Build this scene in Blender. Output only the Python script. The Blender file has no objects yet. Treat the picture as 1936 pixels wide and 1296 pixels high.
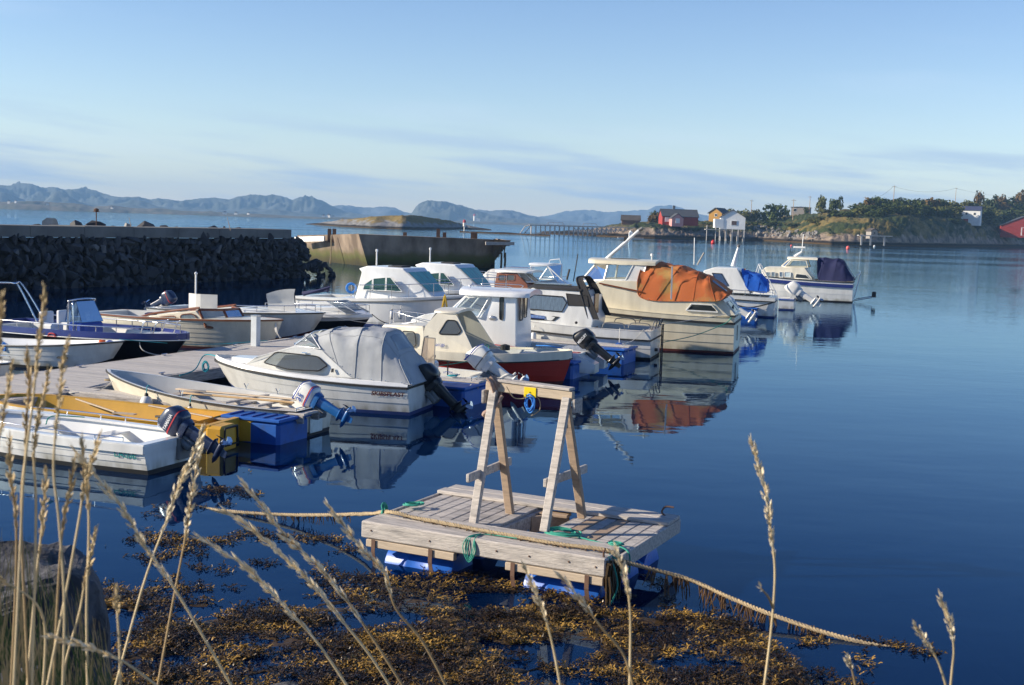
import bpy, bmesh, math, random
import numpy as np
from mathutils import Vector, Matrix, noise
random.seed(7); rng = np.random.default_rng(7)
SC = bpy.context.scene
COL = SC.collection
# ------------------------------------------------------------------ camera
FPX = 2337.0; CH = 4.0; ROLL = math.atan(.0325); PITCH = math.atan(225.4 / FPX)
_R0 = Vector((1, 0, 0)); _U0 = Vector((0, math.sin(PITCH), math.cos(PITCH))); _F = Vector((0, math.cos(PITCH), -math.sin(PITCH)))
_R = _R0 * math.cos(ROLL) + _U0 * math.sin(ROLL); _U = -_R0 * math.sin(ROLL) + _U0 * math.cos(ROLL)
cam_d = bpy.data.cameras.new('camera'); cam = bpy.data.objects.new('camera', cam_d); COL.objects.link(cam)
m = Matrix((( _R.x, _U.x, -_F.x, 0), (_R.y, _U.y, -_F.y, 0), (_R.z, _U.z, -_F.z, CH), (0, 0, 0, 1)))
cam.matrix_world = m
cam_d.sensor_width = 36; cam_d.lens = FPX / 1936 * 36; cam_d.clip_end = 30000; cam_d.clip_start = .05
cam_d.dof.use_dof = True; cam_d.dof.focus_distance = 24; cam_d.dof.aperture_fstop = 12.5
SC.camera = cam
# ------------------------------------------------------------------ light
SUN_EL = math.radians(21); SUN_TO = Vector((-.99, -.055, 0)).normalized()
sd = SUN_TO * math.cos(SUN_EL) + Vector((0, 0, math.sin(SUN_EL)))
sun_d = bpy.data.lights.new('sun', 'SUN'); sun = bpy.data.objects.new('sun', sun_d); COL.objects.link(sun)
sun_d.energy = 5.0; sun_d.angle = math.radians(.5); sun_d.color = (1, .88, .70)
sun.rotation_euler = (-sd).to_track_quat('-Z', 'Y').to_euler()
world = bpy.data.worlds.new('World'); SC.world = world; world.use_nodes = True
nt = world.node_tree; N = nt.nodes; L = nt.links; N.clear()
def nn(t, **k):
    n = N.new(t)
    for a, b in k.items(): setattr(n, a, b)
    return n
out = nn('ShaderNodeOutputWorld'); bg = nn('ShaderNodeBackground'); sky = nn('ShaderNodeTexSky', sky_type='NISHITA')
sky.sun_disc = False; sky.sun_elevation = SUN_EL; sky.sun_rotation = math.atan2(sd.x, sd.y)
sky.air_density = 1.0; sky.dust_density = .0; sky.ozone_density = 3.0; sky.altitude = 0
bg.inputs['Strength'].default_value = .115
tc = nn('ShaderNodeTexCoord'); sep = nn('ShaderNodeSeparateXYZ'); L.new(tc.outputs['Generated'], sep.inputs[0])
def mth(op, a, b=None, c=None, clamp=False):
    n = nn('ShaderNodeMath', operation=op); n.use_clamp = clamp
    for i, v in enumerate((a, b, c)):
        if v is None: continue
        if isinstance(v, (int, float)): n.inputs[i].default_value = v
        else: L.new(v, n.inputs[i])
    return n.outputs[0]
# streaky high cloud: noise on the view direction, stretched sideways
cmb = nn('ShaderNodeCombineXYZ')
elev = mth('ADD', sep.outputs['Z'], mth('MULTIPLY', sep.outputs['X'], .08))
L.new(mth('MULTIPLY', sep.outputs['X'], 4.2), cmb.inputs[0]); L.new(mth('MULTIPLY', sep.outputs['Y'], 4.2), cmb.inputs[1]); L.new(mth('MULTIPLY', elev, 48), cmb.inputs[2])
ns = nn('ShaderNodeTexNoise'); ns.inputs['Scale'].default_value = 1.0; ns.inputs['Detail'].default_value = 7; ns.inputs['Roughness'].default_value = .55
L.new(cmb.outputs[0], ns.inputs['Vector'])
def smooth(v, a, b, lo=0., hi=1.):
    n = nn('ShaderNodeMapRange', interpolation_type='SMOOTHSTEP'); L.new(v, n.inputs[0])
    for i, q in zip((1, 2, 3, 4), (a, b, lo, hi)): n.inputs[i].default_value = q
    return n.outputs[0]
band = mth('MULTIPLY', smooth(ns.outputs['Fac'], .45, .66), mth('MULTIPLY', smooth(sep.outputs['Z'], .0, .025), smooth(mth('MULTIPLY', sep.outputs['Z'], -1), -.095, -.05)))
cm2 = nn('ShaderNodeCombineXYZ')
L.new(mth('MULTIPLY', sep.outputs['X'], 3.5), cm2.inputs[0]); L.new(mth('MULTIPLY', sep.outputs['Y'], 3.5), cm2.inputs[1]); L.new(mth('MULTIPLY', elev, 30), cm2.inputs[2])
ns2 = nn('ShaderNodeTexNoise'); ns2.inputs['Scale'].default_value = .7; ns2.inputs['Detail'].default_value = 8; L.new(cm2.outputs[0], ns2.inputs['Vector'])
wisp = mth('MULTIPLY', smooth(ns2.outputs['Fac'], .52, .78), .22)
mx1 = nn('ShaderNodeMix', data_type='RGBA'); mx2 = nn('ShaderNodeMix', data_type='RGBA')
hsv = nn('ShaderNodeMix', data_type='RGBA', blend_type='MULTIPLY'); hsv.inputs['Factor'].default_value = 1; hsv.inputs['B'].default_value = (1.04, .965, .955, 1); L.new(sky.outputs[0], hsv.inputs['A'])
grad = nn('ShaderNodeValToRGB'); L.new(sep.outputs['Z'], grad.inputs[0]); ge = grad.color_ramp.elements; ge[0].position = 0; ge[0].color = (.93, .93, .96, 1); ge[1].position = .65; ge[1].color = (.26, .42, .68, 1)
for gp, gc in ((.07, (.93, .94, .96, 1)), (.17, (.78, .83, .93, 1)), (.26, (.50, .66, .86, 1)), (.42, (.34, .51, .76, 1))): q_ = ge.new(gp); q_.color = gc
gm = nn('ShaderNodeMix', data_type='RGBA', blend_type='MULTIPLY'); gm.inputs['Factor'].default_value = 1; L.new(hsv.outputs['Result'], gm.inputs['A']); L.new(grad.outputs[0], gm.inputs['B']); L.new(gm.outputs['Result'], mx1.inputs['A']); mx1.inputs['B'].default_value = (4.6, 5.2, 6.0, 1); L.new(wisp, mx1.inputs['Factor'])
L.new(mx1.outputs['Result'], mx2.inputs['A']); mx2.inputs['B'].default_value = (2.5, 3.3, 4.5, 1); L.new(mth('MULTIPLY', band, .72), mx2.inputs['Factor'])
L.new(mx2.outputs['Result'], bg.inputs['Color']); L.new(bg.outputs[0], out.inputs[0])
SC.view_settings.view_transform = 'Standard'; SC.view_settings.look = 'None'; SC.view_settings.gamma = 1
SC.view_settings.use_curve_mapping = False; SC.view_settings.exposure = 0.75
SC.cycles.max_bounces = 8; SC.cycles.transparent_max_bounces = 16; SC.cycles.volume_bounces = 0
SC.cycles.use_denoising = True
# ------------------------------------------------------------------ pixel rays (photo pixels, 1936 wide) to places in the world
def ray(u, v): return _F + _R * ((u - 968) / FPX) - _U * ((v - 648) / FPX)
def W(u, v, z=0.):
    d = ray(u, v); t = (z - CH) / d.z; return Vector((d.x * t, d.y * t, z))
def DP(u, v, y):
    d = ray(u, v); t = y / d.y; return Vector((d.x * t, y, CH + d.z * t))
def PX(p):
    q = Vector(p) - Vector((0, 0, CH)); w = q.dot(_F); return 968 + FPX * q.dot(_R) / w, 648 - FPX * q.dot(_U) / w
def interp(pts, x):
    xs = [p[0] for p in pts]
    if x <= xs[0]: return pts[0][1]
    for (a, b), (c, d) in zip(pts, pts[1:]):
        if x <= c: return b + (d - b) * (x - a) / (c - a)
    return pts[-1][1]
# ------------------------------------------------------------------ materials
_mats = {}
def mat(name, col, rough=.5, var=.12, scale=3., bump=0., bscale=20., metal=0., spec=.5, col2=None, thr=(.4, .7), stretch=(1, 1, 1), coat=0., detail=6, world=False, grime=False):
    if name in _mats: return _mats[name]
    M = bpy.data.materials.new(name); M.use_nodes = True; _mats[name] = M
    t = M.node_tree; n = t.nodes; l = t.links; b = n['Principled BSDF']
    tcn = n.new('ShaderNodeTexCoord')
    if world:
        src = n.new('ShaderNodeNewGeometry').outputs['Position']
    else: src = tcn.outputs['Object']
    mp = n.new('ShaderNodeMapping'); mp.inputs['Scale'].default_value = stretch; l.new(src, mp.inputs[0])
    nz = n.new('ShaderNodeTexNoise'); nz.inputs['Scale'].default_value = scale; nz.inputs['Detail'].default_value = detail; nz.inputs['Roughness'].default_value = .6
    l.new(mp.outputs[0], nz.inputs['Vector'])
    mr = n.new('ShaderNodeMapRange'); mr.inputs[1].default_value = thr[0] if col2 else .25; mr.inputs[2].default_value = thr[1] if col2 else .75
    l.new(nz.outputs['Fac'], mr.inputs[0])
    mx = n.new('ShaderNodeMix'); mx.data_type = 'RGBA'; l.new(mr.outputs[0], mx.inputs['Factor'])
    c2 = col2 or tuple(min(1, c * (1 - var)) for c in col); c1 = col if col2 else tuple(min(1, c * (1 + var * .5)) for c in col)
    mx.inputs['A'].default_value = (*c1, 1); mx.inputs['B'].default_value = (*c2, 1)
    res = mx.outputs['Result']
    if grime:     # scum line and run-off stains just above the waterline (boat coordinates)
        sp = n.new('ShaderNodeSeparateXYZ'); l.new(tcn.outputs['Object'], sp.inputs[0]); m2_ = n.new('ShaderNodeMapping'); m2_.inputs['Scale'].default_value = (3.2, 3.2, .5); l.new(tcn.outputs['Object'], m2_.inputs[0])
        nq = n.new('ShaderNodeTexNoise'); nq.inputs['Scale'].default_value = 1.2; nq.inputs['Detail'].default_value = 6; l.new(m2_.outputs[0], nq.inputs['Vector'])
        q1 = n.new('ShaderNodeMapRange'); q1.inputs[1].default_value = .26; q1.inputs[2].default_value = .06; l.new(sp.outputs['Z'], q1.inputs[0]); q2 = n.new('ShaderNodeMapRange'); q2.inputs[1].default_value = .38; q2.inputs[2].default_value = .66; q2.inputs[4].default_value = .85; l.new(nq.outputs['Fac'], q2.inputs[0])
        q3 = n.new('ShaderNodeMath'); q3.operation = 'MULTIPLY'; l.new(q1.outputs[0], q3.inputs[0]); l.new(q2.outputs[0], q3.inputs[1]); q5 = n.new('ShaderNodeMath'); q5.operation = 'MULTIPLY_ADD'; l.new(q2.outputs[0], q5.inputs[0]); q5.inputs[1].default_value = .07; l.new(q3.outputs[0], q5.inputs[2])
        q4 = n.new('ShaderNodeMix'); q4.data_type = 'RGBA'; l.new(q5.outputs[0], q4.inputs['Factor']); l.new(res, q4.inputs['A']); q4.inputs['B'].default_value = (.24, .21, .12, 1); res = q4.outputs['Result']
    l.new(res, b.inputs['Base Color'])
    b.inputs['Roughness'].default_value = rough; b.inputs['Metallic'].default_value = metal; b.inputs['Specular IOR Level'].default_value = spec
    if coat: b.inputs['Coat Weight'].default_value = coat; b.inputs['Coat Roughness'].default_value = .15
    if bump:
        nb = n.new('ShaderNodeTexNoise'); nb.inputs['Scale'].default_value = bscale; nb.inputs['Detail'].default_value = 8; l.new(mp.outputs[0], nb.inputs['Vector'])
        bp = n.new('ShaderNodeBump'); bp.inputs['Strength'].default_value = 1; bp.inputs['Distance'].default_value = bump; l.new(nb.outputs['Fac'], bp.inputs['Height']); l.new(bp.outputs[0], b.inputs['Normal'])
    return M
def glass(name, tint=(.8, .9, .9), opac=.25, rough=.03, refl=.9):
    if name in _mats: return _mats[name]
    M = bpy.data.materials.new(name); M.use_nodes = True; _mats[name] = M
    t = M.node_tree; n = t.nodes; l = t.links; n.clear()
    o = n.new('ShaderNodeOutputMaterial'); tr = n.new('ShaderNodeBsdfTransparent'); tr.inputs[0].default_value = (*tint, 1)
    df = n.new('ShaderNodeBsdfDiffuse'); df.inputs[0].default_value = (*[c * .6 for c in tint], 1)
    gl = n.new('ShaderNodeBsdfGlossy'); gl.inputs['Roughness'].default_value = rough
    m1 = n.new('ShaderNodeMixShader'); m1.inputs[0].default_value = opac; l.new(tr.outputs[0], m1.inputs[1]); l.new(df.outputs[0], m1.inputs[2])
    lw = n.new('ShaderNodeFresnel'); lw.inputs[0].default_value = 1.5
    mu = n.new('ShaderNodeMath'); mu.operation = 'MULTIPLY'; l.new(lw.outputs[0], mu.inputs[0]); mu.inputs[1].default_value = refl
    m2 = n.new('ShaderNodeMixShader'); l.new(mu.outputs[0], m2.inputs[0]); l.new(m1.outputs[0], m2.inputs[1]); l.new(gl.outputs[0], m2.inputs[2]); l.new(m2.outputs[0], o.inputs[0])
    return M
def M_(k): return _mats[k]
mat('gelcoat', (.76, .76, .73), .28, .22, 3.0, grime=True, stretch=(1, 1, .22), coat=.3, spec=.5)
mat('gelcoat_white', (.80, .81, .81), .22, .10, 3., grime=True, stretch=(1, 1, .22), coat=.4)
mat('cream', (.70, .64, .49), .35, .2, 3.0, grime=True, stretch=(1, 1, .22), coat=.2)
mat('pale_cream', (.72, .67, .55), .36, .2, 3.0, grime=True, stretch=(1, 1, .22), coat=.2)
mat('deck_grey', (.62, .63, .62), .6, .15, 4, bump=.002, bscale=60)
mat('inside_grey', (.60, .60, .58), .6, .2, 2.2)
mat('navy_paint', (.016, .030, .17), .3, .2, 2, coat=.3)
mat('royal_blue', (.02, .06, .33), .35, .2, 2, coat=.2)
mat('black_hull', (.012, .014, .022), .3, .2, 2, coat=.2)
mat('antifoul_blue', (.015, .04, .17), .6, .3, 5)
mat('antifoul_red', (.10, .018, .015), .65, .3, 5)
mat('antifoul_black', (.015, .015, .016), .6, .3, 5)
mat('red_hull', (.42, .028, .016), .42, .25, 1.5, coat=.15)
mat('rubber', (.015, .015, .016), .6, .2, 8)
mat('rub_grey', (.16, .16, .16), .55, .2, 8)
mat('steel', (.72, .72, .74), .18, .1, 10, metal=1.)
mat('alu', (.55, .56, .58), .35, .2, 10, metal=1.)
mat('mahogany', (.20, .065, .025), .35, .35, 6, stretch=(1, 6, 6), coat=.3)
mat('pine', (.50, .33, .16), .55, .3, 6, stretch=(1, 8, 8))
mat('canvas_grey', (.40, .42, .44), .85, .18, 3, bump=.004, bscale=9)
mat('canvas_orange', (.52, .135, .035), .85, 0, 1.6, col2=(.42, .24, .07), thr=(.5, .68), bump=.006, bscale=6)
mat('canvas_navy', (.012, .016, .075), .8, .25, 3, bump=.005, bscale=7)
mat('canvas_blue', (.01, .12, .55), .75, .25, 3, bump=.005, bscale=7)
mat('canvas_black', (.03, .03, .032), .85, .25, 3, bump=.003, bscale=9)
mat('canvas_light', (.62, .62, .60), .85, .12, 3, bump=.003, bscale=9)
mat('outboard_navy', (.018, .030, .075), .3, .2, 4, coat=.4)
mat('outboard_blue', (.015, .11, .33), .3, .2, 4, coat=.4)
mat('outboard_black', (.014, .014, .016), .3, .2, 4, coat=.4)
mat('outboard_white', (.72, .72, .70), .35, .15, 4, coat=.3)
mat('motor_grey', (.16, .17, .18), .4, .3, 6)
mat('yellow_paint', (.62, .34, .03), .45, .2, 2)
mat('float_blue', (.010, .095, .40), .42, 0, 2.4, col2=(.03, .06, .16), thr=(.5, .75), bump=.003, bscale=6)
mat('barrel_blue', (.010, .12, .55), .36, 0, 3, col2=(.02, .08, .30), thr=(.48, .75), bump=.002, bscale=8)
mat('weathered_wood', (.56, .51, .46), .8, 0, 3.2, col2=(.27, .25, .235), thr=(.42, .70), bump=.009, bscale=14, stretch=(1, 9, 9))
mat('weathered_wood_b', (.47, .43, .40), .82, 0, 3.2, col2=(.20, .185, .17), thr=(.40, .68), bump=.009, bscale=14, stretch=(1, 9, 9))
mat('weathered_wood_brown', (.40, .29, .20), .82, 0, 3.2, col2=(.30, .22, .16), thr=(.42, .66), bump=.006, bscale=14, stretch=(1, 9, 9))
mat('fresh_wood', (.52, .42, .31), .75, .25, 5, bump=.003, bscale=20, stretch=(1, 9, 9))
mat('rusty_iron', (.14, .075, .05), .8, .4, 8)
mat('rope_tan', (.40, .31, .19), .9, .3, 20, bump=.004, bscale=60)
mat('rope_green', (.03, .30, .22), .7, .2, 20)
mat('rope_teal', (.02, .33, .40), .7, .2, 20)
mat('rope_white', (.62, .60, .56), .8, .2, 20)
mat('rope_yellow', (.62, .40, .04), .8, .3, 20)
mat('rope_blue', (.03, .20, .62), .8, .2, 20)
mat('fender_white', (.74, .74, .72), .4, .12, 6)
mat('text_red', (.12, .012, .02), .5, .1)
mat('text_teal', (.02, .28, .27), .5, .1)
mat('text_blue', (.05, .10, .35), .5, .1)
mat('text_black', (.02, .02, .025), .5, .1)
mat('text_white', (.8, .8, .8), .5, .1)
mat('stripe_red', (.42, .02, .03), .5, .1)
mat('orange_plastic', (.70, .12, .02), .5, .1)
mat('yellow_plastic', (.80, .60, .01), .4, .1)
mat('curtain_or_dark', (.80, .86, .88), .9, .35, 26, stretch=(1, 1, .03))
mat('curtain_blue', (.14, .25, .58), .9, .6, 22, stretch=(1, 1, .05))
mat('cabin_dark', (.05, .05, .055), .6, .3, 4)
mat('concrete', (.40, .39, .37), .9, .3, 1.0, bump=.02, bscale=8)
mat('kelp_dark', (.06, .035, .012), .5, .4, 10)
mat('skin_pink_cloth', (.36, .25, .20), .9, .2, 10, bump=.004, bscale=30)
glass('glass_clear', (.86, .92, .93), .10, .02)
glass('glass_smoke', (.10, .12, .13), .5, .02)
glass('glass_dim', (.42, .47, .50), .30, .02)
glass('glass_green', (.30, .72, .62), .16, .02)
glass('glass_blue', (.25, .42, .70), .35, .02)
glass('vinyl', (.62, .66, .72), .55, .12)
glass('vinyl_beige', (.70, .60, .50), .45, .1)
# ------------------------------------------------------------------ mesh builder
class MB:
    def __init__(s): s.v = []; s.f = []; s.m = []; s.mats = []; s.cur = 0
    def use(s, m):
        if isinstance(m, str): m = _mats[m]
        if m not in s.mats: s.mats.append(m)
        s.cur = s.mats.index(m); return s
    def quad(s, *ps):
        i = len(s.v); s.v += [tuple(p) for p in ps]; s.f.append(tuple(range(i, i + len(ps)))); s.m.append(s.cur); return s
    def grid(s, rows, closeu=False, closev=False, flip=False):
        i = len(s.v); nr = len(rows); nc = len(rows[0])
        for r in rows: s.v += [tuple(p) for p in r]
        for a in range(nr - (0 if closev else 1)):
            for b in range(nc - (0 if closeu else 1)):
                q = (i + a * nc + b, i + a * nc + (b + 1) % nc, i + ((a + 1) % nr) * nc + (b + 1) % nc, i + ((a + 1) % nr) * nc + b)
                s.f.append(q[::-1] if flip else q); s.m.append(s.cur)
        return s
    def cap(s, ring, flip=False):
        i = len(s.v); s.v += [tuple(p) for p in ring]; t = tuple(range(i, i + len(ring))); s.f.append(t[::-1] if flip else t); s.m.append(s.cur); return s
    def loft(s, rings, cap=True):
        s.grid(rings, closeu=True)
        if cap: s.cap(rings[0], True); s.cap(rings[-1])
        return s
    def box(s, c, d, rz=0., M=None, bev=0.):
        x, y, z = [k / 2 for k in d]
        if bev:
            b = min(bev, x * .45, y * .45, z * .45); R = []
            for zz, ins in ((-z, b), (-z + b, 0), (z - b, 0), (z, b)):
                R.append([(-x + ins, -y + b + 0, zz), (-x + b, -y + ins, zz), (x - b, -y + ins, zz), (x - ins, -y + b, zz), (x - ins, y - b, zz), (x - b, y - ins, zz), (-x + b, y - ins, zz), (-x + ins, y - b, zz)])
        else: R = [[(-x, -y, zz), (x, -y, zz), (x, y, zz), (-x, y, zz)] for zz in (-z, z)]
        T = Matrix.Translation(Vector(c)) @ Matrix.Rotation(rz, 4, 'Z')
        if M is not None: T = M @ T
        s.loft([[T @ Vector(p) for p in r] for r in R]); return s
    def bar(s, a, b, w, h, up=(0, 0, 1), bev=.0):
        a = Vector(a); b = Vector(b); d = b - a; L = d.length; x = d.normalized(); y = Vector(up).cross(x)
        if y.length < 1e-4: y = Vector((0, 1, 0)).cross(x)
        y.normalize(); z = x.cross(y)
        T = Matrix(((x.x, y.x, z.x, (a.x + b.x) / 2), (x.y, y.y, z.y, (a.y + b.y) / 2), (x.z, y.z, z.z, (a.z + b.z) / 2), (0, 0, 0, 1)))
        return s.box((0, 0, 0), (L, w, h), M=T, bev=bev)
    def tube(s, pts, r, n=6, caps=True, r2=None):
        pts = [Vector(p) for p in pts]; rings = []; k = len(pts)
        ref = None
        for i, p in enumerate(pts):
            d = (pts[min(i + 1, k - 1)] - pts[max(i - 1, 0)])
            if d.length < 1e-9: d = Vector((0, 0, 1))
            d.normalize()
            if ref is None: ref = d.orthogonal().normalized()
            a = (ref - d * ref.dot(d))
            a = a.normalized() if a.length > 1e-6 else d.orthogonal().normalized()
            ref = a; b = d.cross(a); rr = r if r2 is None else r + (r2 - r) * i / (k - 1)
            rings.append([p + (a * math.cos(t) + b * math.sin(t)) * rr for t in [2 * math.pi * j / n for j in range(n)]])
        return s.loft(rings, caps)
    def lathe(s, prof, c=(0, 0, 0), axis='z', n=14):
        rings = []
        for r, h in prof:
            ring = []
            for j in range(n):
                t = 2 * math.pi * j / n; a, b = r * math.cos(t), r * math.sin(t)
                p = {'z': (a, b, h), 'x': (h, a, b), 'y': (b, h, a)}[axis]
                ring.append((p[0] + c[0], p[1] + c[1], p[2] + c[2]))
            rings.append(ring)
        return s.loft(rings)
    def prism(s, poly, y0, y1, axis='y'):
        # polygon in (x,z) swept between y0 and y1
        a = [(x, y0, z) for x, z in poly]; b = [(x, y1, z) for x, z in poly]
        if axis == 'z': a = [(x, z, y0) for x, z in poly]; b = [(x, z, y1) for x, z in poly]
        return s.loft([a, b])
    def build(s, name, parent=None, m=None, smooth=None, loc=None, kind=None, label=None):
        me = bpy.data.meshes.new(name); me.from_pydata(s.v, [], s.f)
        if m is not None: me.materials.append(_mats[m] if isinstance(m, str) else m)
        else:
            for q in s.mats: me.materials.append(q)
            me.polygons.foreach_set('material_index', s.m)
        bm = bmesh.new(); bm.from_mesh(me); bmesh.ops.remove_doubles(bm, verts=bm.verts, dist=1e-5)
        bmesh.ops.recalc_face_normals(bm, faces=bm.faces); bm.to_mesh(me); bm.free()
        if smooth: 
            me.polygons.foreach_set('use_smooth', [True] * len(me.polygons)); me.set_sharp_from_angle(angle=math.radians(smooth))
        me.update()
        o = bpy.data.objects.new(name, me); COL.objects.link(o)
        if parent is not None: o.parent = parent
        if loc is not None: o.location = loc
        if kind: o['kind'] = kind
        if label: o['label'] = label
        return o
def tag(o, label=None, cat=None, group=None, kind=None):
    if label: o['label'] = label
    if cat: o['category'] = cat
    if group: o['group'] = group
    if kind: o['kind'] = kind
    return o
def thing(name, label, cat, loc=(0, 0, 0), rz=0., group=None):
    o = bpy.data.objects.new(name, None); COL.objects.link(o); o.empty_display_size = .3
    o.location = loc; o.rotation_euler = (0, 0, rz); return tag(o, label, cat, group)
def text(parent, name, body, org, right, up, size, m, width=None, shear=0., label=None, off=.004):
    cu = bpy.data.curves.new(name, 'FONT'); cu.body = body; cu.size = 1; cu.offset = .022; cu.extrude = .0; cu.shear = shear
    o = bpy.data.objects.new(name, cu); COL.objects.link(o)
    me = bpy.data.meshes.new_from_object(o); COL.objects.unlink(o); bpy.data.objects.remove(o)
    r = Vector(right).normalized(); u = Vector(up); u = (u - r * u.dot(r)).normalized(); nrm = r.cross(u)
    xs = [v.co.x for v in me.vertices]; w = max(xs) - min(xs); sx = (width / w) if width else size
    for v in me.vertices: v.co = Vector(org) + r * ((v.co.x - min(xs)) * sx) + u * (v.co.y * size) + nrm * off
    me.materials.clear(); me.materials.append(_mats[m]); ob = bpy.data.objects.new(name, me); COL.objects.link(ob); ob.parent = parent
    if label: ob['label'] = label
    return ob
def stone_mesh(name, seed, n=13, m=None, sq=(1, .8, .7)):
    r = random.Random(seed); bm = bmesh.new()
    for _ in range(n):
        v = Vector((r.gauss(0, 1), r.gauss(0, 1), r.gauss(0, 1))).normalized() * r.uniform(.8, 1.1)
        bm.verts.new((v.x * sq[0] * .5, v.y * sq[1] * .5, v.z * sq[2] * .5))
    bmesh.ops.convex_hull(bm, input=bm.verts); bmesh.ops.delete(bm, geom=[v for v in bm.verts if not v.link_faces], context='VERTS')
    me = bpy.data.meshes.new(name); bm.to_mesh(me); bm.free()
    if m: me.materials.append(_mats[m] if isinstance(m, str) else m)
    return me
def inst(name, me, parent, loc, rot=(0, 0, 0), sc=(1, 1, 1)):
    o = bpy.data.objects.new(name, me); COL.objects.link(o); o.parent = parent; o.location = loc; o.rotation_euler = rot
    o.scale = sc if hasattr(sc, '__len__') else (sc,) * 3
    return o
# ================================================================== WATER, SEABED, HAZE
def np_mesh(name, verts, faces, m, smooth=False):
    me = bpy.data.meshes.new(name); verts = np.asarray(verts, np.float32); faces = np.asarray(faces, np.int32); k = faces.shape[1]
    me.vertices.add(len(verts)); me.vertices.foreach_set('co', verts.ravel()); me.loops.add(faces.size); me.loops.foreach_set('vertex_index', faces.ravel())
    me.polygons.add(len(faces)); me.polygons.foreach_set('loop_start', np.arange(0, faces.size, k, dtype=np.int32)); me.polygons.foreach_set('loop_total', np.full(len(faces), k, np.int32))
    if smooth: me.polygons.foreach_set('use_smooth', np.ones(len(faces), bool))
    me.materials.append(m); me.update(calc_edges=True); me.validate()
    o = bpy.data.objects.new(name, me); COL.objects.link(o); return o
WM = bpy.data.materials.new('sea_water'); WM.use_nodes = True
t = WM.node_tree; n = t.nodes; l = t.links; n.clear()
o = n.new('ShaderNodeOutputMaterial'); geo = n.new('ShaderNodeNewGeometry')
def wn(scale, stretch, det, rot=0):
    mp = n.new('ShaderNodeMapping'); mp.inputs['Scale'].default_value = stretch; mp.inputs['Rotation'].default_value = (0, 0, rot); l.new(geo.outputs['Position'], mp.inputs[0])
    q = n.new('ShaderNodeTexNoise'); q.inputs['Scale'].default_value = scale; q.inputs['Detail'].default_value = det; q.inputs['Roughness'].default_value = .5; l.new(mp.outputs[0], q.inputs['Vector']); return q.outputs['Fac']
def wm(op, a, b):
    q = n.new('ShaderNodeMath'); q.operation = op
    for i, v in enumerate((a, b)):
        if isinstance(v, (int, float)): q.inputs[i].default_value = v
        else: l.new(v, q.inputs[i])
    return q.outputs[0]
ripple = wn(2.6, (.55, 1, 1), 3, .25); swell = wn(.35, (.6, 1, 1), 3, -.2); patch = wn(.022, (.35, 1, 1), 3, .1)
pm = n.new('ShaderNodeMapRange'); pm.inputs[1].default_value = .45; pm.inputs[2].default_value = .68; pm.inputs[3].default_value = .25; pm.inputs[4].default_value = 1.0; l.new(patch, pm.inputs[0])
sepw = n.new('ShaderNodeSeparateXYZ'); l.new(geo.outputs['Position'], sepw.inputs[0])
far = n.new('ShaderNodeMapRange'); far.inputs[1].default_value = 30; far.inputs[2].default_value = 230; far.inputs[3].default_value = .5; far.inputs[4].default_value = 6.5; l.new(sepw.outputs['Y'], far.inputs[0])
amp = wm('MULTIPLY', pm.outputs[0], far.outputs[0])
hgt = wm('ADD', wm('MULTIPLY', wm('MULTIPLY', ripple, amp), .010), wm('MULTIPLY', swell, .012))
bp = n.new('ShaderNodeBump'); bp.inputs['Strength'].default_value = 1; bp.inputs['Distance'].default_value = 1; l.new(hgt, bp.inputs['Height'])
gl = n.new('ShaderNodeBsdfGlossy'); gl.inputs['Roughness'].default_value = .02; gl.inputs['Color'].default_value = (.57, .77, .94, 1); l.new(bp.outputs[0], gl.inputs['Normal'])
fr = n.new('ShaderNodeFresnel'); fr.inputs[0].default_value = 1.31; l.new(bp.outputs[0], fr.inputs['Normal'])
df = n.new('ShaderNodeBsdfDiffuse'); df.inputs[0].default_value = (.0003, .011, .052, 1)
tr = n.new('ShaderNodeBsdfTransparent'); tr.inputs[0].default_value = (.25, .5, .6, 1)
mx = n.new('ShaderNodeMixShader'); mx.inputs[0].default_value = .74; l.new(tr.outputs[0], mx.inputs[1]); l.new(df.outputs[0], mx.inputs[2])
m2 = n.new('ShaderNodeMixShader'); l.new(fr.outputs[0], m2.inputs[0]); l.new(mx.outputs[0], m2.inputs[1]); l.new(gl.outputs[0], m2.inputs[2]); l.new(m2.outputs[0], o.inputs[0])
b = MB(); b.use(WM)
xs = [-6400, -300, -60, -20, 20, 80, 400, 6400]; ys = [5, 20, 60, 200, 1000, 7400]
b.grid([[(x, y, 0) for x in xs] for y in ys]); w = b.build('water', kind='structure')
tag(w, 'calm blue sea of the sheltered bay with soft ripples and reflections')
mat('seabed_mud', (.030, .024, .012), .9, .5, 1.5, world=True)
def bed_z(x, y):
    return max(-6, -.12 - max(0, y - 11.5 - .10 * (x + 1)) * .16 + .12 * noise.noise((x * .8, y * .8, 3)))
b = MB(); b.use('seabed_mud')
gx = [-6400, -200, -60] + [-30 + i * 1.5 for i in range(47)] + [80, 300, 6400]; gy = [5, 8] + [9 + i * .7 for i in range(24)] + [30, 45, 80, 300, 7400]
b.grid([[(x, y, bed_z(x, y)) for x in gx] for y in gy]); w = b.build('seabed', kind='structure'); tag(w, 'dark weedy sea bottom sloping away under the shallow water')
HM = bpy.data.materials.new('haze_air'); HM.use_nodes = True; t = HM.node_tree; t.nodes.clear()
oo = t.nodes.new('ShaderNodeOutputMaterial'); pv = t.nodes.new('ShaderNodeVolumePrincipled'); pv.inputs['Color'].default_value = (.34, .62, 1, 1); pv.inputs['Density'].default_value = 1.6e-4; pv.inputs['Anisotropy'].default_value = 0.0
t.links.new(pv.outputs[0], oo.inputs['Volume'])
b = MB(); b.use(HM); b.box((0, 3675, 82), (13000, 7650, 186)); hz = b.build('haze', kind='stuff'); tag(hz, 'thin blue air haze over the whole bay')
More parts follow.
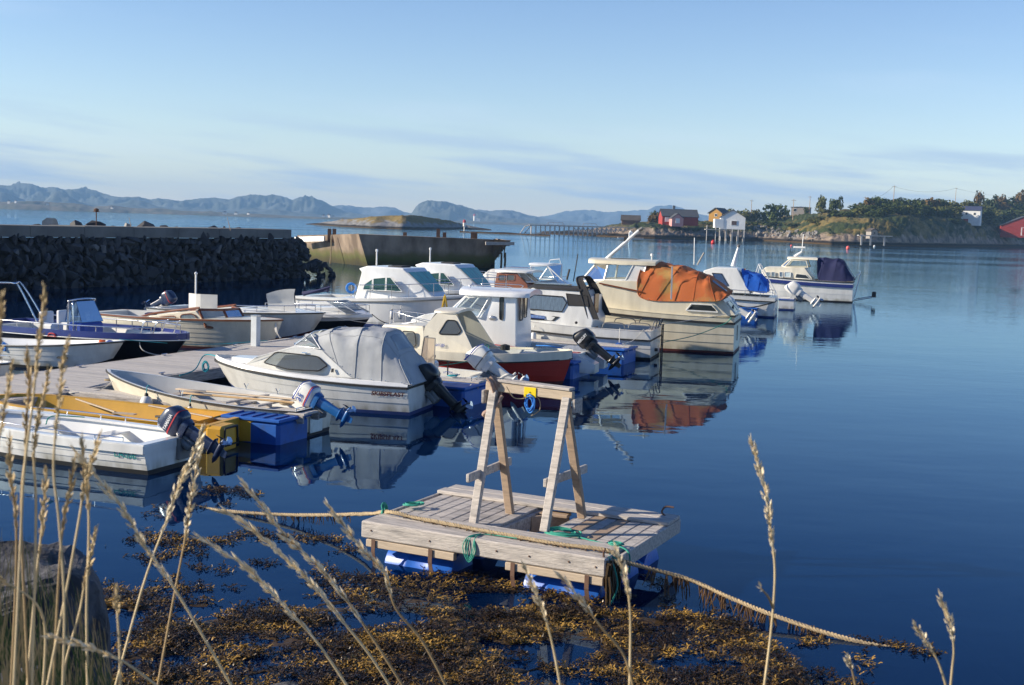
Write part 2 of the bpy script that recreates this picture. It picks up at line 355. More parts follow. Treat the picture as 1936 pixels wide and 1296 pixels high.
# ================================================================== FAR MOUNTAINS AND COASTS
def fbm(x, y, z=0., o=5, H=1.0):
    return noise.fractal((x, y, z), H, 2.1, o)
def ridge(name, pts, dist, depth, m, rough, u0, u1, du, nrow=16, seed=0, label=None, prof=.55):
    verts = []; us = [u0 + i * du for i in range(int((u1 - u0) / du) + 1)]
    cf = .5
    for k in range(nrow):
        f = k / (nrow - 1)
        for u in us:
            v = interp(pts, u); yc = dist + depth * cf; p = DP(u, v, yc); zc = max(p.z, .2); s = p.x / p.y
            y = dist + depth * f + dist * .02 * fbm(u * .01, seed, 0, 3); x = s * y
            q = f / cf if f <= cf else (1 - f) / (1 - cf)
            h = zc * (max(q, 0) ** prof)
            nz = (fbm(x * rough + seed, y * rough * .8, seed, 7, .62) * .34 - abs(fbm(x * rough * 1.7 + seed, y * rough, seed + 3, 6, .7)) * .30) * zc * math.sin(math.pi * min(q, 1)) * 1.25
            if f < .0001 or f > .999: h = -2; nz = 0
            verts.append((x, y, h + nz + (zc * .035 * fbm(u * .09, seed, q * 3, 5, .6) if q > .6 else 0)))
    nc = len(us); F = [(a * nc + c, a * nc + c + 1, (a + 1) * nc + c + 1, (a + 1) * nc + c) for a in range(nrow - 1) for c in range(nc - 1)]
    o = np_mesh(name, verts, F, m, True); tag(o, label, kind='structure'); return o
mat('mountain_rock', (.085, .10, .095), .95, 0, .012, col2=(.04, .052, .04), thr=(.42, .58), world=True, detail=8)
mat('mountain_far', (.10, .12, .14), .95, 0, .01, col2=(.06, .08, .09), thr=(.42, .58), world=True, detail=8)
mat('low_coast', (.12, .10, .07), .95, 0, .03, col2=(.045, .055, .03), thr=(.4, .6), world=True, detail=8)
rA = [(-200, 345), (-60, 352), (0, 349), (20, 350), (43, 345), (60, 346), (79, 352), (106, 352), (122, 358), (152, 356), (185, 361), (212, 370), (231, 372), (264, 371), (284, 377), (298, 374.5), (340, 380), (374, 374.5), (407, 373.5), (433, 377), (453, 370), (476, 367), (496, 369.6), (516, 368), (542, 373.5), (552, 379), (569, 371), (595, 373.5), (611, 380), (628, 390), (655, 399), (700, 408), (760, 412)]
rB = [(560, 400), (627, 390), (647, 388), (689, 392), (728, 390), (746, 392), (763, 401), (782, 404), (850, 408)]
rC = [(760, 412), (779, 402), (785, 392), (792, 385), (808, 378), (837, 380), (872, 388), (899, 397), (925, 405), (960, 412), (1000, 417)]
rD = [(860, 408), (899, 397), (912, 395.5), (927, 397), (949, 396), (971, 397), (999, 406), (1020, 411), (1060, 417), (1100, 421)]
rE = [(960, 413), (1005, 410), (1022, 411), (1044, 406), (1064, 399.6), (1087, 396), (1119, 395), (1141, 401), (1173, 398), (1203, 396), (1228, 394.6), (1240, 388.4), (1255, 387), (1270, 386.5), (1290, 391), (1305, 399.6), (1327, 406), (1377, 412), (1450, 420), (1600, 432)]
rF = [(-200, 380), (0, 362), (20, 366), (38, 376), (60, 385), (75, 388), (100, 365), (110, 361), (125, 366), (145, 380), (170, 388), (230, 384), (250, 377), (270, 380), (300, 390), (330, 394), (440, 398), (480, 392), (520, 396), (570, 402), (640, 410)]
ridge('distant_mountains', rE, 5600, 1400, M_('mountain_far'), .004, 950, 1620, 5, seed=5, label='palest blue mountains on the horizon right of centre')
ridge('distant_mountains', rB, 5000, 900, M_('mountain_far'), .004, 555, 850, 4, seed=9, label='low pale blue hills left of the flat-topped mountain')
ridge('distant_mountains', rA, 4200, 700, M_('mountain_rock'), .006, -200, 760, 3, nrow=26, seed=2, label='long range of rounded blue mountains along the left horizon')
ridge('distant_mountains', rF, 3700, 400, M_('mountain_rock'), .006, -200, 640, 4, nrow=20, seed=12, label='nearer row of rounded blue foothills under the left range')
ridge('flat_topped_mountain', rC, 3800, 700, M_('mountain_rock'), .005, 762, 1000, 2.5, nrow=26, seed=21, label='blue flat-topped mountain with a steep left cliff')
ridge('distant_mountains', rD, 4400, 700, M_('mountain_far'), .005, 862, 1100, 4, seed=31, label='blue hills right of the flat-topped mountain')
lc = [(-200, 378), (0, 381), (60, 380.5), (120, 383), (150, 385), (175, 391), (215, 389), (255, 393), (275, 394.5), (300, 393.5), (345, 399), (400, 400), (440, 404), (480, 404), (560, 409), (640, 411), (720, 413.6)]
ridge('far_coast', lc, 2300, 260, M_('low_coast'), .012, -200, 720, 4, seed=41, label='low dark coast along the far side of the fjord at left')
lc2 = [(700, 417.5), (760, 414.8), (850, 417.6), (1000, 421.6), (1100, 427), (1150, 430)]
ridge('far_coast', lc2, 3000, 200, M_('low_coast'), .012, 700, 1150, 6, nrow=8, seed=43, label='thin dark far shore in front of the flat-topped mountain')
# small light houses on the far coast
mat('far_house_wall', (.75, .72, .66), .8, .1); mat('far_house_roof', (.12, .10, .10), .8, .1)
def tiny_house(u, v, y, w, h, lab):
    p = DP(u, v, y); t = thing('coast_house', lab, 'house', p, random.uniform(-.4, .4), 'houses on the far coast')
    b = MB(); b.box((0, 0, h / 2 - .8), (w, w * .7, h + 1.6)); b.build('wall', t, 'far_house_wall')
    b = MB(); b.prism([(-w * .56, h), (w * .56, h), (0, h + w * .4)], -w * .4, w * .4); b.build('roof', t, 'far_house_roof')
for i, (u, v, w, h) in enumerate([(17, 384, 5, 3), (30, 383.5, 4, 3), (90, 388, 4, 3), (212, 396, 5, 3), (425, 405, 7, 3), (446, 405.5, 6, 3), (470, 406.5, 5, 3), (612, 411.8, 6, 4), (622, 411.6, 7, 4), (630, 412.7, 5, 3)]):
    tiny_house(u, v, 2360, w, h, 'tiny pale house on the low far coast ' + ('above the left end of the breakwater' if u < 150 else 'behind the thin beacon pole' if u < 300 else 'above the middle of the breakwater cap' if u < 500 else 'left of the rocky islet'))
lt = DP(897, 417.5, 3100); t = thing('lighthouse', 'tiny white lighthouse and keeper house below the flat-topped mountain', 'lighthouse', lt)
b = MB(); b.lathe([(3.6, -1), (3.0, 11), (2.4, 12)], n=8); b.build('tower', t, 'far_house_wall'); b = MB(); b.lathe([(3.2, 12), (3.2, 15), (.2, 17)], n=8); b.build('lantern', t, 'stripe_red'); b = MB(); b.box((9, 0, 2), (10, 7, 7)); b.build('wall', t, 'far_house_wall')
# ------------------------------------------------------------------ rocky islet
def slope_mat(name, rock, rock2, grass, grass2, wrack_z, grass_z, sc=1.0, shrub=None):
    M = bpy.data.materials.new(name); M.use_nodes = True; _mats[name] = M
    t = M.node_tree; n = t.nodes; l = t.links; bs = n['Principled BSDF']; bs.inputs['Roughness'].default_value = .9; bs.inputs['Specular IOR Level'].default_value = .2
    g = n.new('ShaderNodeNewGeometry'); sp = n.new('ShaderNodeSeparateXYZ'); l.new(g.outputs['Position'], sp.inputs[0]); sn = n.new('ShaderNodeSeparateXYZ'); l.new(g.outputs['Normal'], sn.inputs[0])
    def nz(s, d=8):
        q = n.new('ShaderNodeTexNoise'); q.inputs['Scale'].default_value = s; q.inputs['Detail'].default_value = d; q.inputs['Roughness'].default_value = .65; l.new(g.outputs['Position'], q.inputs['Vector']); return q.outputs['Fac']
    def mr(v, a, b):
        q = n.new('ShaderNodeMapRange'); q.inputs[1].default_value = a; q.inputs[2].default_value = b; l.new(v, q.inputs[0]); return q.outputs[0]
    def ma(op, a, b):
        q = n.new('ShaderNodeMath'); q.operation = op
        for i, v in enumerate((a, b)):
            if isinstance(v, (int, float)): q.inputs[i].default_value = v
            else: l.new(v, q.inputs[i])
        return q.outputs[0]
    def mix(f, a, b):
        q = n.new('ShaderNodeMix'); q.data_type = 'RGBA'; l.new(f, q.inputs['Factor'])
        for k, v in (('A', a), ('B', b)):
            if isinstance(v, tuple): q.inputs[k].default_value = (*v, 1)
            else: l.new(v, q.inputs[k])
        return q.outputs['Result']
    n1 = nz(.35 * sc); n2 = nz(.09 * sc); n3 = nz(1.6 * sc)
    rk = mix(mr(n1, .4, .65), rock, rock2); gr = mix(mr(n3, .35, .65), grass, grass2)
    if shrub: gr = mix(mr(n2, .43, .52), gr, shrub)
    gf = ma('MULTIPLY', mr(ma('ADD', sp.outputs['Z'], ma('MULTIPLY', ma('SUBTRACT', n1, .5), 7.)), grass_z, grass_z + 1.0), mr(sn.outputs['Z'], .35, .7))
    c = mix(gf, rk, gr)
    wk = mr(ma('ADD', sp.outputs['Z'], ma('MULTIPLY', ma('SUBTRACT', n1, .5), 1.5)), wrack_z, wrack_z + .4)
    c = mix(wk, (.018, .013, .008), c); c = mix(mr(sp.outputs['Z'], wrack_z * .22, wrack_z * .5), (.07, .04, .012), c)
    l.new(c, bs.inputs['Base Color'])
    bp = n.new('ShaderNodeBump'); bp.inputs['Distance'].default_value = .5; l.new(nz(.8 * sc), bp.inputs['Height']); l.new(bp.outputs[0], bs.inputs['Normal'])
    return M
IS = slope_mat('islet_ground', (.26, .25, .24), (.13, .13, .13), (.26, .17, .055), (.14, .12, .04), .75, 2.3, .7)
ibp = [(575, 423.4), (600, 426), (640, 428.5), (700, 431.5), (760, 433.6), (840, 434.6), (905, 433.8), (940, 434)]
ip = [(575, 424), (600, 422), (640, 417.5), (680, 412), (720, 408.6), (760, 406), (790, 407.4), (820, 412), (850, 417), (880, 424.5), (905, 430.5), (925, 433.5), (940, 435)]
verts = []; us = [575 + i * 3 for i in range(119)]; NR = 26; y0 = 455
for k in range(NR):
    f = k / (NR - 1)
    for u in us:
        yn = min(640, W(u, interp(ibp, u)).y); yc = yn + 22; p = DP(u, interp(ip, u), yc); zc = max(p.z, -.5); s = p.x / yc; y = yn + 6 * fbm(u * .02, 1, 0, 3) + 50 * f
        q = 1 - abs(f - .5) * 2; h = zc * (max(q, 0) ** .75) if zc > 0 else -.5
        x = s * y; nz = fbm(x * .09, y * .22, 2, 6) * 1.5 * min(1, max(0, zc / 3)) * math.sin(math.pi * min(q * .95, 1)); verts.append((x, y, h + nz if 0 < f < 1 else -1))
nc = len(us); F = [(a * nc + c, a * nc + c + 1, (a + 1) * nc + c + 1, (a + 1) * nc + c) for a in range(NR - 1) for c in range(nc - 1)]
o = np_mesh('rocky_islet', verts, F, IS, False); tag(o, 'low rocky islet with ochre grass on its crown', kind='structure')
b = MB(); b.use(IS)
def strip(pts, hgt, wid):
    R = []
    for i in range(len(pts) * 8 - 7):
        a = i / 8; k = min(int(a), len(pts) - 2); p = pts[k].lerp(pts[k + 1], a - k); hh = hgt * (.6 + .5 * noise.noise((p.x * .1, p.y * .1, 0)))
        R.append([(p.x, p.y - wid, -.5), (p.x, p.y - wid * .4, hh * .8), (p.x, p.y, hh), (p.x, p.y + wid, -.5)])
    b.grid(R)
strip([DP(870, 431.5, 470).to_2d().to_3d(), DP(920, 434, 455).to_2d().to_3d(), DP(970, 436, 450).to_2d().to_3d(), DP(1040, 440, 430).to_2d().to_3d()], .9, 5)
o = b.build('rock_spit', kind='structure'); tag(o, 'thin low reef running from the islet to the timber pier')
p = W(878, 426, 0); p = DP(878, 424, 480); t = thing('sea_mark', 'red and white beacon post standing right of the islet', 'beacon', (p.x, p.y, 0))
b = MB(); b.lathe([(.25, -1), (.2, 2.2)], n=8); b.build('post', t, 'far_house_wall'); b = MB(); b.lathe([(.55, 2.2), (.6, 3.6)], n=10); b.build('drum', t, 'far_house_wall'); b = MB(); b.lathe([(.62, 3.6), (.6, 4.4), (.2, 4.8)], n=10); b.build('cap', t, 'stripe_red')
# ------------------------------------------------------------------ headland at right
HD = slope_mat('headland_ground', (.34, .26, .19), (.07, .065, .062), (.27, .18, .06), (.12, .11, .03), 1.1, 3.1, .6, shrub=(.04, .055, .018))
sh = [(990, 441), (1180, 449.5), (1240, 451.5), (1300, 452.5), (1440, 455.6), (1500, 458.6), (1530, 460.6), (1570, 462.8), (1640, 464.8), (1700, 466), (1800, 467), (1870, 467.2), (1936, 468), (2150, 472)]
rk = [(990, 441), (1100, 440), (1180, 434), (1200, 430), (1270, 428), (1340, 427), (1440, 430), (1500, 437), (1530, 440), (1570, 436), (1600, 428), (1640, 420), (1680, 415.5), (1710, 413.5), (1760, 417), (1800, 421), (1850, 427), (1900, 440), (1936, 446), (2150, 450)]
tp = [(990, 441), (1060, 438), (1120, 433), (1160, 424), (1200, 419), (1250, 417), (1340, 416), (1440, 414), (1480, 409), (1530, 403), (1560, 399), (1600, 395), (1660, 396), (1700, 399), (1780, 402), (1850, 406), (1936, 406), (2150, 410)]
def shore_y(u):
    v = interp(sh, u); p = W(u, v, 0); return p.y
def head_pt(u, f):
    ys = shore_y(u); s = ray(u, 450); s = s.x / s.y
    d1, d2, d3 = 26, 95, 190
    z1 = DP(u, interp(rk, u), ys + d1).z; z2 = DP(u, interp(tp, u), ys + d2).z
    y = ys + d3 * f; dy = d3 * f
    if dy < d1: z = max(z1, 0) * (dy / d1) ** .55
    elif dy < d2: z = z1 + (z2 - z1) * ((dy - d1) / (d2 - d1)) ** .8
    else: z = z2 * (1 - .25 * (dy - d2) / (d3 - d2))
    x = s * y
    am = min(1, max(0, z1 / 4)); nz = (fbm(x * .05, y * .16, 5, 7) * 1.7 - abs(fbm(x * .14, y * .3, 8, 4, .7)) * 1.9) * am * min(1, dy / 6) * (1.2 if dy < d1 + 10 else .7)
    return Vector((x, y, z + nz))
us = [990 + i * 3 for i in range(387)]; fs = [0, .004] + [.012 * i for i in range(1, 20)] + [.24 + .04 * i for i in range(20)]
verts = []
for f in fs:
    for u in us:
        p = head_pt(u, f); 
        if f == 0: p.z = -1.5
        verts.append(tuple(p))
nc = len(us); F = [(a * nc + c, a * nc + c + 1, (a + 1) * nc + c + 1, (a + 1) * nc + c) for a in range(len(fs) - 1) for c in range(nc - 1)]
o = np_mesh('headland', verts, F, HD, False); tag(o, 'rocky headland with dry grass and scrub at the right', kind='structure')
def ground(u, f): return head_pt(u, f)
# ------------------------------------------------------------------ trees and bushes
def leaf_mat(name, c1, c2):
    return mat(name, c1, .8, 0, .9, col2=c2, thr=(.35, .65), spec=.15)
leaf_mat('leaf_dark', (.065, .085, .022), (.035, .048, .012)); leaf_mat('leaf_olive', (.12, .12, .03), (.07, .075, .018)); leaf_mat('leaf_autumn', (.16, .10, .035), (.08, .055, .02)); leaf_mat('leaf_light', (.15, .155, .055), (.08, .09, .03))
mat('bark', (.10, .08, .06), .9, .3, 5)
def crown_mesh(name, seed, m, flat=.8, nlobe=9, per=75, leaf=.085):
    r = random.Random(seed); V = []; Fc = []
    for k in range(nlobe):
        a = r.uniform(0, 6.28); rr = r.uniform(.0, .62); c = Vector((rr * math.cos(a), rr * math.sin(a), r.uniform(.25, .95) * flat)); R = r.uniform(.22, .42)
        for j in range(per):
            d = Vector((r.gauss(0, 1), r.gauss(0, 1), r.gauss(0, .9))).normalized(); p = c + d * R * r.uniform(.55, 1.08)
            if p.z < .02: continue
            e = Vector((r.gauss(0, 1), r.gauss(0, 1), r.gauss(0, 1))).normalized(); g = d.cross(e).normalized() if d.cross(e).length > .01 else e; q = (d + e * .8).cross(g).normalized(); s = leaf * r.uniform(.6, 1.4); i = len(V)
            V += [tuple(p - g * s), tuple(p - q * s * .7), tuple(p + g * s), tuple(p + q * s * .8)]; Fc.append((i, i + 1, i + 2, i + 3))
    me = bpy.data.meshes.new(name); me.from_pydata(V, [], Fc); me.materials.append(_mats[m]); return me
CR = {k: [crown_mesh('crown', 10 * i + j, 'leaf_' + k) for j in range(3)] for i, k in enumerate(('dark', 'olive', 'autumn', 'light'))}
b = MB(); b.tube([(0, 0, -.6), (.02, 0, .15), (-.01, .02, .4), (.03, 0, .7)], .045, 6, r2=.015)
for a in (0, 2.1, 4.2): b.tube([(0, 0, .2 + a * .03), (.2 * math.cos(a), .2 * math.sin(a), .42), (.4 * math.cos(a), .4 * math.sin(a), .6)], .02, 4, r2=.006)
_tm = b.build('trunk', m='bark'); TRUNK = _tm.data; COL.objects.unlink(_tm); bpy.data.objects.remove(_tm)
KC = dict(olive='olive green', dark='dark green', autumn='reddish brown', light='pale green')
def rel(u): return 'near the flat grey building' if u < 1540 else 'below the lone umbrella tree' if u < 1640 else 'left of the tall skyline pole' if u < 1689 else 'right of the tall skyline pole' if u < 1750 else 'left of the thin skyline pole' if u < 1806 else 'left of the white house' if u < 1835 else 'behind the white house' if u < 1880 else 'toward the right edge'
def tree(u, f, wpx, hpx, kind, lab, cat='tree', name=None, group='trees and bushes on the headland', dz=0):
    if group != 'trees and bushes on the headland': lab = KC[kind] + ' ' + lab + ' ' + rel(u)
    p = ground(u, f); sc = p.y / FPX; w = wpx * sc; h = hpx * sc
    t = thing(name or ('tree' if cat == 'tree' else 'bush'), lab, cat, (p.x, p.y, p.z - .3 + dz), random.uniform(0, 6.28), group)
    inst('trunk', TRUNK, t, (0, 0, 0), sc=(w * .5, w * .5, h)); inst('crown', random.choice(CR[kind]), t, (0, 0, h * (.03 if cat == 'tree' else 0)), sc=(w * .55, w * .55, h * .9 / .95))
tree(1465, .36, 62, 34, 'dark', 'broad dark round tree just right of the white stilt boathouse'); tree(1440, .38, 30, 22, 'dark', 'smaller dark tree leaning out left of the broad dark round tree')
tree(1239, .36, 40, 22, 'autumn', 'reddish brown bush-like tree left of the red boathouse with white door')
tree(1235, .45, 24, 20, 'dark', 'dark tree top behind the reddish bush-like tree')
tree(1408, .42, 36, 24, 'olive', 'olive tree between the yellow house and the broad dark tree'); tree(1425, .40, 30, 24, 'olive', 'second olive tree left of the tall thin pole')
tree(1388, .5, 34, 20, 'light', 'pale thin-leaved tree behind the white stilt boathouse'); tree(1522, .52, 14, 16, 'dark', 'small pointed dark tree in front of the flat grey building')
tree(1550, .54, 32, 32, 'light', 'pale silvery tree right of the thin pole on the slope'); tree(1580, .54, 34, 28, 'dark', 'dark rounded tree right of the pale silvery tree')
tree(1619, .56, 28, 16, 'dark', 'lone dark umbrella-shaped tree on the skyline')
labs = ['scrub tree in the skyline thicket']
r = random.Random(3)
for i in range(26):
    u = 1640 + i * 11.5 + r.uniform(-5, 5); tree(u, r.uniform(.42, .52), r.uniform(44, 60), r.uniform(21, 29) * (1 if u < 1870 else 1.15), r.choice(['olive', 'dark', 'olive', 'dark', 'dark', 'autumn']), labs[0], group='scrub trees along the headland skyline')
for i in range(22):
    u = 1640 + i * 10.5 + r.uniform(-5, 5); tree(u, r.uniform(.26, .42), r.uniform(36, 60), r.uniform(16, 24), r.choice(['olive', 'dark', 'dark']), 'lower bush under the skyline thicket', 'bush', group='lower bushes on the headland slope')
tree(1845, .5, 26, 44, 'autumn', 'tall slim brownish tree rising behind the bright white house'); tree(1870, .52, 34, 38, 'dark', 'tall dark tree right behind the bright white house')
tree(1892, .5, 40, 38, 'autumn', 'tall brownish tree between white house and frame edge'); tree(1925, .5, 58, 46, 'autumn', 'tallest reddish brown tree at the right edge of the photo'); tree(1965, .5, 56, 46, 'dark', 'dark tree just beyond the right edge of the photo')
tree(1872, .22, 50, 30, 'light', 'round pale green bush in front of the bright white house', 'bush'); tree(1905, .24, 22, 22, 'olive', 'small green bush between the white house and the red boathouse', 'bush'); tree(1905, .32, 60, 30, 'dark', 'dark mass of bush behind the red boathouse', 'bush')
for u, f, w_, h_, k in [(1335, .2, 22, 10, 'olive'), (1356, .22, 14, 9, 'olive'), (1420, .2, 40, 12, 'dark'), (1455, .18, 60, 12, 'dark'), (1500, .2, 44, 9, 'dark'), (1540, .28, 60, 14, 'olive'), (1590, .3, 60, 14, 'dark'), (1625, .34, 60, 16, 'olive'), (1570, .4, 60, 12, 'olive'), (1620, .45, 50, 14, 'dark'), (1650, .26, 44, 16, 'dark'), (1605, .22, 20, 10, 'light'), (1546, .24, 14, 8, 'olive'), (1800, .16, 46, 12, 'dark'), (1840, .14, 36, 12, 'olive')]:
    tree(u, f, w_, h_, k, 'low scrub bush on the open headland slope', 'bush', group='low scrub on the open slope')
# ------------------------------------------------------------------ buildings on the headland
mat('house_red', (.34, .035, .025), .8, .2, .5); mat('house_white', (.78, .78, .76), .8, .1, .5); mat('house_pink', (.62, .30, .28), .8, .15, .5); mat('house_yellow', (.42, .22, .035), .8, .2, .5)
mat('roof_slate', (.07, .075, .085), .8, .3, .5); mat('roof_brown', (.085, .07, .06), .9, .3, .5); mat('roof_blue', (.05, .06, .12), .7, .2, .5); mat('house_grey', (.30, .27, .24), .8, .2, .5); mat('window_dark', (.03, .035, .04), .2, .1, 2); mat('brown_panel', (.10, .06, .05), .8, .2, 1)
def house(name, lab, cat, u, v, y, wpx, hpx, rpx, dm, yaw, wall, roof, wins=(), gable='x', over=.35, sides=(), stilts=0, chimney=None, front_wall=None, planks=False):
    p = DP(u, v, y); sc = y / FPX; w = wpx * sc; h = hpx * sc; rh = rpx * sc; t = thing(name, lab, cat, p, yaw)
    b = MB(); b.use(wall); lo = -.2 if stilts else -1.2
    if gable == 'x':   # gable end faces the camera (-y)
        b.prism([(-w / 2, lo), (w / 2, lo), (w / 2, h), (0, h + rh), (-w / 2, h)], 0, dm)
        if front_wall: pass
    else: b.prism([(0, lo), (dm, lo), (dm, h), (dm / 2, h + rh), (0, h)], -w / 2, w / 2)
    if gable != 'x': b.v = [(y_, x_, z_) for x_, y_, z_ in b.v]
    b.build('wall', t)
    b = MB(); b.use(roof); th = .22
    if gable == 'x':
        for s in (-1, 1):
            a = (0, h + rh + th); q = (s * (w / 2 + over), h - over * rh / (w / 2) + .02); b.prism([(0, h + rh + .02), q, (q[0], q[1] + th), a], -over, dm + over)
    else:
        for s in (-1, 1):
            c = dm / 2; q = (c + s * (c + over), h - over * rh / c + .02)
            bb = MB(); bb.use(roof); bb.prism([(c, h + rh + .02), q, (q[0], q[1] + th), (c, h + rh + th)], -w / 2 - over, w / 2 + over); bb.v = [(y_, x_, z_) for x_, y_, z_ in bb.v]
            i = len(b.v); b.v += bb.v; b.f += [tuple(k + i for k in f) for f in bb.f]; b.m += bb.m
    rf = b.build('roof', t)
    if chimney: b = MB(); b.box((chimney, dm / 2, h + rh + .5), (.9, .9, 2.2)); b.build('chimney', rf, 'rub_grey')
    for (wx, wz, ww, wh, nm, mt) in wins:
        b = MB(); b.box((wx * w, -.05, wz * h), (ww * w, .1, wh * h)); f = b.build(nm, t, 'house_white' if nm != 'shutter' else mt)
        if nm == 'window':
            b = MB(); b.box((wx * w, -.12, wz * h), (ww * w * .78, .06, wh * h * .8)); b.build('pane', f, mt)
        if nm == 'door': b = MB(); b.box((wx * w, -.12, wz * h - .02), (ww * w * .85, .06, wh * h * .94)); b.build('door_leaf', f, mt)
    if stilts:
        for k in range(stilts):
            for yy in (.2, dm - .3):
                b = MB(); x = -w / 2 + .2 + (w - .4) * k / (stilts - 1); b.tube([(x, yy, -p.z - .5), (x, yy, -.15)], .18, 6); b.build('stilt', t, 'weathered_wood')
    for k in range(0 if not planks else 1): pass
    return t, w, h, p
house('boathouse', 'white gabled boathouse on stilts with one dark window', 'boathouse', 1385, 433, 462, 46, 21, 14, 8, -.12, 'house_white', 'roof_slate', [(.05, .52, .26, .44, 'window', 'brown_panel')], stilts=5)
p = DP(1358, 431, 464); b = MB(); b.box((0, 0, 1.6), (3.4, 3.6, 3.3), bev=.05); o = b.build('annex', m='house_white', loc=p); tag(o, 'small white lean-to left of the stilt boathouse', 'shed')
p = DP(1352, 433, 462); b = MB(); b.box((0, 0, -.3), (7.5, 4, .25)); t = thing('jetty', 'small timber jetty left of the stilt boathouse', 'jetty', p); b.build('deck', t, 'weathered_wood')
for x in (-3.3, 0): b = MB(); b.tube([(x, -1.6, -p.z - .5), (x, -1.6, 1.2)], .16, 6); b.build('pile', t, 'weathered_wood')
house('boathouse', 'red boathouse with pale pink gable front and grey roof', 'boathouse', 1281, 423, 500, 22, 10, 8, 5, .1, 'house_pink', 'roof_slate', [(0, .5, .38, .9, 'door', 'house_white')])
house('red_house', 'long red house with grey roof behind the pink-fronted boathouse', 'house', 1286, 421, 505, 68, 11, 13, 9, .06, 'house_red', 'roof_slate', [(-.36, .45, .14, .8, 'door', 'house_white')], gable='y', chimney=-2)
house('shed', 'low dark-roofed shed at the left end of the headland', 'shed', 1193, 420, 520, 34, 3, 9, 7, -.05, 'brown_panel', 'roof_brown', gable='y')
house('yellow_house', 'ochre yellow house with white trim behind the boathouses', 'house', 1352, 414, 540, 26, 11, 9, 10, -.55, 'house_yellow', 'roof_slate', [(.05, .62, .2, .5, 'window', 'window_dark')], chimney=0, over=.5)
house('flat_building', 'pale flat-roofed building half hidden by trees on the slope', 'building', 1513, 404, 620, 34, 11, 1, 10, -.3, 'house_grey', 'roof_slate', [(-.3, .55, .16, .6, 'window', 'window_dark')])
house('white_house', 'bright white two-storey house with blue-grey roof among trees', 'house', 1834, 422, 600, 34, 24, 7, 8, -.45, 'house_white', 'roof_blue', [(-.22, .72, .12, .2, 'window', 'window_dark'), (.2, .72, .12, .2, 'window', 'window_dark'), (-.24, .2, .3, .24, 'door', 'house_red')], gable='y')
house('red_boathouse', 'bright red boathouse cut by the right edge of the photo', 'boathouse', 1936, 446, 640, 84, 18, 18, 14, -.25, 'house_red', 'roof_slate', [(.08, .42, .3, .84, 'door', 'house_red')])
# jetty with small grey hut under the grassy knoll
p = DP(1645, 446, 408); t = thing('jetty', 'narrow concrete jetty ledge on posts below the grassy knoll', 'jetty', p)
b = MB(); b.box((1.5, 0, 0), (11, 2.4, .3)); b.build('deck', t, 'concrete')
for x in (-3, 0, 4.5): b = MB(); b.box((x, -.9, -1.6), (.5, .5, 3.2)); b.build('post', t, 'concrete')
house('hut', 'tiny weathered grey hut standing on the narrow jetty', 'hut', 1653, 445, 410, 14, 8, 4, 3, .3, 'house_grey', 'roof_brown', [(.0, .5, .2, .5, 'shutter', 'window_dark')])
# poles and wires
def pole(u, v0, v1, y, lab, name='utility_pole', cat='pole'):
    p = DP(u, v0, y); q = DP(u, v1, y); t = thing(name, lab, cat, (p.x, p.y, p.z)); h = q.z - p.z
    b = MB(); b.tube([(0, 0, -1), (0, 0, h)], .17, 6, r2=.11); b.build('post', t, 'weathered_wood_brown'); b = MB(); b.box((0, 0, h - .5), (1.8, .12, .14)); b.build('crossarm', t, 'weathered_wood_brown'); return q
q0 = pole(1499, 412, 377, 520, 'pale utility pole right of the broad dark round tree'); q1 = pole(1530, 405, 371, 600, 'utility pole rising beside the flat-roofed building'); q2 = pole(1689, 385, 351, 560, 'tall utility pole on the headland skyline'); q3 = pole(1806, 384, 355, 700, 'thin utility pole above the thicket left of the white house'); q4 = pole(1420, 405, 378, 600, 'thin lamp pole behind the olive trees'); q5 = pole(1635, 389, 372, 600, 'short pole on the skyline right of the lone tree')
for a, c in ((q5, q2), (q2, q3), (q3, DP(1990, 372, 800))):
    b = MB(); b.tube([a.lerp(c, k / 10) - Vector((0, 0, .5 + 2.2 * (1 - (2 * k / 10 - 1) ** 2))) for k in range(11)], .045, 4); o = b.build('power_line', m='rubber'); tag(o, 'thin power line strung ' + ('from the short pole to the tall skyline pole' if a is q5 else 'between the tall and the thin skyline poles' if a is q2 else 'from the thin pole out to the right edge'), 'wire', 'power lines between the poles')
# timber pier
pA = W(1000, 443, 0); pB = W(1190, 449, 0); t = thing('timber_pier', 'long grey timber pier on many crossed piles', 'pier', (0, 0, 0))
def pier(f, z=0., off=0.): p = pA.lerp(pB, f); return Vector((p.x, p.y + off, z))
hp = 3.5
b = MB(); b.bar(pier(.0, hp), pier(1.05, hp + .3), 3.0, .35); b.build('deck', t, 'weathered_wood_b')
for k in range(22):
    f = .02 + k / 21 * .98
    for off in (-1.3, 1.3): b = MB(); b.tube([pier(f, -1, off), pier(f, hp - .1, off)], .24, 6); b.build('pile', t, 'weathered_wood')
for k in range(9, 21):
    f0 = .02 + k / 21 * .98; f1 = .02 + (k + 1) / 21 * .98
    for s in (0, 1): b = MB(); b.bar(pier(f0, .9 if s else hp - .3, -1.5), pier(f1, hp - .3 if s else .9, -1.5), .18, .3); b.build('brace', t, 'weathered_wood')
b = MB(); b.tube([pier(.0, hp), pier(-.04, hp - .6), pier(-.09, .0)], .2, 5); b.tube([pier(.02, hp), pier(-.06, -.5)], .18, 5); b.build('end_strut', t, 'weathered_wood')
for f0, f1 in ((.17, .35), (.52, .68)):
    b = MB(); b.tube([pier(f0, hp + .2), pier(f0 + .02, hp + 1.4), pier(f1 - .02, hp + 1.4), pier(f1, hp + .3)], .1, 4)
    for k in range(4): f = f0 + .02 + (f1 - f0 - .04) * k / 3; b.tube([pier(f, hp), pier(f, hp + 1.4)], .08, 4)
    b.build('handrail', t, 'weathered_wood')
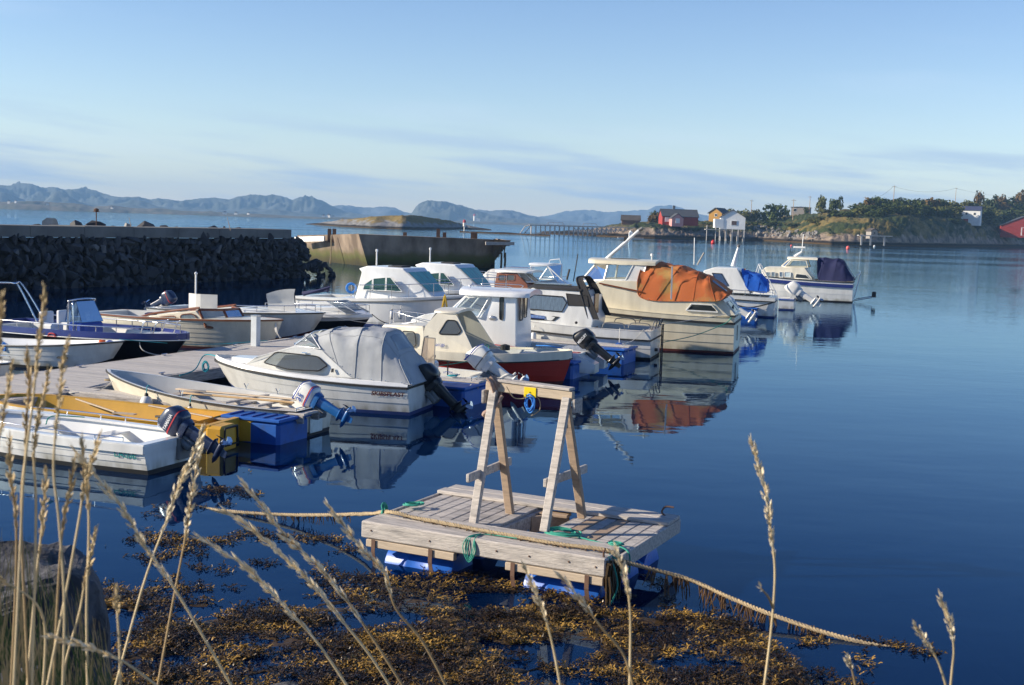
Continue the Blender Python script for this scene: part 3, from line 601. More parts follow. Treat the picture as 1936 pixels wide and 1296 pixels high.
p = W(1190, 451, 0); t = thing('dock_box', 'pale box on a small float at the foot of the pier', 'box', (p.x, p.y - 4, 0)); b = MB(); b.box((0, 0, .2), (9, 2, .35)); b.build('float', t, 'weathered_wood_b'); b = MB(); b.box((0, 0, 1.3), (1.3, 1.1, 1.9), bev=.1); b.lathe([(.5, 2.2), (.35, 2.7), (.1, 2.8)], n=8); b.build('box', t, 'house_white')
# rubble armour on the headland shore
SH = [stone_mesh('stone', 300 + i, m=None) for i in range(6)]
for me in SH: me.materials.append(mat('armour_stone', (.27, .25, .23), .9, .5, .6, world=True))
t = thing('stone_revetment', 'low revetment of tumbled pale boulders between the stilt boathouse and the point', 'revetment', (0, 0, 0)); r = random.Random(5)
for i in range(150):
    u = r.uniform(1425, 1545); f = r.uniform(.03, .13); p = ground(u, f); s = r.uniform(1.0, 2.6); inst('boulder', r.choice(SH), t, (p.x, p.y, p.z + .3), (r.uniform(0, 6), r.uniform(0, 6), r.uniform(0, 6)), s)
# buoys
def buoy(u, v, rad, m, lab):
    p = W(u, v, 0); t = thing('buoy', lab, 'buoy', p); b = MB(); b.lathe([(.05 * rad, -.5 * rad), (.7 * rad, -.3 * rad), (rad, .3 * rad), (.95 * rad, .9 * rad), (.55 * rad, 1.5 * rad), (.12 * rad, 1.7 * rad)], n=14); b.build('ball', t, m, smooth=50); b = MB(); b.lathe([(.12 * rad, 1.6 * rad), (.12 * rad, 2.0 * rad), (.05 * rad, 2.05 * rad)], n=8); b.build('eye', t, 'rubber')
mat('buoy_red', (.62, .02, .015), .4, .1); mat('buoy_pink', (.80, .12, .10), .4, .1)
buoy(1348, 461, .62, 'buoy_red', 'red buoy floating in front of the stilt boathouse'); buoy(1603, 471, .5, 'buoy_pink', 'round pink-red buoy off the right hand rocks'); buoy(1496, 466, .28, 'buoy_pink', 'small faint pink buoy near the rocky point'); buoy(1653, 467, .35, 'fender_white', 'tiny white float under the jetty ledge')
# ================================================================== BREAKWATER
mat('wet_stone', (.035, .036, .042), .75, .5, 1.2, world=True); mat('dry_stone', (.065, .065, .072), .85, .45, 1.2, world=True); mat('grey_stone', (.14, .14, .145), .85, .35, 1.5, world=True); mat('light_stone', (.36, .345, .32), .85, .35, 1.5, world=True)
bw = thing('breakwater', 'dark rubble stone breakwater with flat concrete cap', 'breakwater', (0, 0, 0))
A = Vector((-24.4, 58.6, 0)); Bq = Vector((-12.9, 82.5, 0)); dirb = (Bq - A).normalized(); nb = Vector((dirb.y, -dirb.x, 0))
A2 = A - dirb * 26; Ltot = (Bq - A2).length
capz = 3.1; back = 1.6
def bwp(s, o, z): q = A2 + dirb * s - nb * o; return Vector((q.x, q.y, z))
s_end = next(k * .1 for k in range(300, 1500) if PX(bwp(k * .1, back, capz))[0] >= 550)
print('s_end', s_end, PX(bwp(s_end, back, capz)), PX(bwp(s_end + 3, 0, 0)))
b = MB(); b.use('concrete'); k = 14
for i in range(k):
    s0 = s_end * i / k; s1 = s_end * (i + 1) / k - .03; mm = MB(); jz = random.uniform(-.015, .015)
    r0 = [bwp(s0, back, 2.52), bwp(s0, back + 2.6, 2.52), bwp(s0, back + 2.6, capz + jz), bwp(s0, back, capz + jz)]; r1 = [bwp(s1, back, 2.52), bwp(s1, back + 2.6, 2.52), bwp(s1, back + 2.6, capz + jz), bwp(s1, back, capz + jz)]
    mm.loft([r0, r1]); mm.build('cap_slab', bw, mat('cap_concrete', (.16, .16, .155), .9, .35, .8, bump=.02, bscale=8, world=True))
b = MB(); b.use('wet_stone'); b.loft([[bwp(s, .3 + g, -2), bwp(s, back + 6 - g, -2), bwp(s, back + 5 - g, 2.3 * h), bwp(s, back + .15 + g, 2.5 * h)] for s, g, h in ((-2, 0, 1), (Ltot * .5, 0, 1), (s_end - .3, 0, 1), (s_end + 1.4, .3, .5), (s_end + 3.0, .8, .02))]); b.build('core', bw)
SB = [[stone_mesh('stone', 500 + i + j * 10, m=q) for i in range(5)] for j, q in enumerate(('wet_stone', 'dry_stone', 'grey_stone'))]
r = random.Random(11); cnt = 0
def bstone(s, o, z, sz):
    q = bwp(s, o, z); mi = 0 if z < 1.1 or r.random() < .45 else (1 if r.random() < .88 else 2)
    inst('stone', r.choice(SB[mi]), bw, q, (r.uniform(0, 6), r.uniform(0, 6), r.uniform(0, 6)), (sz * r.uniform(.9, 1.4), sz, sz * r.uniform(.7, 1)))
for i in range(230):
    s = 24 + (s_end - 24) * (i + r.random()) / 230; zz = [.1, .75, 1.35, 1.9, 2.35][i % 5] + r.uniform(-.15, .15); bstone(s, back * (zz / 2.5) + r.uniform(-.15, .1), zz, r.uniform(.42, .85))
for i in range(66):
    f = r.random(); z = 2.5 * (1 - f) + r.uniform(-.2, .1); s = s_end + f * 3.4 + r.uniform(-.6, .2); bstone(s, r.uniform(back * (1 - f) - .2, back + 3.5), z - .1, r.uniform(.5, .95))
# the rest of the wall face, too small or dark to pick apart, joined
V = []; Fc = []
for i in range(1100):
    me = r.choice(SB[0]); s = r.uniform(0, s_end + 1.5); z = r.uniform(-.3, 2.5); M4 = Matrix.Translation(bwp(s, back * (z / 2.5) + .22, z)) @ Matrix.Rotation(r.uniform(0, 6), 4, (r.random(), r.random(), r.random() + .1)) @ Matrix.Scale(r.uniform(.35, .8), 4); i0 = len(V)
    V += [tuple(M4 @ v.co) for v in me.vertices]; Fc += [tuple(i0 + k for k in p.vertices) for p in me.polygons]
me = bpy.data.meshes.new('rubble'); me.from_pydata(V, [], Fc); me.materials.append(M_('wet_stone')); o = bpy.data.objects.new('rubble', me); COL.objects.link(o); o.parent = bw; o['kind'] = 'stuff'
# boulders lying on the seaward side, seen over the cap
bl = stone_mesh('boulder', 901, 18, 'dry_stone', (1.2, .9, .8)); bl2 = stone_mesh('boulder', 905, 18, 'light_stone', (1.2, .9, .8)); bl3 = stone_mesh('boulder', 908, 18, 'wet_stone', (1.2, .9, .8))
for i, (u, v, wp, hp_, me, lab) in enumerate([(70, 425, 26, 8, bl3, 'low dark boulder behind the cap, leftmost of the row'), (96, 421, 32, 16, bl2, 'pale pointed boulder on the breakwater, second from the left'), (143, 423, 30, 14, bl3, 'dark square boulder right of the pale pointed one'), (180, 424, 38, 14, bl3, 'broad dark boulder below the thin beacon pole'), (214, 427, 16, 6, bl3, 'tiny dark boulder between the broad dark and the pale one'), (240, 426, 26, 11, bl2, 'pale boulder with dark side near the middle of the row'), (280, 426, 36, 14, bl, 'grey boulder with slanted top right of the driftwood'), (310, 428, 28, 8, bl3, 'flat dark boulder next to the slanted grey one'), (332, 429, 20, 6, bl, 'small flat grey boulder before the gap'), (400, 430, 30, 9, bl, 'flat grey boulder alone after the gap'), (424, 430, 10, 8, bl3, 'narrow dark upright stone near the cap end'), (450, 432, 24, 8, bl3, 'last dark boulder toward the right cap end')]):
    y = 66 + u / 450 * 16; p = DP(u, v, y); sc = y / FPX; o = inst('boulder', me, None, (p.x, p.y, p.z - .15), (0, 0, i * 1.1), (wp * sc * .95, wp * sc * .9, hp_ * sc * 2.2)); tag(o, lab, 'boulder', 'boulders behind the breakwater cap')
p = DP(182, 421, 72); t = thing('beacon_pole', 'thin rusty pole with small lamp behind the breakwater cap', 'pole', p); b = MB(); b.tube([(0, 0, -1), (0, 0, .6)], .035, 6); b.build('post', t, 'rusty_iron'); b = MB(); b.lathe([(.12, .6), (.16, .75), (.05, .82)], n=8); b.tube([(-.2, 0, .62), (.2, 0, .62)], .02, 5); b.build('lamp', t, 'rusty_iron')
for u in (250, 436): p = DP(u, 430, 74); b = MB(); b.tube([(0, 0, -.2), (-.15, 0, .35), (-.2, 0, .6)], .025, 5, r2=.01); o = b.build('driftwood_stick', m='weathered_wood_brown', loc=p); tag(o, 'thin dry stick poking up beside ' + ('the pale boulder with dark side' if u == 250 else 'the last boulder near the cap end'), 'stick', 'sticks between the boulders')
# ================================================================== CONCRETE BARGE WRECK
def bmat():
    M = mat('barge_concrete', (.30, .23, .17), .9, 0, .5, col2=(.13, .095, .07), thr=(.4, .62), bump=.03, bscale=3, world=True, stretch=(1, 1, .5))
    t = M.node_tree; n = t.nodes; l = t.links; bs = n['Principled BSDF']; src = bs.inputs['Base Color'].links[0].from_socket
    g = n.new('ShaderNodeNewGeometry'); sp = n.new('ShaderNodeSeparateXYZ'); l.new(g.outputs['Position'], sp.inputs[0])
    nz = n.new('ShaderNodeTexNoise'); nz.inputs['Scale'].default_value = .5; nz.inputs['Detail'].default_value = 7; l.new(g.outputs['Position'], nz.inputs['Vector'])
    ad = n.new('ShaderNodeMath'); ad.operation = 'MULTIPLY_ADD'; l.new(nz.outputs['Fac'], ad.inputs[0]); ad.inputs[1].default_value = -1.3; l.new(sp.outputs['Z'], ad.inputs[2])
    cr = n.new('ShaderNodeValToRGB'); e = cr.color_ramp.elements; e[0].position = .0; e[0].color = (.03, .025, .01, 1); e[1].position = .62; e[1].color = (.16, .13, .09, 1)
    for pos, c in ((.16, (.05, .045, .012, 1)), (.28, (.075, .08, .02, 1)), (.44, (.12, .10, .045, 1))): x = e.new(pos); x.color = c
    mr = n.new('ShaderNodeMapRange'); mr.inputs[1].default_value = -.7; mr.inputs[2].default_value = 1.7; l.new(ad.outputs[0], mr.inputs[0]); l.new(mr.outputs[0], cr.inputs[0])
    mr2 = n.new('ShaderNodeMapRange'); mr2.inputs[1].default_value = .42; mr2.inputs[2].default_value = .62; l.new(mr.outputs[0], mr2.inputs[0])
    mx = n.new('ShaderNodeMix'); mx.data_type = 'RGBA'; l.new(mr2.outputs[0], mx.inputs['Factor']); l.new(cr.outputs[0], mx.inputs['A']); l.new(src, mx.inputs['B']); l.new(mx.outputs['Result'], bs.inputs['Base Color']); return M
bmat()
bg_ = thing('barge_wreck', 'old concrete barge wreck with weedy sides lying aground', 'barge', (0, 0, 0))
P0 = DP(562, 446, 116); P1 = DP(678, 443, 104); P2 = DP(966, 455, 109)
Q0 = W(600, 498, 0); Q0 = Vector((P0.x + 1.2, P0.y - 1, -1)); Q1 = Vector((P1.x + 1.2, P1.y - .4, -1)); Q2 = Vector((P2.x - 2.6, P2.y - .2, -1))
bk = Vector((-1.5, 9, 0))
def wob(p, k): return p + Vector((0, 0, .12 * noise.noise((p.x * .8, k, 0))))
rows = []
for k in range(9):
    f = k / 8; row = []
    for i in range(13): row.append(P0.lerp(P1, i / 12).lerp(Q0.lerp(Q1, i / 12), f) + Vector((0, 0, 0)))
    bulge = 0 if f < .3 else 0
    for i in range(1, 31):
        a = P1.lerp(P2, i / 30); q = Q1.lerp(Q2, i / 30); ff = f if i < 24 else f
        row.append(a.lerp(q, ff))
    rows.append(row)
b = MB(); b.use('barge_concrete'); b.grid(rows)
top = [wob(p, 1) if 0 < i < len(rows[0]) - 1 else p for i, p in enumerate(rows[0])]
b.grid([rows[0], [p + bk * .06 + Vector((0, 0, .02)) for p in rows[0]], [p + bk * .06 - Vector((0, 0, .5)) for p in rows[0]], [p + bk + Vector((0, 0, -.6)) for p in rows[0]], [p + bk + Vector((0, 0, -4)) for p in rows[0]]])
b.grid([[p, p + bk] for p in (rows[k][-1] for k in range(9))]); b.grid([[p, p + bk] for p in (rows[k][0] for k in range(9))])
b.build('hull', bg_)
b = MB(); b.bar(DP(558, 453, 113.2), DP(613, 451.5, 108.8), .12, .45); b.build('fender_beam', bg_, 'house_white')
b = MB(); b.bar(DP(918, 460.5, 107.4), DP(972, 461, 108.5), .14, .28); b.build('fender_beam', bg_, 'weathered_wood_b')
for u, y in ((622, 109), (631, 108.6), (828, 107), (765, 106), (840, 107.5), (893, 108), (899, 108.4)):
    p = DP(u, 447, y); h = .5 if u in (622, 631, 828) else .18; b = MB(); b.box((p.x, p.y + .3, p.z + h / 2 - .2), (.3, .3, h + .7)); b.build('bollard', bg_, 'rusty_iron')
b = MB(); q = [DP(626, 445, 107.9), DP(626, 470, 107.7), DP(624, 500, 107.5)]; b.tube(q, .06, 5); b.build('chain', bg_, 'rope_tan')
r = random.Random(8); b = MB()
for i in range(26):
    p = DP(945 + r.uniform(-10, 12), 455 + r.uniform(-4, 6), 108.3); b.tube([p, p + Vector((r.uniform(-.2, .2), -.1, -r.uniform(.5, 1.6)))], .12, 4, r2=.03)
for u in (948, 955): b.tube([DP(u, 478, 108), DP(u, 492, 108), DP(u - 1, 509, 108)], .10, 5)
b.build('hanging_weed', bg_, 'kelp_dark')
# ================================================================== LOCAL FRAMES
class Frame:
    def __init__(s, x, y, deg):
        s.o = Vector((x, y, 0)); s.a = math.radians(deg); s.ex = Vector((math.cos(s.a), math.sin(s.a), 0)); s.ey = Vector((-math.sin(s.a), math.cos(s.a), 0))
    def w(s, x, y, z): return s.o + s.ex * x + s.ey * y + Vector((0, 0, z))
    def lp(s, u, v, y):            # photo pixel -> (x, z) on the upright plane local y = const
        d = ray(u, v); c = Vector((0, 0, CH)) - s.o; t = (y - c.dot(s.ey)) / d.dot(s.ey); p = c + d * t; return (p.dot(s.ex), p.z)
    def lx(s, u, v, x):
        d = ray(u, v); c = Vector((0, 0, CH)) - s.o; t = (x - c.dot(s.ex)) / d.dot(s.ex); p = c + d * t; return (p.dot(s.ey), p.z)
    def lz(s, u, v, z):
        p = W(u, v, z) - s.o; return (p.dot(s.ex), p.dot(s.ey))
def twisted_rope(name, pts, r, m, turns_per_m=7, n=5, nst=3, res=.035, parent=None):
    pts = [Vector(p) for p in pts]; P = [pts[0]]
    def cr(p0, p1, p2, p3, t): return .5 * ((2 * p1) + (-p0 + p2) * t + (2 * p0 - 5 * p1 + 4 * p2 - p3) * t * t + (-p0 + 3 * p1 - 3 * p2 + p3) * t ** 3)
    for i in range(len(pts) - 1):
        a = pts[max(i - 1, 0)]; d = pts[min(i + 2, len(pts) - 1)]; k = max(2, int((pts[i + 1] - pts[i]).length / res))
        for j in range(1, k + 1): P.append(cr(a, pts[i], pts[i + 1], d, j / k))
    b = MB(); s = 0; S = [0]
    for a, c in zip(P, P[1:]): s += (c - a).length; S.append(s)
    for q in range(nst):
        T = []
        for i, p in enumerate(P):
            d = (P[min(i + 1, len(P) - 1)] - P[max(i - 1, 0)]).normalized(); e = d.cross(Vector((0, 0, 1))); e = e.normalized() if e.length > .01 else Vector((1, 0, 0)); f = d.cross(e); th = S[i] * turns_per_m * 6.283 + q * 6.283 / nst
            T.append(p + (e * math.cos(th) + f * math.sin(th)) * r * .52)
        b.tube(T, r * .55, n)
    return b.build(name, parent, m, smooth=70), P
def crp(pts, k=6):
    pts = [Vector(p) for p in pts]; P = [pts[0]]
    for i in range(len(pts) - 1):
        p0 = pts[max(i - 1, 0)]; p1 = pts[i]; p2 = pts[i + 1]; p3 = pts[min(i + 2, len(pts) - 1)]
        for j in range(1, k + 1):
            t = j / k; P.append(.5 * ((2 * p1) + (-p0 + p2) * t + (2 * p0 - 5 * p1 + 4 * p2 - p3) * t * t + (-p0 + 3 * p1 - 3 * p2 + p3) * t ** 3))
    return P
def coil(name, c, rad, m, r=.008, loops=4, seed=0, flat=True, lab=None, cat='rope', parent=None, tilt=None, jit=.35):
    q = random.Random(seed); P = []
    for i in range(loops * 10 + 1):
        t = i / 10 * 6.283; R = rad * (1 + jit * math.sin(i * .37 + seed) * q.uniform(.6, 1)); v = Vector((R * math.cos(t), R * math.sin(t) * .7, q.uniform(0, .015) + .004 * i / 10)) if flat else Vector((R * math.cos(t) * .6, q.uniform(-.015, .015), R * math.sin(t)))
        if tilt: v = Matrix.Rotation(tilt, 3, 'Z') @ v
        P.append(Vector(c) + v)
    b = MB(); b.tube(crp(P, 2), r, 5); o = b.build(name, parent, m, smooth=60)
    if lab: tag(o, lab, cat)
    return o
# ================================================================== WORK RAFT IN FRONT
RF = Frame(-1.67, 14.11, -26)
raft = thing('work_raft', 'weathered wooden work raft on blue barrels with two trestles', 'raft', RF.o, RF.a)
def part(b, name, m, parent=raft, **k): return b.build(name, parent, m, **k)
def wood(a, c, w, h, name='plank', m='weathered_wood', up=(0, 0, 1), bev=.008, parent=raft): b = MB(); b.bar(a, c, w, h, up, bev); return b.build(name, parent, m)
r = random.Random(4)
def wm_(): return r.choice(['weathered_wood', 'weathered_wood', 'weathered_wood_b', 'weathered_wood'])
wood((-.02, .17, .40), (3.04, .17, .40), .34, .20, 'front_beam', bev=.015)
wood((-.0, .49, .455), (3.0, .49, .455), .28, .09, 'plank')
wood((.05, .035, .247), (1.22, .035, .247), .07, .09, 'batten', 'fresh_wood'); wood((1.86, .035, .247), (3.02, .035, .247), .07, .09, 'batten', 'fresh_wood')
for x0, n_ in ((.02, 9), (2.0, 7)):
    for i in range(n_):
        x = x0 + .075 + i * .152; mm = wm_()
        if x0 > 1 and i in (1, 3): mm = 'weathered_wood_brown'
        wood((x, .62, .455 + r.uniform(-.004, .004)), (x, 2.16, .455 + r.uniform(-.004, .004)), .142, .035, 'plank', mm)
for k, y in enumerate((1.96, 2.18)): wood((-.06 + .04 * k, y, .498 + .003 * k), (3.1, y, .498 + .003 * k), .212, .046, 'plank')
wood((3.075, .36, .385), (3.075, 2.32, .385), .05, .17, 'side_board'); wood((-.06, .40, .385), (-.06, 2.0, .385), .05, .17, 'side_board', 'weathered_wood_b')
wood((1.41, .36, .36), (1.41, 2.05, .36), .06, .17, 'side_board', 'weathered_wood_b'); wood((1.96, .5, .36), (1.96, 2.1, .36), .06, .17, 'side_board', 'weathered_wood_b')
for y in (.9, 1.5): 
    for x0, x1 in ((0, 1.38), (2, 3.04)): wood((x0, y, .40), (x1, y, .40), .07, .07, 'joist', 'weathered_wood_brown')
for x, y in ((.66, .42), (2.46, .42), (.66, 1.85), (2.46, 1.85), (.66, 1.15), (2.46, 1.15)):
    b = MB(); R = .285; prof = [(.02, -.46), (R - .04, -.46), (R - .01, -.445), (R, -.42), (R, -.2), (R + .008, -.17), (R + .008, -.14), (R, -.11), (R, .11), (R + .008, .14), (R + .008, .17), (R, .2), (R, .42), (R - .01, .445), (R - .04, .46), (.02, .46)]
    b.lathe(prof, (x, y, -.075), 'x', 28); d = b.build('barrel', raft, 'barrel_blue', smooth=40)
for x in (.16, .92, 1.96, 2.84):
    b = MB(); pts = [(x, -.012, .30), (x, -.015, .15), (x + .01, .02, -.02), (x + .01, .12, -.2)]; 
    for a, c in zip(pts, pts[1:]): b.bar(a, c, .006, .045, up=(0, 1, 0)) if False else b.bar(a, c, .05, .006, up=(0, -1, .01))
    b.build('strap', raft, 'rusty_iron')
for x, z in ((.12, .40), (.9, .39), (2.15, .40), (2.62, .41), (2.93, .40), (1.75, .40)):
    b = MB(); b.lathe([(.002, 0), (.011, 0), (.010, .008), (.004, .01)], (x, 0, z), 'y', 8); b.v = [(a, -c - .0, d) for a, c, d in b.v]; b.build('bolt', raft, 'rusty_iron')
# trestles
def leg(u0, v0, y0, u1, v1, y1, w=.10, h=.055):
    x0, z0 = RF.lp(u0, v0, y0); x1, z1 = RF.lp(u1, v1, y1); return (x0, y0, z0), (x1, y1, z1)
yt = 1.12
for q in ((895, 992, .66, 934, 738, 1.06), (966, 985, 1.42, 936, 738, 1.18), (1029, 1004, .70, 1072, 752, 1.06), (1101, 975, 1.58, 1068, 752, 1.2)):
    a, c = leg(*q); print('leg', [round(k, 2) for k in a], [round(k, 2) for k in c]); a = (a[0], a[1], min(a[2], .5)); wood(a, c, .07, .10, 'trestle_leg', 'weathered_wood' if q[1] > 990 else 'weathered_wood_brown', up=(1, 0, 0))
a = RF.lp(922, 728, yt); c = RF.lp(1086, 745, yt); zt = (a[1] + c[1]) / 2
wood((a[0], yt - .02, zt), (c[0], yt - .02, zt - .03), .07, .11, 'crossbeam', 'fresh_wood'); wood((a[0] + .1, yt + .01, zt + .075), (c[0] - .03, yt + .01, zt + .045), .16, .035, 'plank')
print('beam', a, c)
for (xx, (ua, va), (uc, vc)) in ((1.16, (884, 905), (965, 872)), (1.98, (1030, 914), (1108, 886))):
    p = RF.lx(ua, va, xx - .06); q = RF.lx(uc, vc, xx - .06); print('brace', p, q); wood((xx - .06, p[0], p[1]), (xx - .06, q[0], q[1]), .045, .10, 'brace')
wood((c[0] + .03, yt - .08, zt - .14), (c[0] + .03, yt + .14, zt - .14), .04, .16, 'gusset', 'weathered_wood_b'); wood((a[0] - .01, yt - .1, zt - .13), (a[0] - .01, yt + .12, zt - .13), .04, .16, 'gusset', 'weathered_wood_b')
wood((1.43, 1.55, .33), (1.75, 2.0, .33), .05, .2, 'brace', 'weathered_wood_brown'); wood((1.42, 1.85, .42), (1.8, 1.9, .42), .2, .04, 'plank', 'weathered_wood_brown')
b = MB(); b.tube(crp([(2.95, 2.16, .52), (2.9, 2.18, .56), (2.93, 2.22, .62), (3.03, 2.24, .62)]), .012, 6); b.build('hook', raft, 'rusty_iron', smooth=50)
b = MB(); b.tube([(2.99, .08, .46), (2.99, .06, .56), (3.01, .06, .6)], .012, 6); b.build('pin', raft, 'rusty_iron')
# things on the raft
def rw(x, y, z): return RF.w(x, y, z)
tg = RF.lp(1003, 742, yt - .05); wp = rw(tg[0], yt - .06, tg[1]); t = thing('yellow_tag', 'small yellow plastic tag hanging under the trestle crossbeam', 'tag', wp, RF.a)
b = MB(); b.box((0, 0, 0), (.155, .012, .115), bev=.004); b.build('plate', t, 'yellow_plastic'); b = MB(); b.lathe([(.003, 0), (.007, 0), (.007, .006)], (0, -.014, 0), 'y', 8); b.build('screw', t, 'rubber')
coil('rope_coil', wp + Vector((0, -.01, -.13)), .085, 'rope_blue', .008, 6, 3, False, 'blue and tan rope coil hung below the yellow tag', tilt=RF.a)
b = MB(); pp = wp; b.tube(crp([pp + Vector((-.28, 0, .06)), pp + Vector((-.2, 0, -.06)), pp + Vector((-.1, 0, -.08)), pp + Vector((0, -.01, -.05)), pp + Vector((.1, 0, -.07)), pp + Vector((.12, 0, -.2)), pp + Vector((.02, 0, -.28))]), .006, 5); o = b.build('cord', m='rope_tan', smooth=60); tag(o, 'thin frayed cord strung beside the yellow tag', 'cord')
# cloth knotted round the left trestle top
b = MB(); q = random.Random(2); ax = rw(a[0] + .1, yt, zt)
for i in range(9):
    o_ = Vector((q.uniform(-.05, .05), q.uniform(-.09, -.03), q.uniform(-.02, .06))); b.tube(crp([ax + o_ + Vector((-.05, 0, .08)), ax + o_ + Vector((0, -.02, .02)), ax + o_ + Vector((.03, 0, -.12)), ax + o_ + Vector((-.02, 0, -.2 - q.uniform(0, .15)))]), .022, 6, r2=.012)
b.tube(crp([ax + Vector((.09, -.1, -.1)), ax + Vector((0, -.12, -.24)), ax + Vector((-.12, -.1, -.32)), ax + Vector((-.1, -.06, -.36))]), .025, 6)
o = b.build('rag', m='skin_pink_cloth', smooth=60); tag(o, 'faded pinkish rag knotted round the top of the left trestle', 'rag')
b = MB(); b.tube(crp([ax + Vector((.06, -.02, .09)), ax + Vector((.14, -.02, .14)), ax + Vector((.2, .0, .13)), ax + Vector((.24, .02, .16))]), .022, 6, r2=.014); b.tube([ax + Vector((-.25, 0, .08)), ax + Vector((.1, 0, .1))], .008, 5); o = b.build('white_rope_end', m='rope_white', smooth=60); tag(o, 'white rope end tied over the left end of the crossbeam', 'rope')
# thick mooring rope
RP = [W(330, 950, -.05), W(420, 966, .01), W(560, 974, .10), W(690, 972, .32), rw(.10, .42, .535), rw(.5, .36, .53), rw(1.1, .30, .53), rw(1.7, .24, .53), rw(2.4, .20, .53), rw(2.98, .24, .53), rw(3.16, .30, .42), W(1300, 1095, .27), W(1380, 1130, .17), W(1460, 1163, .10), W(1540, 1190, .05), W(1620, 1213, .01), W(1700, 1229, -.03), W(1760, 1240, -.10)]
rope, rpts = twisted_rope('mooring_rope', RP, .027, 'rope_tan', 9); tag(rope, 'thick twisted tan mooring rope laid across the raft with weed on it', 'rope')
V = []; q = random.Random(9); b = MB()
for p in rpts:
    x = p.x; on = (RF.w(1.2, 0, 0).x < x)
    u, v = PX(p)
    if 470 < u < 660: pr = .5; ln = (.05, .12)
    elif 760 < u < 1190: pr = .75; ln = (.02, .05)
    elif 1225 < u < 1560: pr = 1.6 if u < 1480 else 1.0; ln = (.06, .26)
    else: continue
    for _ in range(int(pr * 2.2 + q.random())):
        if 1225 < u < 1560 and fbm(u * .03, 2, 0, 2) < -.12: continue
        l_ = q.uniform(*ln); d = Vector((q.uniform(-.4, .4), q.uniform(-.4, .4), -1)).normalized() if l_ > .052 else Vector((q.uniform(-1, 1), q.uniform(-1, .2), q.uniform(-.3, .15))).normalized()
        a_ = p + Vector((q.uniform(-.02, .02), q.uniform(-.02, .02), -.015)); b.tube([a_, a_ + d * l_ * .5 + Vector((q.uniform(-.01, .01), 0, 0)), a_ + d * l_ + Vector((q.uniform(-.02, .02), 0, 0))], q.uniform(.006, .014), 4, r2=.004)
o = b.build('dried_weed', rope, mat('dried_weed', (.16, .09, .04), .8, 0, 9, col2=(.06, .035, .02), world=True)); o['kind'] = 'stuff'
coil('green_rope_coil', rw(2.2, .78, .49), .18, 'rope_green', .009, 5, 5, True, 'green rope coil lying on the right planks of the raft', tilt=RF.a)
coil('green_rope_knot', rw(2.92, .62, .50), .07, 'rope_green', .009, 5, 8, True, 'green rope knot on the right side board of the raft', tilt=RF.a)
b = MB(); b.tube(crp([rw(2.4, .75, .49), rw(2.6, .68, .49), rw(2.8, .62, .49), rw(3.0, .56, .5), rw(3.12, .5, .45), rw(3.13, .5, .25), rw(3.14, .42, .33)]), .009, 5); o = b.build('green_line', m='rope_green', smooth=60); tag(o, 'green line from the coil over the right edge of the raft', 'rope')
coil('green_rope_lashing', rw(-.02, .50, .54), .06, 'rope_green', .011, 6, 11, False, 'green lashing round the tan rope at the left raft corner', tilt=RF.a + 1.57)
coil('green_rope_loop', rw(.12, .95, .52), .10, 'rope_green', .011, 3, 13, True, 'green rope loop at the left edge of the raft planks', tilt=RF.a + .8)
b = MB()
for k in range(3): b.tube(crp([rw(1.45, .2, .51), rw(1.42 - k * .02, .02, .5), rw(1.40 - k * .03, -.02, .38), rw(1.42, -.02, .27 - k * .02), rw(1.46 + k * .02, -.02, .36), rw(1.47, .02, .5), rw(1.5, .2, .51), rw(1.9, .2, .52)]), .006, 5)
o = b.build('green_rope_loops', m='rope_green', smooth=60); tag(o, 'thin green rope loops hanging over the front beam of the raft', 'rope')
b = MB(); b.tube(crp([rw(3.02, .12, .5), rw(3.1, .1, .4), rw(3.14, .12, .2), rw(3.10, .05, 0.02), rw(3.02, .0, -.03)]), .010, 5); b.tube(crp([rw(3.0, .2, .5), rw(3.14, .2, .42), rw(3.16, .16, .3)]), .012, 5); o = b.build('green_rope_tail', m='rope_green', smooth=60); tag(o, 'frayed green rope tail hanging at the right front corner of the raft', 'rope')
# weed and rubber hanging at the right end of the beam
b = MB(); q = random.Random(6)
for i in range(46):
    p = Vector((3.03 + q.uniform(0, .06), q.uniform(.0, .32), q.uniform(.3, .48))); b.tube([p, p + Vector((q.uniform(-.02, .03), 0, -.15)), p + Vector((q.uniform(-.03, .05), 0, -q.uniform(.25, .45)))], .018, 4, r2=.006)
o = b.build('hanging_weed', raft, 'kelp_dark'); o['kind'] = 'stuff'
# ================================================================== PONTOON AND FINGER PIERS
PF = Frame(0, 0, 68)     # local x runs away along the pontoon, local y to the left; n = -y
pont = thing('pontoon', 'long grey planked floating pontoon between the two rows of boats', 'pontoon', (0, 0, 0), PF.a)
YN, YF = 17.0, 19.5       # y of near and far edge
r = random.Random(12); pw = .145; k0 = 0; V = MB(); V.use('weathered_wood'); s = 14.0; cnt = 0
while s < 64:
    z = .44 + r.uniform(-.003, .003)
    if cnt < 150 and s > 18:
        b = MB(); b.box((s, (YN + YF) / 2 + r.uniform(-.01, .01), z), (pw - .012, YF - YN, .03), bev=.003); b.build('plank', pont, r.choice(['weathered_wood_y', 'weathered_wood_y2']) if 0 else r.choice(['dock_board', 'dock_board', 'dock_board_b']) if 'dock_board' in _mats else (mat('dock_board', (.50, .47, .44), .8, 0, 3, col2=(.40, .375, .35), thr=(.42, .66), bump=.004, bscale=12, stretch=(9, 1, 9)) and mat('dock_board_b', (.45, .425, .40), .8, 0, 3, col2=(.36, .34, .32), thr=(.42, .66), bump=.004, bscale=12, stretch=(9, 1, 9)))); cnt += 1
    else: V.use('dock_board' if 'dock_board' in _mats else 'weathered_wood'); V.box((s, (YN + YF) / 2, z), (pw - .012, YF - YN, .03))
    s += pw
o = V.build('planking', pont); o['kind'] = 'stuff'
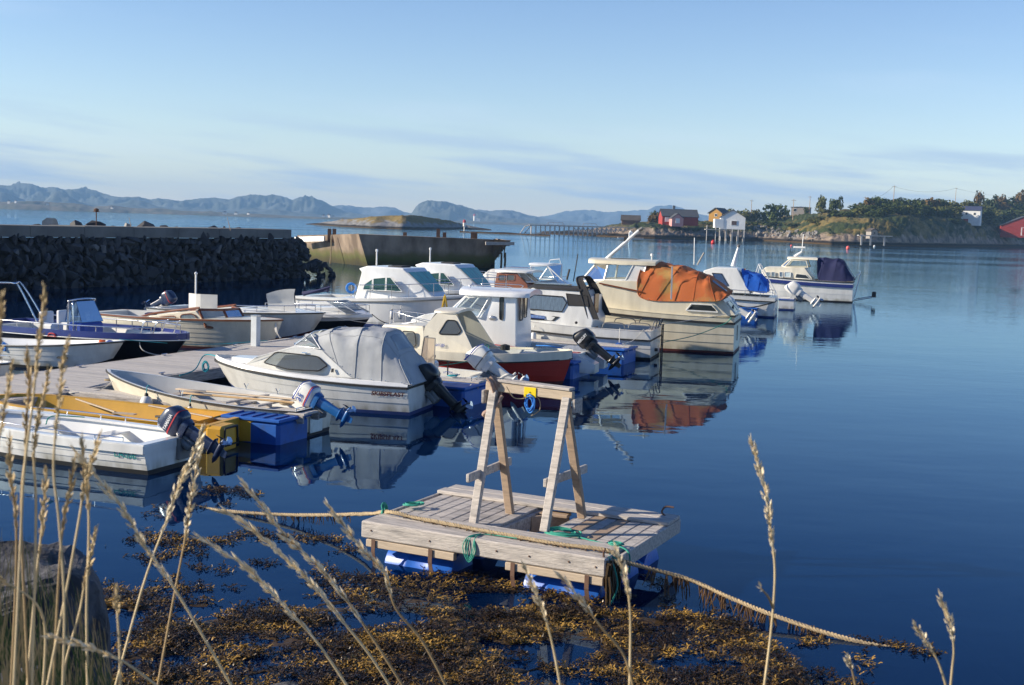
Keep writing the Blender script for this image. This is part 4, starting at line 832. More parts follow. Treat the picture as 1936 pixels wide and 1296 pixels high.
for y in (YN - .05, YF + .05): b = MB(); b.box((39, y, .33), (50.2, .08, .24)); b.build('side_beam', pont, 'weathered_wood_b')
for s in range(16, 64, 3):
    for y in (YN + .12, YF - .12): b = MB(); b.tube([(s - .11, y, .50), (s + .11, y, .50)], .014, 6); b.box((s, y, .475), (.09, .04, .04)); b.build('cleat', pont, 'steel')
b = MB()
for s in range(16, 64, 6): b.box((s, (YN + YF) / 2, .0), (3.2, 1.9, .46), bev=.05)
b.build('floats', pont, 'concrete')
mat('post_paint', (.62, .66, .68), .5, .15, 3)
def finger(s, yend, lab, fdx=-.45, fl=1.45, fw=1.25, tray=False):
    t = thing('finger_pier', lab, 'finger pier', PF.w(s, YN - .1, 0), PF.a - math.pi / 2, 'finger piers with blue end floats')   # local x out from the pontoon
    Lf = YN - .1 - yend; q = random.Random(int(s * 10)); n_ = int(Lf / .3)
    for i in range(3): b = MB(); b.box((Lf / 2, -.17 + i * .17, .465), (Lf, .155, .035), bev=.004); b.build('plank', t, 'dock_board')
    for y in (-.27, .27): b = MB(); b.box((Lf / 2, y, .38), (Lf, .05, .14)); b.build('side_beam', t, 'alu' if s > 30 else 'weathered_wood_b')
    xe = Lf - fl / 2 - (.0 if not tray else .12)
    b = MB(); b.box((xe, fdx, .05), (fl, fw, .70), bev=.06); f = b.build('float', t, 'float_blue')
    b = MB(); b.box((xe, fdx, .42), (fl + .08, fw + .08, .06), bev=.015); b.build('rim', f, 'float_blue')
    if tray:
        for i in range(5): b = MB(); b.box((xe - fl / 2 + .1 + i * (fl - .2) / 4, fdx - .25, .462), (.03, fw - .55, .02)); b.build('rib', f, 'royal_blue')
    b = MB(); b.tube([(Lf - .2, -.2, .48), (Lf - .2, -.2, .56), (Lf - .2, .1, .56), (Lf - .2, .1, .48)], .012, 6); b.build('cleat', t, 'steel'); return t
finger(19.15, 11.6, 'finger pier with ribbed blue float between the yellow and the cream open boat', tray=True, fdx=-.38, fl=1.15, fw=1.0)
finger(25.1, 10.8, 'finger pier with blue float beyond the canopied cabin boat', fdx=-.4)
finger(31.2, 10.5, 'finger pier whose blue float shows behind the red hull stern', fdx=-.2, fw=1.5)
finger(35.2, 10.4, 'finger pier with dark blue float beside the black outboard', fdx=-.1, fw=1.3)
finger(47.5, 11.0, 'far finger pier with blue float under the white outboards', fdx=0); finger(58.0, 11.0, 'farthest finger pier with blue float near the navy canopy boat', fdx=0)
for (u, v, h, w_, lab) in ((483, 655, .78, .13, 'pale square mooring post standing on the pontoon edge'),):
    p = W(u, v, .45); t = thing('mooring_post', lab, 'post', p, PF.a); b = MB(); b.box((0, 0, h / 2), (.19, .19, h * 1.12), bev=.012); b.build('post', t, 'post_paint'); b = MB(); b.box((0, 0, h * 1.07), (.2, .2, .03)); b.build('cap', t, 'alu')
# mooring hoop rails on the pontoon
for k, (s, y) in enumerate(((33.2, 17.3), (33.7, 17.2))):
    p = PF.w(s + 1, y, .46); b = MB(); b.tube(crp([(0, 0, 0), (0, 0, .3), (.06, 0, .36), (.5, -.1, .30), (.9, -.2, .2)]), .016, 6); o = b.build('hoop_rail', m='steel', loc=p, smooth=60); o.rotation_euler = (0, 0, -.3); tag(o, ('front', 'rear')[k] + ' bent steel hoop rail on the pontoon behind the grey canopy', 'rail')
# ================================================================== BOAT KIT
class Boat(Frame):
    def __init__(s, name, label, S, head, L, B, Fs, Fb, tr=.82, rake=.5, cf=.80, draft=.18, nst=4, lap=.010, de=False, dip=.0, p=2.4, q=.75, tm=.38, group=None, cat='boat'):
        Frame.__init__(s, S[0], S[1], head); s.L = L; s.B = B; s.Fs = Fs; s.Fb = Fb; s.tr = tr; s.rake = rake; s.cf = cf; s.draft = draft; s.nst = nst; s.lap = lap; s.de = de; s.dip = dip; s.p = p; s.q = q; s.tm = tm
        s.t = thing(name, label, cat, s.o, s.a, group)
    def hb(s, t):
        if t < s.tm:
            k = t / s.tm
            if s.de: return s.B / 2 * (math.sin(math.pi / 2 * min(1, k + .0)) ** .62)
            return s.B / 2 * (s.tr + (1 - s.tr) * math.sin(math.pi / 2 * k))
        k = (t - s.tm) / (1 - s.tm); return s.B / 2 * max(0, 1 - k ** s.p) ** s.q
    def sz(s, t): return s.Fs + (s.Fb - s.Fs) * t ** 2 - s.dip * math.sin(math.pi * min(1, t * 1.2)) if not s.de else s.Fs + (s.Fb - s.Fs) * t - s.dip * math.sin(math.pi * t)
    def X(s, t, z):
        d = -s.draft; f = max(0, min(1, (z - d) / (s.sz(t) - d))); x = t * s.L - s.rake * (t ** 6) * (1 - f) ** 1.15
        if s.de: x += s.rake * .6 * ((1 - t) ** 8) * (1 - f) ** 1.3
        return x
    def sec(s, t):
        b = s.hb(t); h = s.sz(t); bow = max(0, (t - .5) / .5); cf = s.cf * (1 - .45 * bow ** 1.6); zc = .0 + h * .38 * bow ** 2.2; zb = max(.075, zc + .03 * bow)
        pts = [(0, -s.draft), (b * cf, zc - .05)]
        z0 = zc - .05
        def yy(z):
            k = (z - z0) / (h - z0); return b * (cf + (1 - cf) * k ** (.8 if not bow else .8 + .5 * bow))
        pts.append((yy(zb), zb)); zs = [zb + (h - zb) * i / s.nst for i in range(1, s.nst + 1)]
        for i, z in enumerate(zs):
            lap = s.lap if b > .05 else 0
            pts.append((yy(z), z))
            if i < s.nst and s.lap: pts.append((yy(z) + lap, z + .002))
        return pts
    def ysec(s, x, z):
        t = max(0, min(1, x / s.L)); P = s.sec(t)
        for (y0, z0), (y1, z1) in zip(P, P[1:]):
            if z <= z1 and z1 > z0: return y0 + (y1 - y0) * max(0, (z - z0)) / (z1 - z0)
        return P[-1][0]
    def ts(s, a=0, b=1, n=30):
        return [a + (b - a) * (1 - (1 - i / n) ** 1.35) for i in range(n + 1)]
    def hull(s, top='gelcoat', bottom='antifoul_blue', stripe=None, boot=None, n=30, transom=None):
        b = MB(); T = s.ts(n=n); secs = [s.sec(t) for t in T]; K = len(secs[0])
        for sd in (1, -1):
            for k in range(K - 1):
                m = bottom if k <= 1 else top
                if boot and k == 1: m = boot
                if stripe and k >= K - 2: m = stripe
                b.use(m); b.grid([[(s.X(t, P[k][1]), sd * P[k][0], P[k][1]), (s.X(t, P[k + 1][1]), sd * P[k + 1][0], P[k + 1][1])] for t, P in zip(T, secs)])
        if not s.de:
            P = secs[0]; b.use(bottom); b.cap([(0, y, z) for y, z in P[:3]] + [(0, -y, z) for y, z in P[:3][::-1]][:-1]); b.use(transom or top); b.cap([(0, y, z) for y, z in P[2:]] + [(0, -y, z) for y, z in P[2:][::-1]])
        return b.build('hull', s.t, smooth=35)
    def rail_pts(s, t0, t1, inset, dz, sd=1, n=16):
        out = []
        for i in range(n + 1):
            t = t0 + (t1 - t0) * i / n; h = s.hb(t); out.append((s.X(t, s.sz(t)) - (inset * .6 if t > .97 else 0), sd * max(0, h - inset), s.sz(t) + dz))
        return out
    def rub(s, m='rubber', w=.03, h=.05, dz=-.02, t0=0, t1=1, name='rub_rail', tran=True, n=30):
        b = MB(); pts = []
        T = [t0 + (t1 - t0) * i / n for i in range(n + 1)]; T = [t0 + (t1 - t0) * (1 - (1 - i / n) ** 1.5) for i in range(n + 1)]
        def ring(t, sd):
            y = s.hb(t); z = s.sz(t) + dz; x = s.X(t, s.sz(t)); o = .015 if t > .96 else 0
            return [(x + o, sd * (y + w), z - h / 2), (x + o, sd * (y + w), z + h / 2), (x - .02, sd * max(0, y - .02), z + h / 2), (x - .02, sd * max(0, y - .02), z - h / 2)]
        for sd in (1, -1): b.loft([ring(t, sd) for t in T])
        if tran and not s.de: b.box((-w / 2 + .005, 0, s.sz(0) + dz), (w, 2 * s.hb(0), h))
        return b.build(name, s.t, m, smooth=40)
    def deck(s, t1=.6, t0=.04, side=.18, floor=.12, m='gelcoat', inside='inside_grey', camber=.05, hs=0, cock=True, mdeck=None):
        """foredeck beyond t1, side decks and a cockpit well between t0 and t1"""
        b = MB(); b.use(mdeck or m); n = 12
        def row(t, w=None):
            h = s.hb(t); z = s.sz(t); x = s.X(t, z); return [(x, h * k, z + camber * (1 - k * k) * min(1, h)) for k in (-1, -.6, -.2, .2, .6, 1)]
        if t1 < 1: b.grid([row(t1 + (1 - t1) * i / n) for i in range(n + 1)])
        dk = b.build('deck', s.t, smooth=40)
        if cock:
            b = MB(); b.use(m); T = [t0 + (t1 - t0) * i / 14 for i in range(15)]
            def iw(t): return max(.03, s.hb(t) - side)
            def fw(t): return max(.02, min(iw(t), s.ysec(t * s.L, floor) - .07 - .35 * max(0, t - .6)))
            for sd in (1, -1):
                b.use(m); b.grid([[(t * s.L, sd * s.hb(t), s.sz(t)), (t * s.L, sd * (s.hb(t) - side * .5), s.sz(t) + .012), (t * s.L, sd * iw(t), s.sz(t))] for t in T])
                b.use(inside); b.grid([[(t * s.L, sd * iw(t), s.sz(t)), (t * s.L, sd * fw(t), floor)] for t in T])
            b.use(inside); b.grid([[(t * s.L, -fw(t), floor), (t * s.L, fw(t), floor)] for t in T])
            for t in (t0, t1):
                w = iw(t); b.quad((t * s.L, -w, s.sz(t)), (t * s.L, w, s.sz(t)), (t * s.L, fw(t), floor), (t * s.L, -fw(t), floor))
            if t0 > 0: b.use(m); b.quad((0, -s.hb(0), s.sz(0)), (0, s.hb(0), s.sz(0)), (t0 * s.L, s.hb(t0), s.sz(t0)), (t0 * s.L, -s.hb(t0), s.sz(t0)))
            b.build('cockpit', s.t, smooth=35)
        return dk
    def open_inside(s, floor=.08, m='inside_grey', th=.06, bow=.97, bench=((.35, .3, 'inside_grey'),), rim='gelcoat', rimw=.06, n=24, tstern=.03, mfloor=None):
        """inner skin of an open boat"""
        b = MB(); T = [tstern + (bow - tstern) * i / n for i in range(n + 1)]
        def R(t):
            P = s.sec(t); h = s.hb(t); z1 = s.sz(t); x = s.X(t, z1)
            yi = max(.0, h - th); fl = max(floor, P[1][1] + .06); yf = max(0, min(yi, s.ysec(x, fl) - th))
            xf = x - (s.X(1, z1) - s.X(1, fl)) * (t ** 6) * 1.0
            return [(x, yi, z1), (x * .4 + xf * .6, (yi * .65 + yf * .35) + .0, z1 * .5 + fl * .5), (xf, yf, fl), (xf, 0, fl), (xf, -yf, fl), (x * .4 + xf * .6, -(yi * .65 + yf * .35), z1 * .5 + fl * .5), (x, -yi, z1)]
        rows = [R(t) for t in T]; b.use(m); b.grid(rows); b.cap(rows[0]); b.cap(rows[-1])
        b.build('inner_skin', s.t, smooth=30)
        b = MB(); b.use(rim); Tn = s.ts(0, 1, 30)
        for sd in (1, -1): b.grid([[(s.X(t, s.sz(t)), sd * (s.hb(t) + .005), s.sz(t) - .015), (s.X(t, s.sz(t)), sd * (s.hb(t) + .005), s.sz(t) + .012), (s.X(t, s.sz(t)) - (rimw if t > .97 else 0), sd * max(0, s.hb(t) - rimw), s.sz(t) + .012), (s.X(t, s.sz(t)) - (rimw if t > .97 else 0), sd * max(0, s.hb(t) - rimw), s.sz(t) - .03)] for t in Tn])
        b.box((rimw / 2, 0, s.sz(0)), (rimw + .01, 2 * s.hb(0), .03)); b.build('gunwale', s.t, smooth=40)
        for t, z, mm in bench:
            w = s.hb(t) * 1.0 - th; b = MB(); b.box((t * s.L, 0, z), (.26, 2 * w * .97, .035), bev=.006); b.build('bench', s.t, mm)
    def tub(s, name, pts, r=.014, m='steel', n=6, closed=False, smoothp=0, parent=None):
        if closed: pts = list(pts) + [pts[0]]
        if smoothp: pts = crp(pts, smoothp)
        b = MB(); b.tube(pts, r, n); return b.build(name, parent or s.t, m, smooth=60)
    def railing(s, t0, t1, h=.45, inset=.08, n=5, r=.012, both=True, close=False, drop=True, m='steel', name='guard_rail'):
        b = MB()
        for sd in ((1, -1) if both else (both or 1,)):
            P = s.rail_pts(t0, t1, inset, h, sd, 18)
            if drop: P = [s.rail_pts(t0, t1, inset, .02, sd, 18)[0]] + P
            b.tube(P, r, 6)
            for i in range(1, n + 1):
                k = int(18 * i / n); q = s.rail_pts(t0, t1, inset, .02, sd, 18)[k]; p = s.rail_pts(t0, t1, inset, h, sd, 18)[k]; b.tube([q, p], r * .85, 5)
        return b.build(name, s.t, m, smooth=60)
    # upright-sided cabin from a side profile: poly (x,z); half width goes from wb at z0 to wt at z1
    def cabin(s, poly, z0, z1, wb, wt, m='gelcoat', name='cabin', bev=.03, parent=None, narrow=None):
        def w(x, z):
            k = max(0, (z - z0) / (z1 - z0)); q = max(.3, wb + (wt - wb) * k)
            if narrow: q = min(q, narrow(x))
            return q
        s._w = w; a = [(x, w(x, z), z) for x, z in poly]; c = [(x, -w(x, z), z) for x, z in poly]
        bm = bmesh.new(); va = [bm.verts.new(p) for p in a]; vc = [bm.verts.new(p) for p in c]; bm.faces.new(va); bm.faces.new(vc[::-1]); k = len(poly)
        for i in range(k): bm.faces.new((va[i], vc[i], vc[(i + 1) % k], va[(i + 1) % k]))
        bmesh.ops.recalc_face_normals(bm, faces=bm.faces)
        if bev: bmesh.ops.bevel(bm, geom=[e for e in bm.edges], offset=bev, segments=3, affect='EDGES', profile=.6, clamp_overlap=True)
        me = bpy.data.meshes.new(name); bm.to_mesh(me); bm.free(); me.materials.append(_mats[m]); me.polygons.foreach_set('use_smooth', [True] * len(me.polygons)); me.set_sharp_from_angle(angle=math.radians(40))
        o = bpy.data.objects.new(name, me); COL.objects.link(o); o.parent = parent or s.t
        return o
    def win(s, poly, wfun, gm='glass_smoke', fm='rubber', fr=.012, off=.006, both=True, parent=None, back=None, name='window', rnd=0):
        if rnd: poly = roundpoly(poly, rnd)
        for sd in ((1, -1) if both else (1,)):
            P = [(x, sd * (wfun(x, z) + off), z) for x, z in poly]
            b = MB(); b.tube(P + [P[0], P[1]], fr, 5); f = b.build(name, parent or s.t, fm, smooth=60)
            b = MB(); b.cap(P); b.build('pane', f, gm)
            if back: b = MB(); b.cap([(x, y - sd * .004, z) for x, y, z in P]); b.build('curtain_or_dark', f, back)  # backing sheet
    def panes(s, bot, top, gm='glass_clear', fm='steel', r=.02, name='windshield', closed=False, parent=None, posts=None):
        k = len(bot); b = MB(); rng_ = range(k if closed else k - 1)
        for i in range(k):
            if posts is None or i in posts: b.tube([bot[i], top[i]], r, 6)
        b.tube(list(bot) + ([bot[0]] if closed else []), r, 6); b.tube(list(top) + ([top[0]] if closed else []), r, 6)
        f = b.build(name, parent or s.t, fm, smooth=60)
        for i in rng_:
            j = (i + 1) % k; b = MB(); b.quad(bot[i], bot[j], top[j], top[i]); b.build('pane', f, gm)
        return f
    def roof(s, outline, z, th=.07, m='gelcoat', name='roof', crown=.06, parent=None, zx=None):
        """rounded slab from an outline of (x, halfwidth) from front to back"""
        b = MB(); rows = []
        N2 = 8
        for x, hw in outline:
            zz = z + (zx(x) if zx else 0); r_ = [(x, hw * math.sin(k / N2 * math.pi - math.pi / 2), 0) for k in range(N2 + 1)]
            up = [(x, y, zz + th / 2 + crown * (1 - (y / max(hw, .01)) ** 2)) for _, y, _ in r_]; dn = [(x, y, zz - th / 2 + crown * .6 * (1 - (y / max(hw, .01)) ** 2)) for _, y, _ in r_[::-1]]
            up[0] = (x, up[0][1] * .985, zz + th * .3); up[-1] = (x, up[-1][1] * .985, zz + th * .3); rows.append(up + dn)
        b.loft(rows); return b.build(name, parent or s.t, m, smooth=50)
    def canopy(s, hoops, m='canvas_grey', name='canopy', wr=.015, sub=5, seed=1, n=26, rear=True, front=False, expo=.5):
        """hoops: (x_base, x_top, half_base, half_top, z_base, z_top)"""
        H = []
        for i in range(len(hoops) - 1):
            h0 = hoops[max(i - 1, 0)]; h1 = hoops[i]; h2 = hoops[i + 1]; h3 = hoops[min(i + 2, len(hoops) - 1)]
            for j in range(sub):
                t = j / sub; H.append((tuple(.5 * ((2 * b_) + (-a + c) * t + (2 * a - 5 * b_ + 4 * c - d) * t * t + (-a + 3 * b_ - 3 * c + d) * t ** 3) for a, b_, c, d in zip(h0, h1, h2, h3)), (i + t), t))
        H.append((hoops[-1], len(hoops) - 1, 0))
        def P(h, a, sag=0., off=0.):
            xb, xt, wb, wt, zb, zt = h; c = math.cos(a); sn = math.sin(a); e = expo
            k = abs(sn) ** e; w = wb + (wt - wb) * k; y = w * math.copysign(abs(c) ** e, c) * (1 + off); z = zb + (zt - zb) * k * (1 - sag) + off * .5; x = xb + (xt - xb) * k
            return Vector((x, y, z))
        rows = []
        for h, pos, t in H:
            sag = .05 * math.sin(math.pi * t); row = []
            for k in range(n + 1):
                a = math.pi * k / n; p = P(h, a, sag); d = wr * (noise.noise((p.x * 2.6 + seed, p.y * 5, p.z * 1.4)) + .7 * noise.noise((p.x * 6 + seed, p.y * 9, p.z * 2.5)) - .8 * abs(noise.noise(((p.x + p.z) * 4.5 + seed, p.y * 3, (p.z - p.x) * 1.2)))) * min(1, math.sin(a) * 2 + .25)
                p = p * 1 + Vector((0, p.y, max(0, p.z - h[4]))).normalized() * d if p.length else p; row.append(p)
            rows.append(row)
        b = MB(); b.grid(rows)
        if front: b.cap(rows[0])
        s.can_rows = rows
        if rear: b.cap(rows[-1])
        o = b.build(name, s.t, m, smooth=75)
        q = MB()
        for i in list(range(0, len(rows), sub)): q.tube([p + Vector((0, p.y, 1)).normalized() * .006 for p in rows[i]], .007, 4)
        for k in (0, -1): q.tube([r_[k] for r_ in rows], .011, 5)
        for f_ in (.3, .7): q.tube([r_[int(n * f_)] + Vector((0, r_[int(n * f_)].y, 1)).normalized() * .005 for r_ in rows], .005, 4)
        q.build('seam', o, m, smooth=60)
        q = MB()
        for r_ in rows[1::max(1, sub // 2)]:
            for k in (0, -1): q.lathe([(.002, 0), (.014, .001), (.012, .006), (.002, .008)], (r_[k].x, r_[k].y + (.012 if k == 0 else -.012), r_[k].z + .03), 'y', 6)
        q.build('snap_fasteners', o, 'steel')
        return o
    def canopy_patch(s, i0, i1, k0, k1, m, parent, name='window', off=.012):
        R_ = [[s.can_rows[i][k] + Vector((0, s.can_rows[i][k].y, 1)).normalized() * off + Vector((-.004, 0, 0)) for k in range(k0, k1 + 1)] for i in range(i0, i1 + 1)]
        b = MB(); b.grid(R_); return b.build(name, parent, m, smooth=75)
    def outboard(s, x=-.02, y=0, z=.5, sc=1., tilt=25, cowl='outboard_black', leg_='outboard_black', txt=None, stripe=None, side_txt_m='text_white', low=.78):
        """engine hung on the transom top at (x,y,z); tilt>0 swings the leg aft and up"""
        T = Matrix.Translation((x, y, z)) @ Matrix.Rotation(math.radians(tilt), 4, 'Y') @ Matrix.Scale(sc, 4)
        def tr(b): b.v = [tuple(T @ Vector(p)) for p in b.v]; return b
        def se(cx, cz, lx, ly, e=.55, n=18, sh=0):
            out = []
            for k in range(n):
                a = 2 * math.pi * k / n; c, d = math.cos(a), math.sin(a); out.append((cx + lx * math.copysign(abs(c) ** e, c), ly * math.copysign(abs(d) ** e, d), cz + sh * c))
            return out
        b = MB(); b.use(leg_); b.loft([se(-.20, -.02, .15, .105), se(-.20, .06, .17, .12), se(-.20, .10, .15, .11)]); b.loft([se(-.22, 0, .10, .07), se(-.24, -.30, .085, .05), se(-.25, -.62 * low, .085, .038)])
        b.use('motor_grey'); b.box((-.03, 0, -.10), (.10, .22, .26), bev=.02); b.box((.04, .0, .01), (.08, .2, .05), bev=.01); b.box((-.09, 0, -.08), (.08, .12, .30), bev=.02)
        o = tr(b).build('outboard_motor', s.t, smooth=45)
        b = MB(); L0 = [(.08, .16, .11, 0), (.12, .205, .14, 0), (.20, .218, .150, .0), (.36, .205, .146, .03), (.42, .185, .132, .045), (.455, .15, .105, .05), (.465, .09, .06, .045)]
        b.loft([se(-.20 - .004 * i, zz, lx, ly, .46, 24, sh) for i, (zz, lx, ly, sh) in enumerate(L0)]); tr(b).build('cowling', o, cowl, smooth=50)
        b = MB(); b.loft([se(-.25, -.60 * low, .09, .04), se(-.26, -.64 * low, .15, .075), se(-.27, -.665 * low, .10, .04), se(-.25, -.80 * low, .07, .028)]); b.lathe([(.004, -.50), (.03, -.46), (.05, -.36), (.05, -.22), (.035, -.10), (.005, -.04)], (0, 0, -.80 * low), 'x', 12); b.prism([(-.34, -.82 * low), (-.2, -.82 * low), (-.24, -1.0 * low), (-.33, -.98 * low)], -.008, .008); tr(b).build('gearcase', o, leg_, smooth=45)
        b = MB()
        for k in range(3):
            a = k * 2.094; R1 = Matrix.Rotation(a, 4, 'X'); V_ = [R1 @ Vector(p) for p in ((-.47, -.01, .03), (-.50, .06, .06), (-.49, .075, .13), (-.46, .02, .155), (-.43, -.045, .12), (-.43, -.04, .05))]; b.cap([v + Vector((0, 0, -.80 * low)) for v in V_]); b.cap([v + Vector((.006, 0, -.80 * low)) for v in V_])
        tr(b).build('propeller', o, 'steel')
        if stripe:
            b = MB()
            for zz, mm in stripe: b.use(mm); b.grid([se(-.208, zz, .222, .155, .46, 24, .03 * max(0, zz - .2) / .16), se(-.208, zz + .022, .221, .1545, .46, 24, .03 * max(0, zz - .18) / .16)], closeu=True)
            tr(b).build('stripe', o)
        if txt:
            for sd in (1, -1):
                rr = T.to_3x3() @ Vector((-sd, 0, 0)); uu = T.to_3x3() @ Vector((0, 0, 1)); text(o, 'lettering', txt, T @ Vector((-.20 + sd * .15, sd * .156, .25)), rr, uu, (.085 if len(txt) > 3 else .16) * sc, side_txt_m, width=(.28 if len(txt) > 3 else .15) * sc, off=.003)
        return o
    def hull_text(s, body, u, v, width, size, m, sd=1, shear=0., name='lettering'):
        y0 = s.B / 2 * sd
        for _ in range(3): x, z = s.lp(u, v, y0); y0 = sd * (s.ysec(x, z) + .012)
        x1 = x - width * sd; y1 = sd * (s.ysec(x1, z) + .012); r_ = Vector((x1 - x, y1 - y0, -.0)); up = Vector((0, sd * (s.ysec(x, z + .1) - s.ysec(x, z)), .1))
        return text(s.t, name, body, (x, y0, z), r_, up, size, m, width=width, shear=shear, off=.008)
def roundpoly(poly, k=.2, n=3):
    out = []; N_ = len(poly)
    for i, p in enumerate(poly):
        a = Vector(poly[i - 1]); b_ = Vector(p); c = Vector(poly[(i + 1) % N_]); q0 = b_.lerp(a, k); q1 = b_.lerp(c, k)
        for j in range(n + 1):
            t = j / n; r_ = q0.lerp(b_, t).lerp(b_.lerp(q1, t), t); out.append((r_.x, r_.y))
    return out
def fender(p, lab, r=.09, h=.42, m='fender_white', top='rubber', rope='rope_teal'):
    t = thing('fender', lab, 'fender', p); b = MB(); b.lathe([(.01, -h), (r * .6, -h + .015), (r, -h + .09), (r, -.1), (r * .75, -.03), (r * .35, 0)], n=14); b.build('body', t, m, smooth=50)
    b = MB(); b.lathe([(r * .36, -.005), (r * .3, .04), (r * .12, .06)], n=10); b.build('eye', t, top, smooth=50); b = MB(); b.tube(crp([(0, 0, .05), (.01, 0, .16), (.03, .02, .2), (.06, .05, .18)]), .009, 5); b.build('line', t, rope, smooth=60)
def wheel(s, c, R=.17, tilt=-.5, m='rubber', parent=None):
    b = MB(); T = Matrix.Translation(c) @ Matrix.Rotation(tilt, 4, 'Y'); P = [T @ Vector((0, R * math.cos(a), R * math.sin(a))) for a in [k * .3927 for k in range(17)]]; b.tube(P, .016, 6)
    for k in range(3): a = k * 2.094 + .5; b.tube([T @ Vector((0, 0, 0)), T @ Vector((0, R * math.cos(a), R * math.sin(a)))], .012, 5)
    b.tube([T @ Vector((0, 0, 0)), T @ Vector((.18, 0, 0))], .02, 6); return b.build('steering_wheel', s.t, m, smooth=60)
def line(name, pts, m, r, lab, cat='rope', sag=0.):
    b = MB(); b.tube(crp(pts, 6), r, 5); o = b.build(name, m=m, smooth=60); return tag(o, lab, cat)
OUT = 'small open boats'; 
def SW(u, v, z=0): p = W(u, v, z); return (p.x, p.y)
# ================================================================== 1 white dinghy with painted name
B1 = Boat('white_dinghy', 'white clinker dinghy with LASSE painted on the side and dark navy outboard', (-5.24, 19.1), 158, 4.8, 1.62, .47, .55, tr=.9, rake=.5, cf=.82, nst=4, lap=.012)
B1.hull('gelcoat', 'antifoul_black', n=30); B1.open_inside(floor=.12, m='gelcoat_white', rimw=.13, rim='gelcoat_white', bench=((.33, .34, 'gelcoat_white'), (.62, .34, 'gelcoat_white')))
b = MB(); b.box((.24, 0, .37), (.46, 1.36, .05), bev=.01); b.build('stern_seat', B1.t, 'gelcoat_white')
B1.rub('gelcoat', .018, .12, -.07, name='rub_rail')
B1.railing(.08, .72, .09, .03, 5, .011)
B1.hull_text('LASSE', 217, 863, .40, .15, 'text_teal')
B1.outboard(.02, -.22, .40, 1.04, 60, 'outboard_navy', 'outboard_navy', 'YAMAHA', [(.20, 'stripe_red')])
b = MB(); b.box((-.03, -.22, .30), (.06, .34, .34), bev=.01); b.build('motor_pad', B1.t, 'rub_grey')
b = MB(); b.tube([(.05, -.1, .72), (.32, -.12, .78), (.45, -.12, .77)], .018, 6); b.build('tiller', B1.t, 'rubber')
# ================================================================== 2 yellow boat
B2 = Boat('yellow_boat', 'yellow open boat with twin square sterns and white bow', (-4.85, 21.35), 163, 4.95, 1.55, .42, .50, tr=.95, rake=.35, cf=.85, nst=1, lap=0, dip=0, p=3.6, q=.5, tm=.5)
B2.hull('yellow_paint', 'antifoul_black', n=26); B2.open_inside(floor=.05, m='yellow_paint', rim='yellow_paint', rimw=.10, th=.10, bench=(), tstern=.09)
for sd in (1, -1):
    b = MB(); b.box((-.10, sd * .52, .20), (.34, .50, .46), bev=.05); b.build('stern_pontoon', B2.t, 'yellow_paint'); b = MB(); b.tube([(-.29, sd * .52 - .2, .40), (-.29, sd * .52 + .2, .40), (-.29, sd * .52 + .22, .1), (-.29, sd * .52 - .22, .1), (-.29, sd * .52 - .2, .4)], .02, 5); b.build('edge_trim', B2.t, 'rubber')
b = MB(); b.loft([[(x, y, z) for x, y, z in B2.rail_pts(.9, 1, -.015, -.0, sd, 6)] + [(x, y, z - .16) for x, y, z in B2.rail_pts(.9, 1, -.015, 0, sd, 6)][::-1] for sd in ()] ) if False else None
b = MB()
for sd in (1, -1): b.grid([[p, (p[0], p[1], p[2] - .17)] for p in B2.rail_pts(.62, 1, -.012, -.01, sd, 16)])
b.build('bow_band', B2.t, 'gelcoat')
for k, (x0, x1, y0, y1) in enumerate(((3.6, 2.3, -.55, .10), (2.0, .5, -.50, -.2))):
    b = MB(); b.tube([(x0, y0, .46), (x1, y1, .40)], .018, 6); b.box((x1 - .2, y1, .39), (.45, .11, .02)); o = b.build('oar', m='fresh_wood', smooth=60); o.location = B2.o; o.rotation_euler = (0, 0, B2.a); tag(o, ('pale wooden oar laid lengthwise in the yellow boat, farther one', 'wooden oar in the yellow boat on the side nearest the dinghy')[k], 'oar')
b = MB(); b.box((2.55, 0, .12), (1.1, .8, .14), bev=.04); o = b.build('tarpaulin', m='canvas_navy', loc=B2.o); o.rotation_euler = (0, 0, B2.a); tag(o, 'folded dark navy tarpaulin lying in the yellow boat', 'tarpaulin')
# ================================================================== 3 cream open boat with blue outboard
B3 = Boat('open_boat', 'cream open rowing boat with grey inside and tilted blue outboard', SW(595, 822), 157, 4.85, 1.70, .50, .84, tr=.72, rake=.55, cf=.78, nst=3, lap=.006, p=2.1, q=.8)
B3.hull('pale_cream', 'antifoul_black', n=30); B3.rub('rubber', .018, .035, -.01)
B3.open_inside(floor=.10, m='inside_grey', rim='gelcoat', rimw=.045, bench=((.40, .36, 'weathered_wood_b'), (.66, .46, 'weathered_wood_b')), n=26)
b = MB(); b.box((.30, 0, .34), (.5, 1.1, .06), bev=.01); b.build('stern_seat', B3.t, 'inside_grey')
B3.outboard(.02, .02, .44, 1.0, 62, 'outboard_white', 'outboard_blue', '25', [(.14, 'royal_blue'), (.17, 'stripe_red'), (.40, 'royal_blue')], 'text_blue')
b = MB(); b.box((-.02, 0, .20), (.03, .42, .3), bev=.01); b.build('motor_plate', B3.t, 'alu')
for k, (x0, y0, x1, y1) in enumerate(((3.2, -.25, .35, -.10), (2.8, .1, .3, .25))):
    b = MB(); b.tube([(x0 - .6, y0 * .8 + y1 * .2, .56), (x1, y1, .60)], .022, 6); b.box((x0 - .25, y0, .55), (.75, .13, .022), bev=.008); o = b.build('oar', m=('fresh_wood', 'pine')[k], smooth=60); o.location = B3.o; o.rotation_euler = (0, 0, B3.a); tag(o, ('pale wooden oar resting across the thwarts of the cream open boat', 'honey brown oar nearest the camera in the cream open boat')[k], 'oar')
b = MB()
for x in (1.45, .75):
    b.bar((x, -.6, .55), (x + .05, .72, .55), .09, .03); b.bar((x + .02, .35, .54), (x + .02, .35, .3), .07, .09)
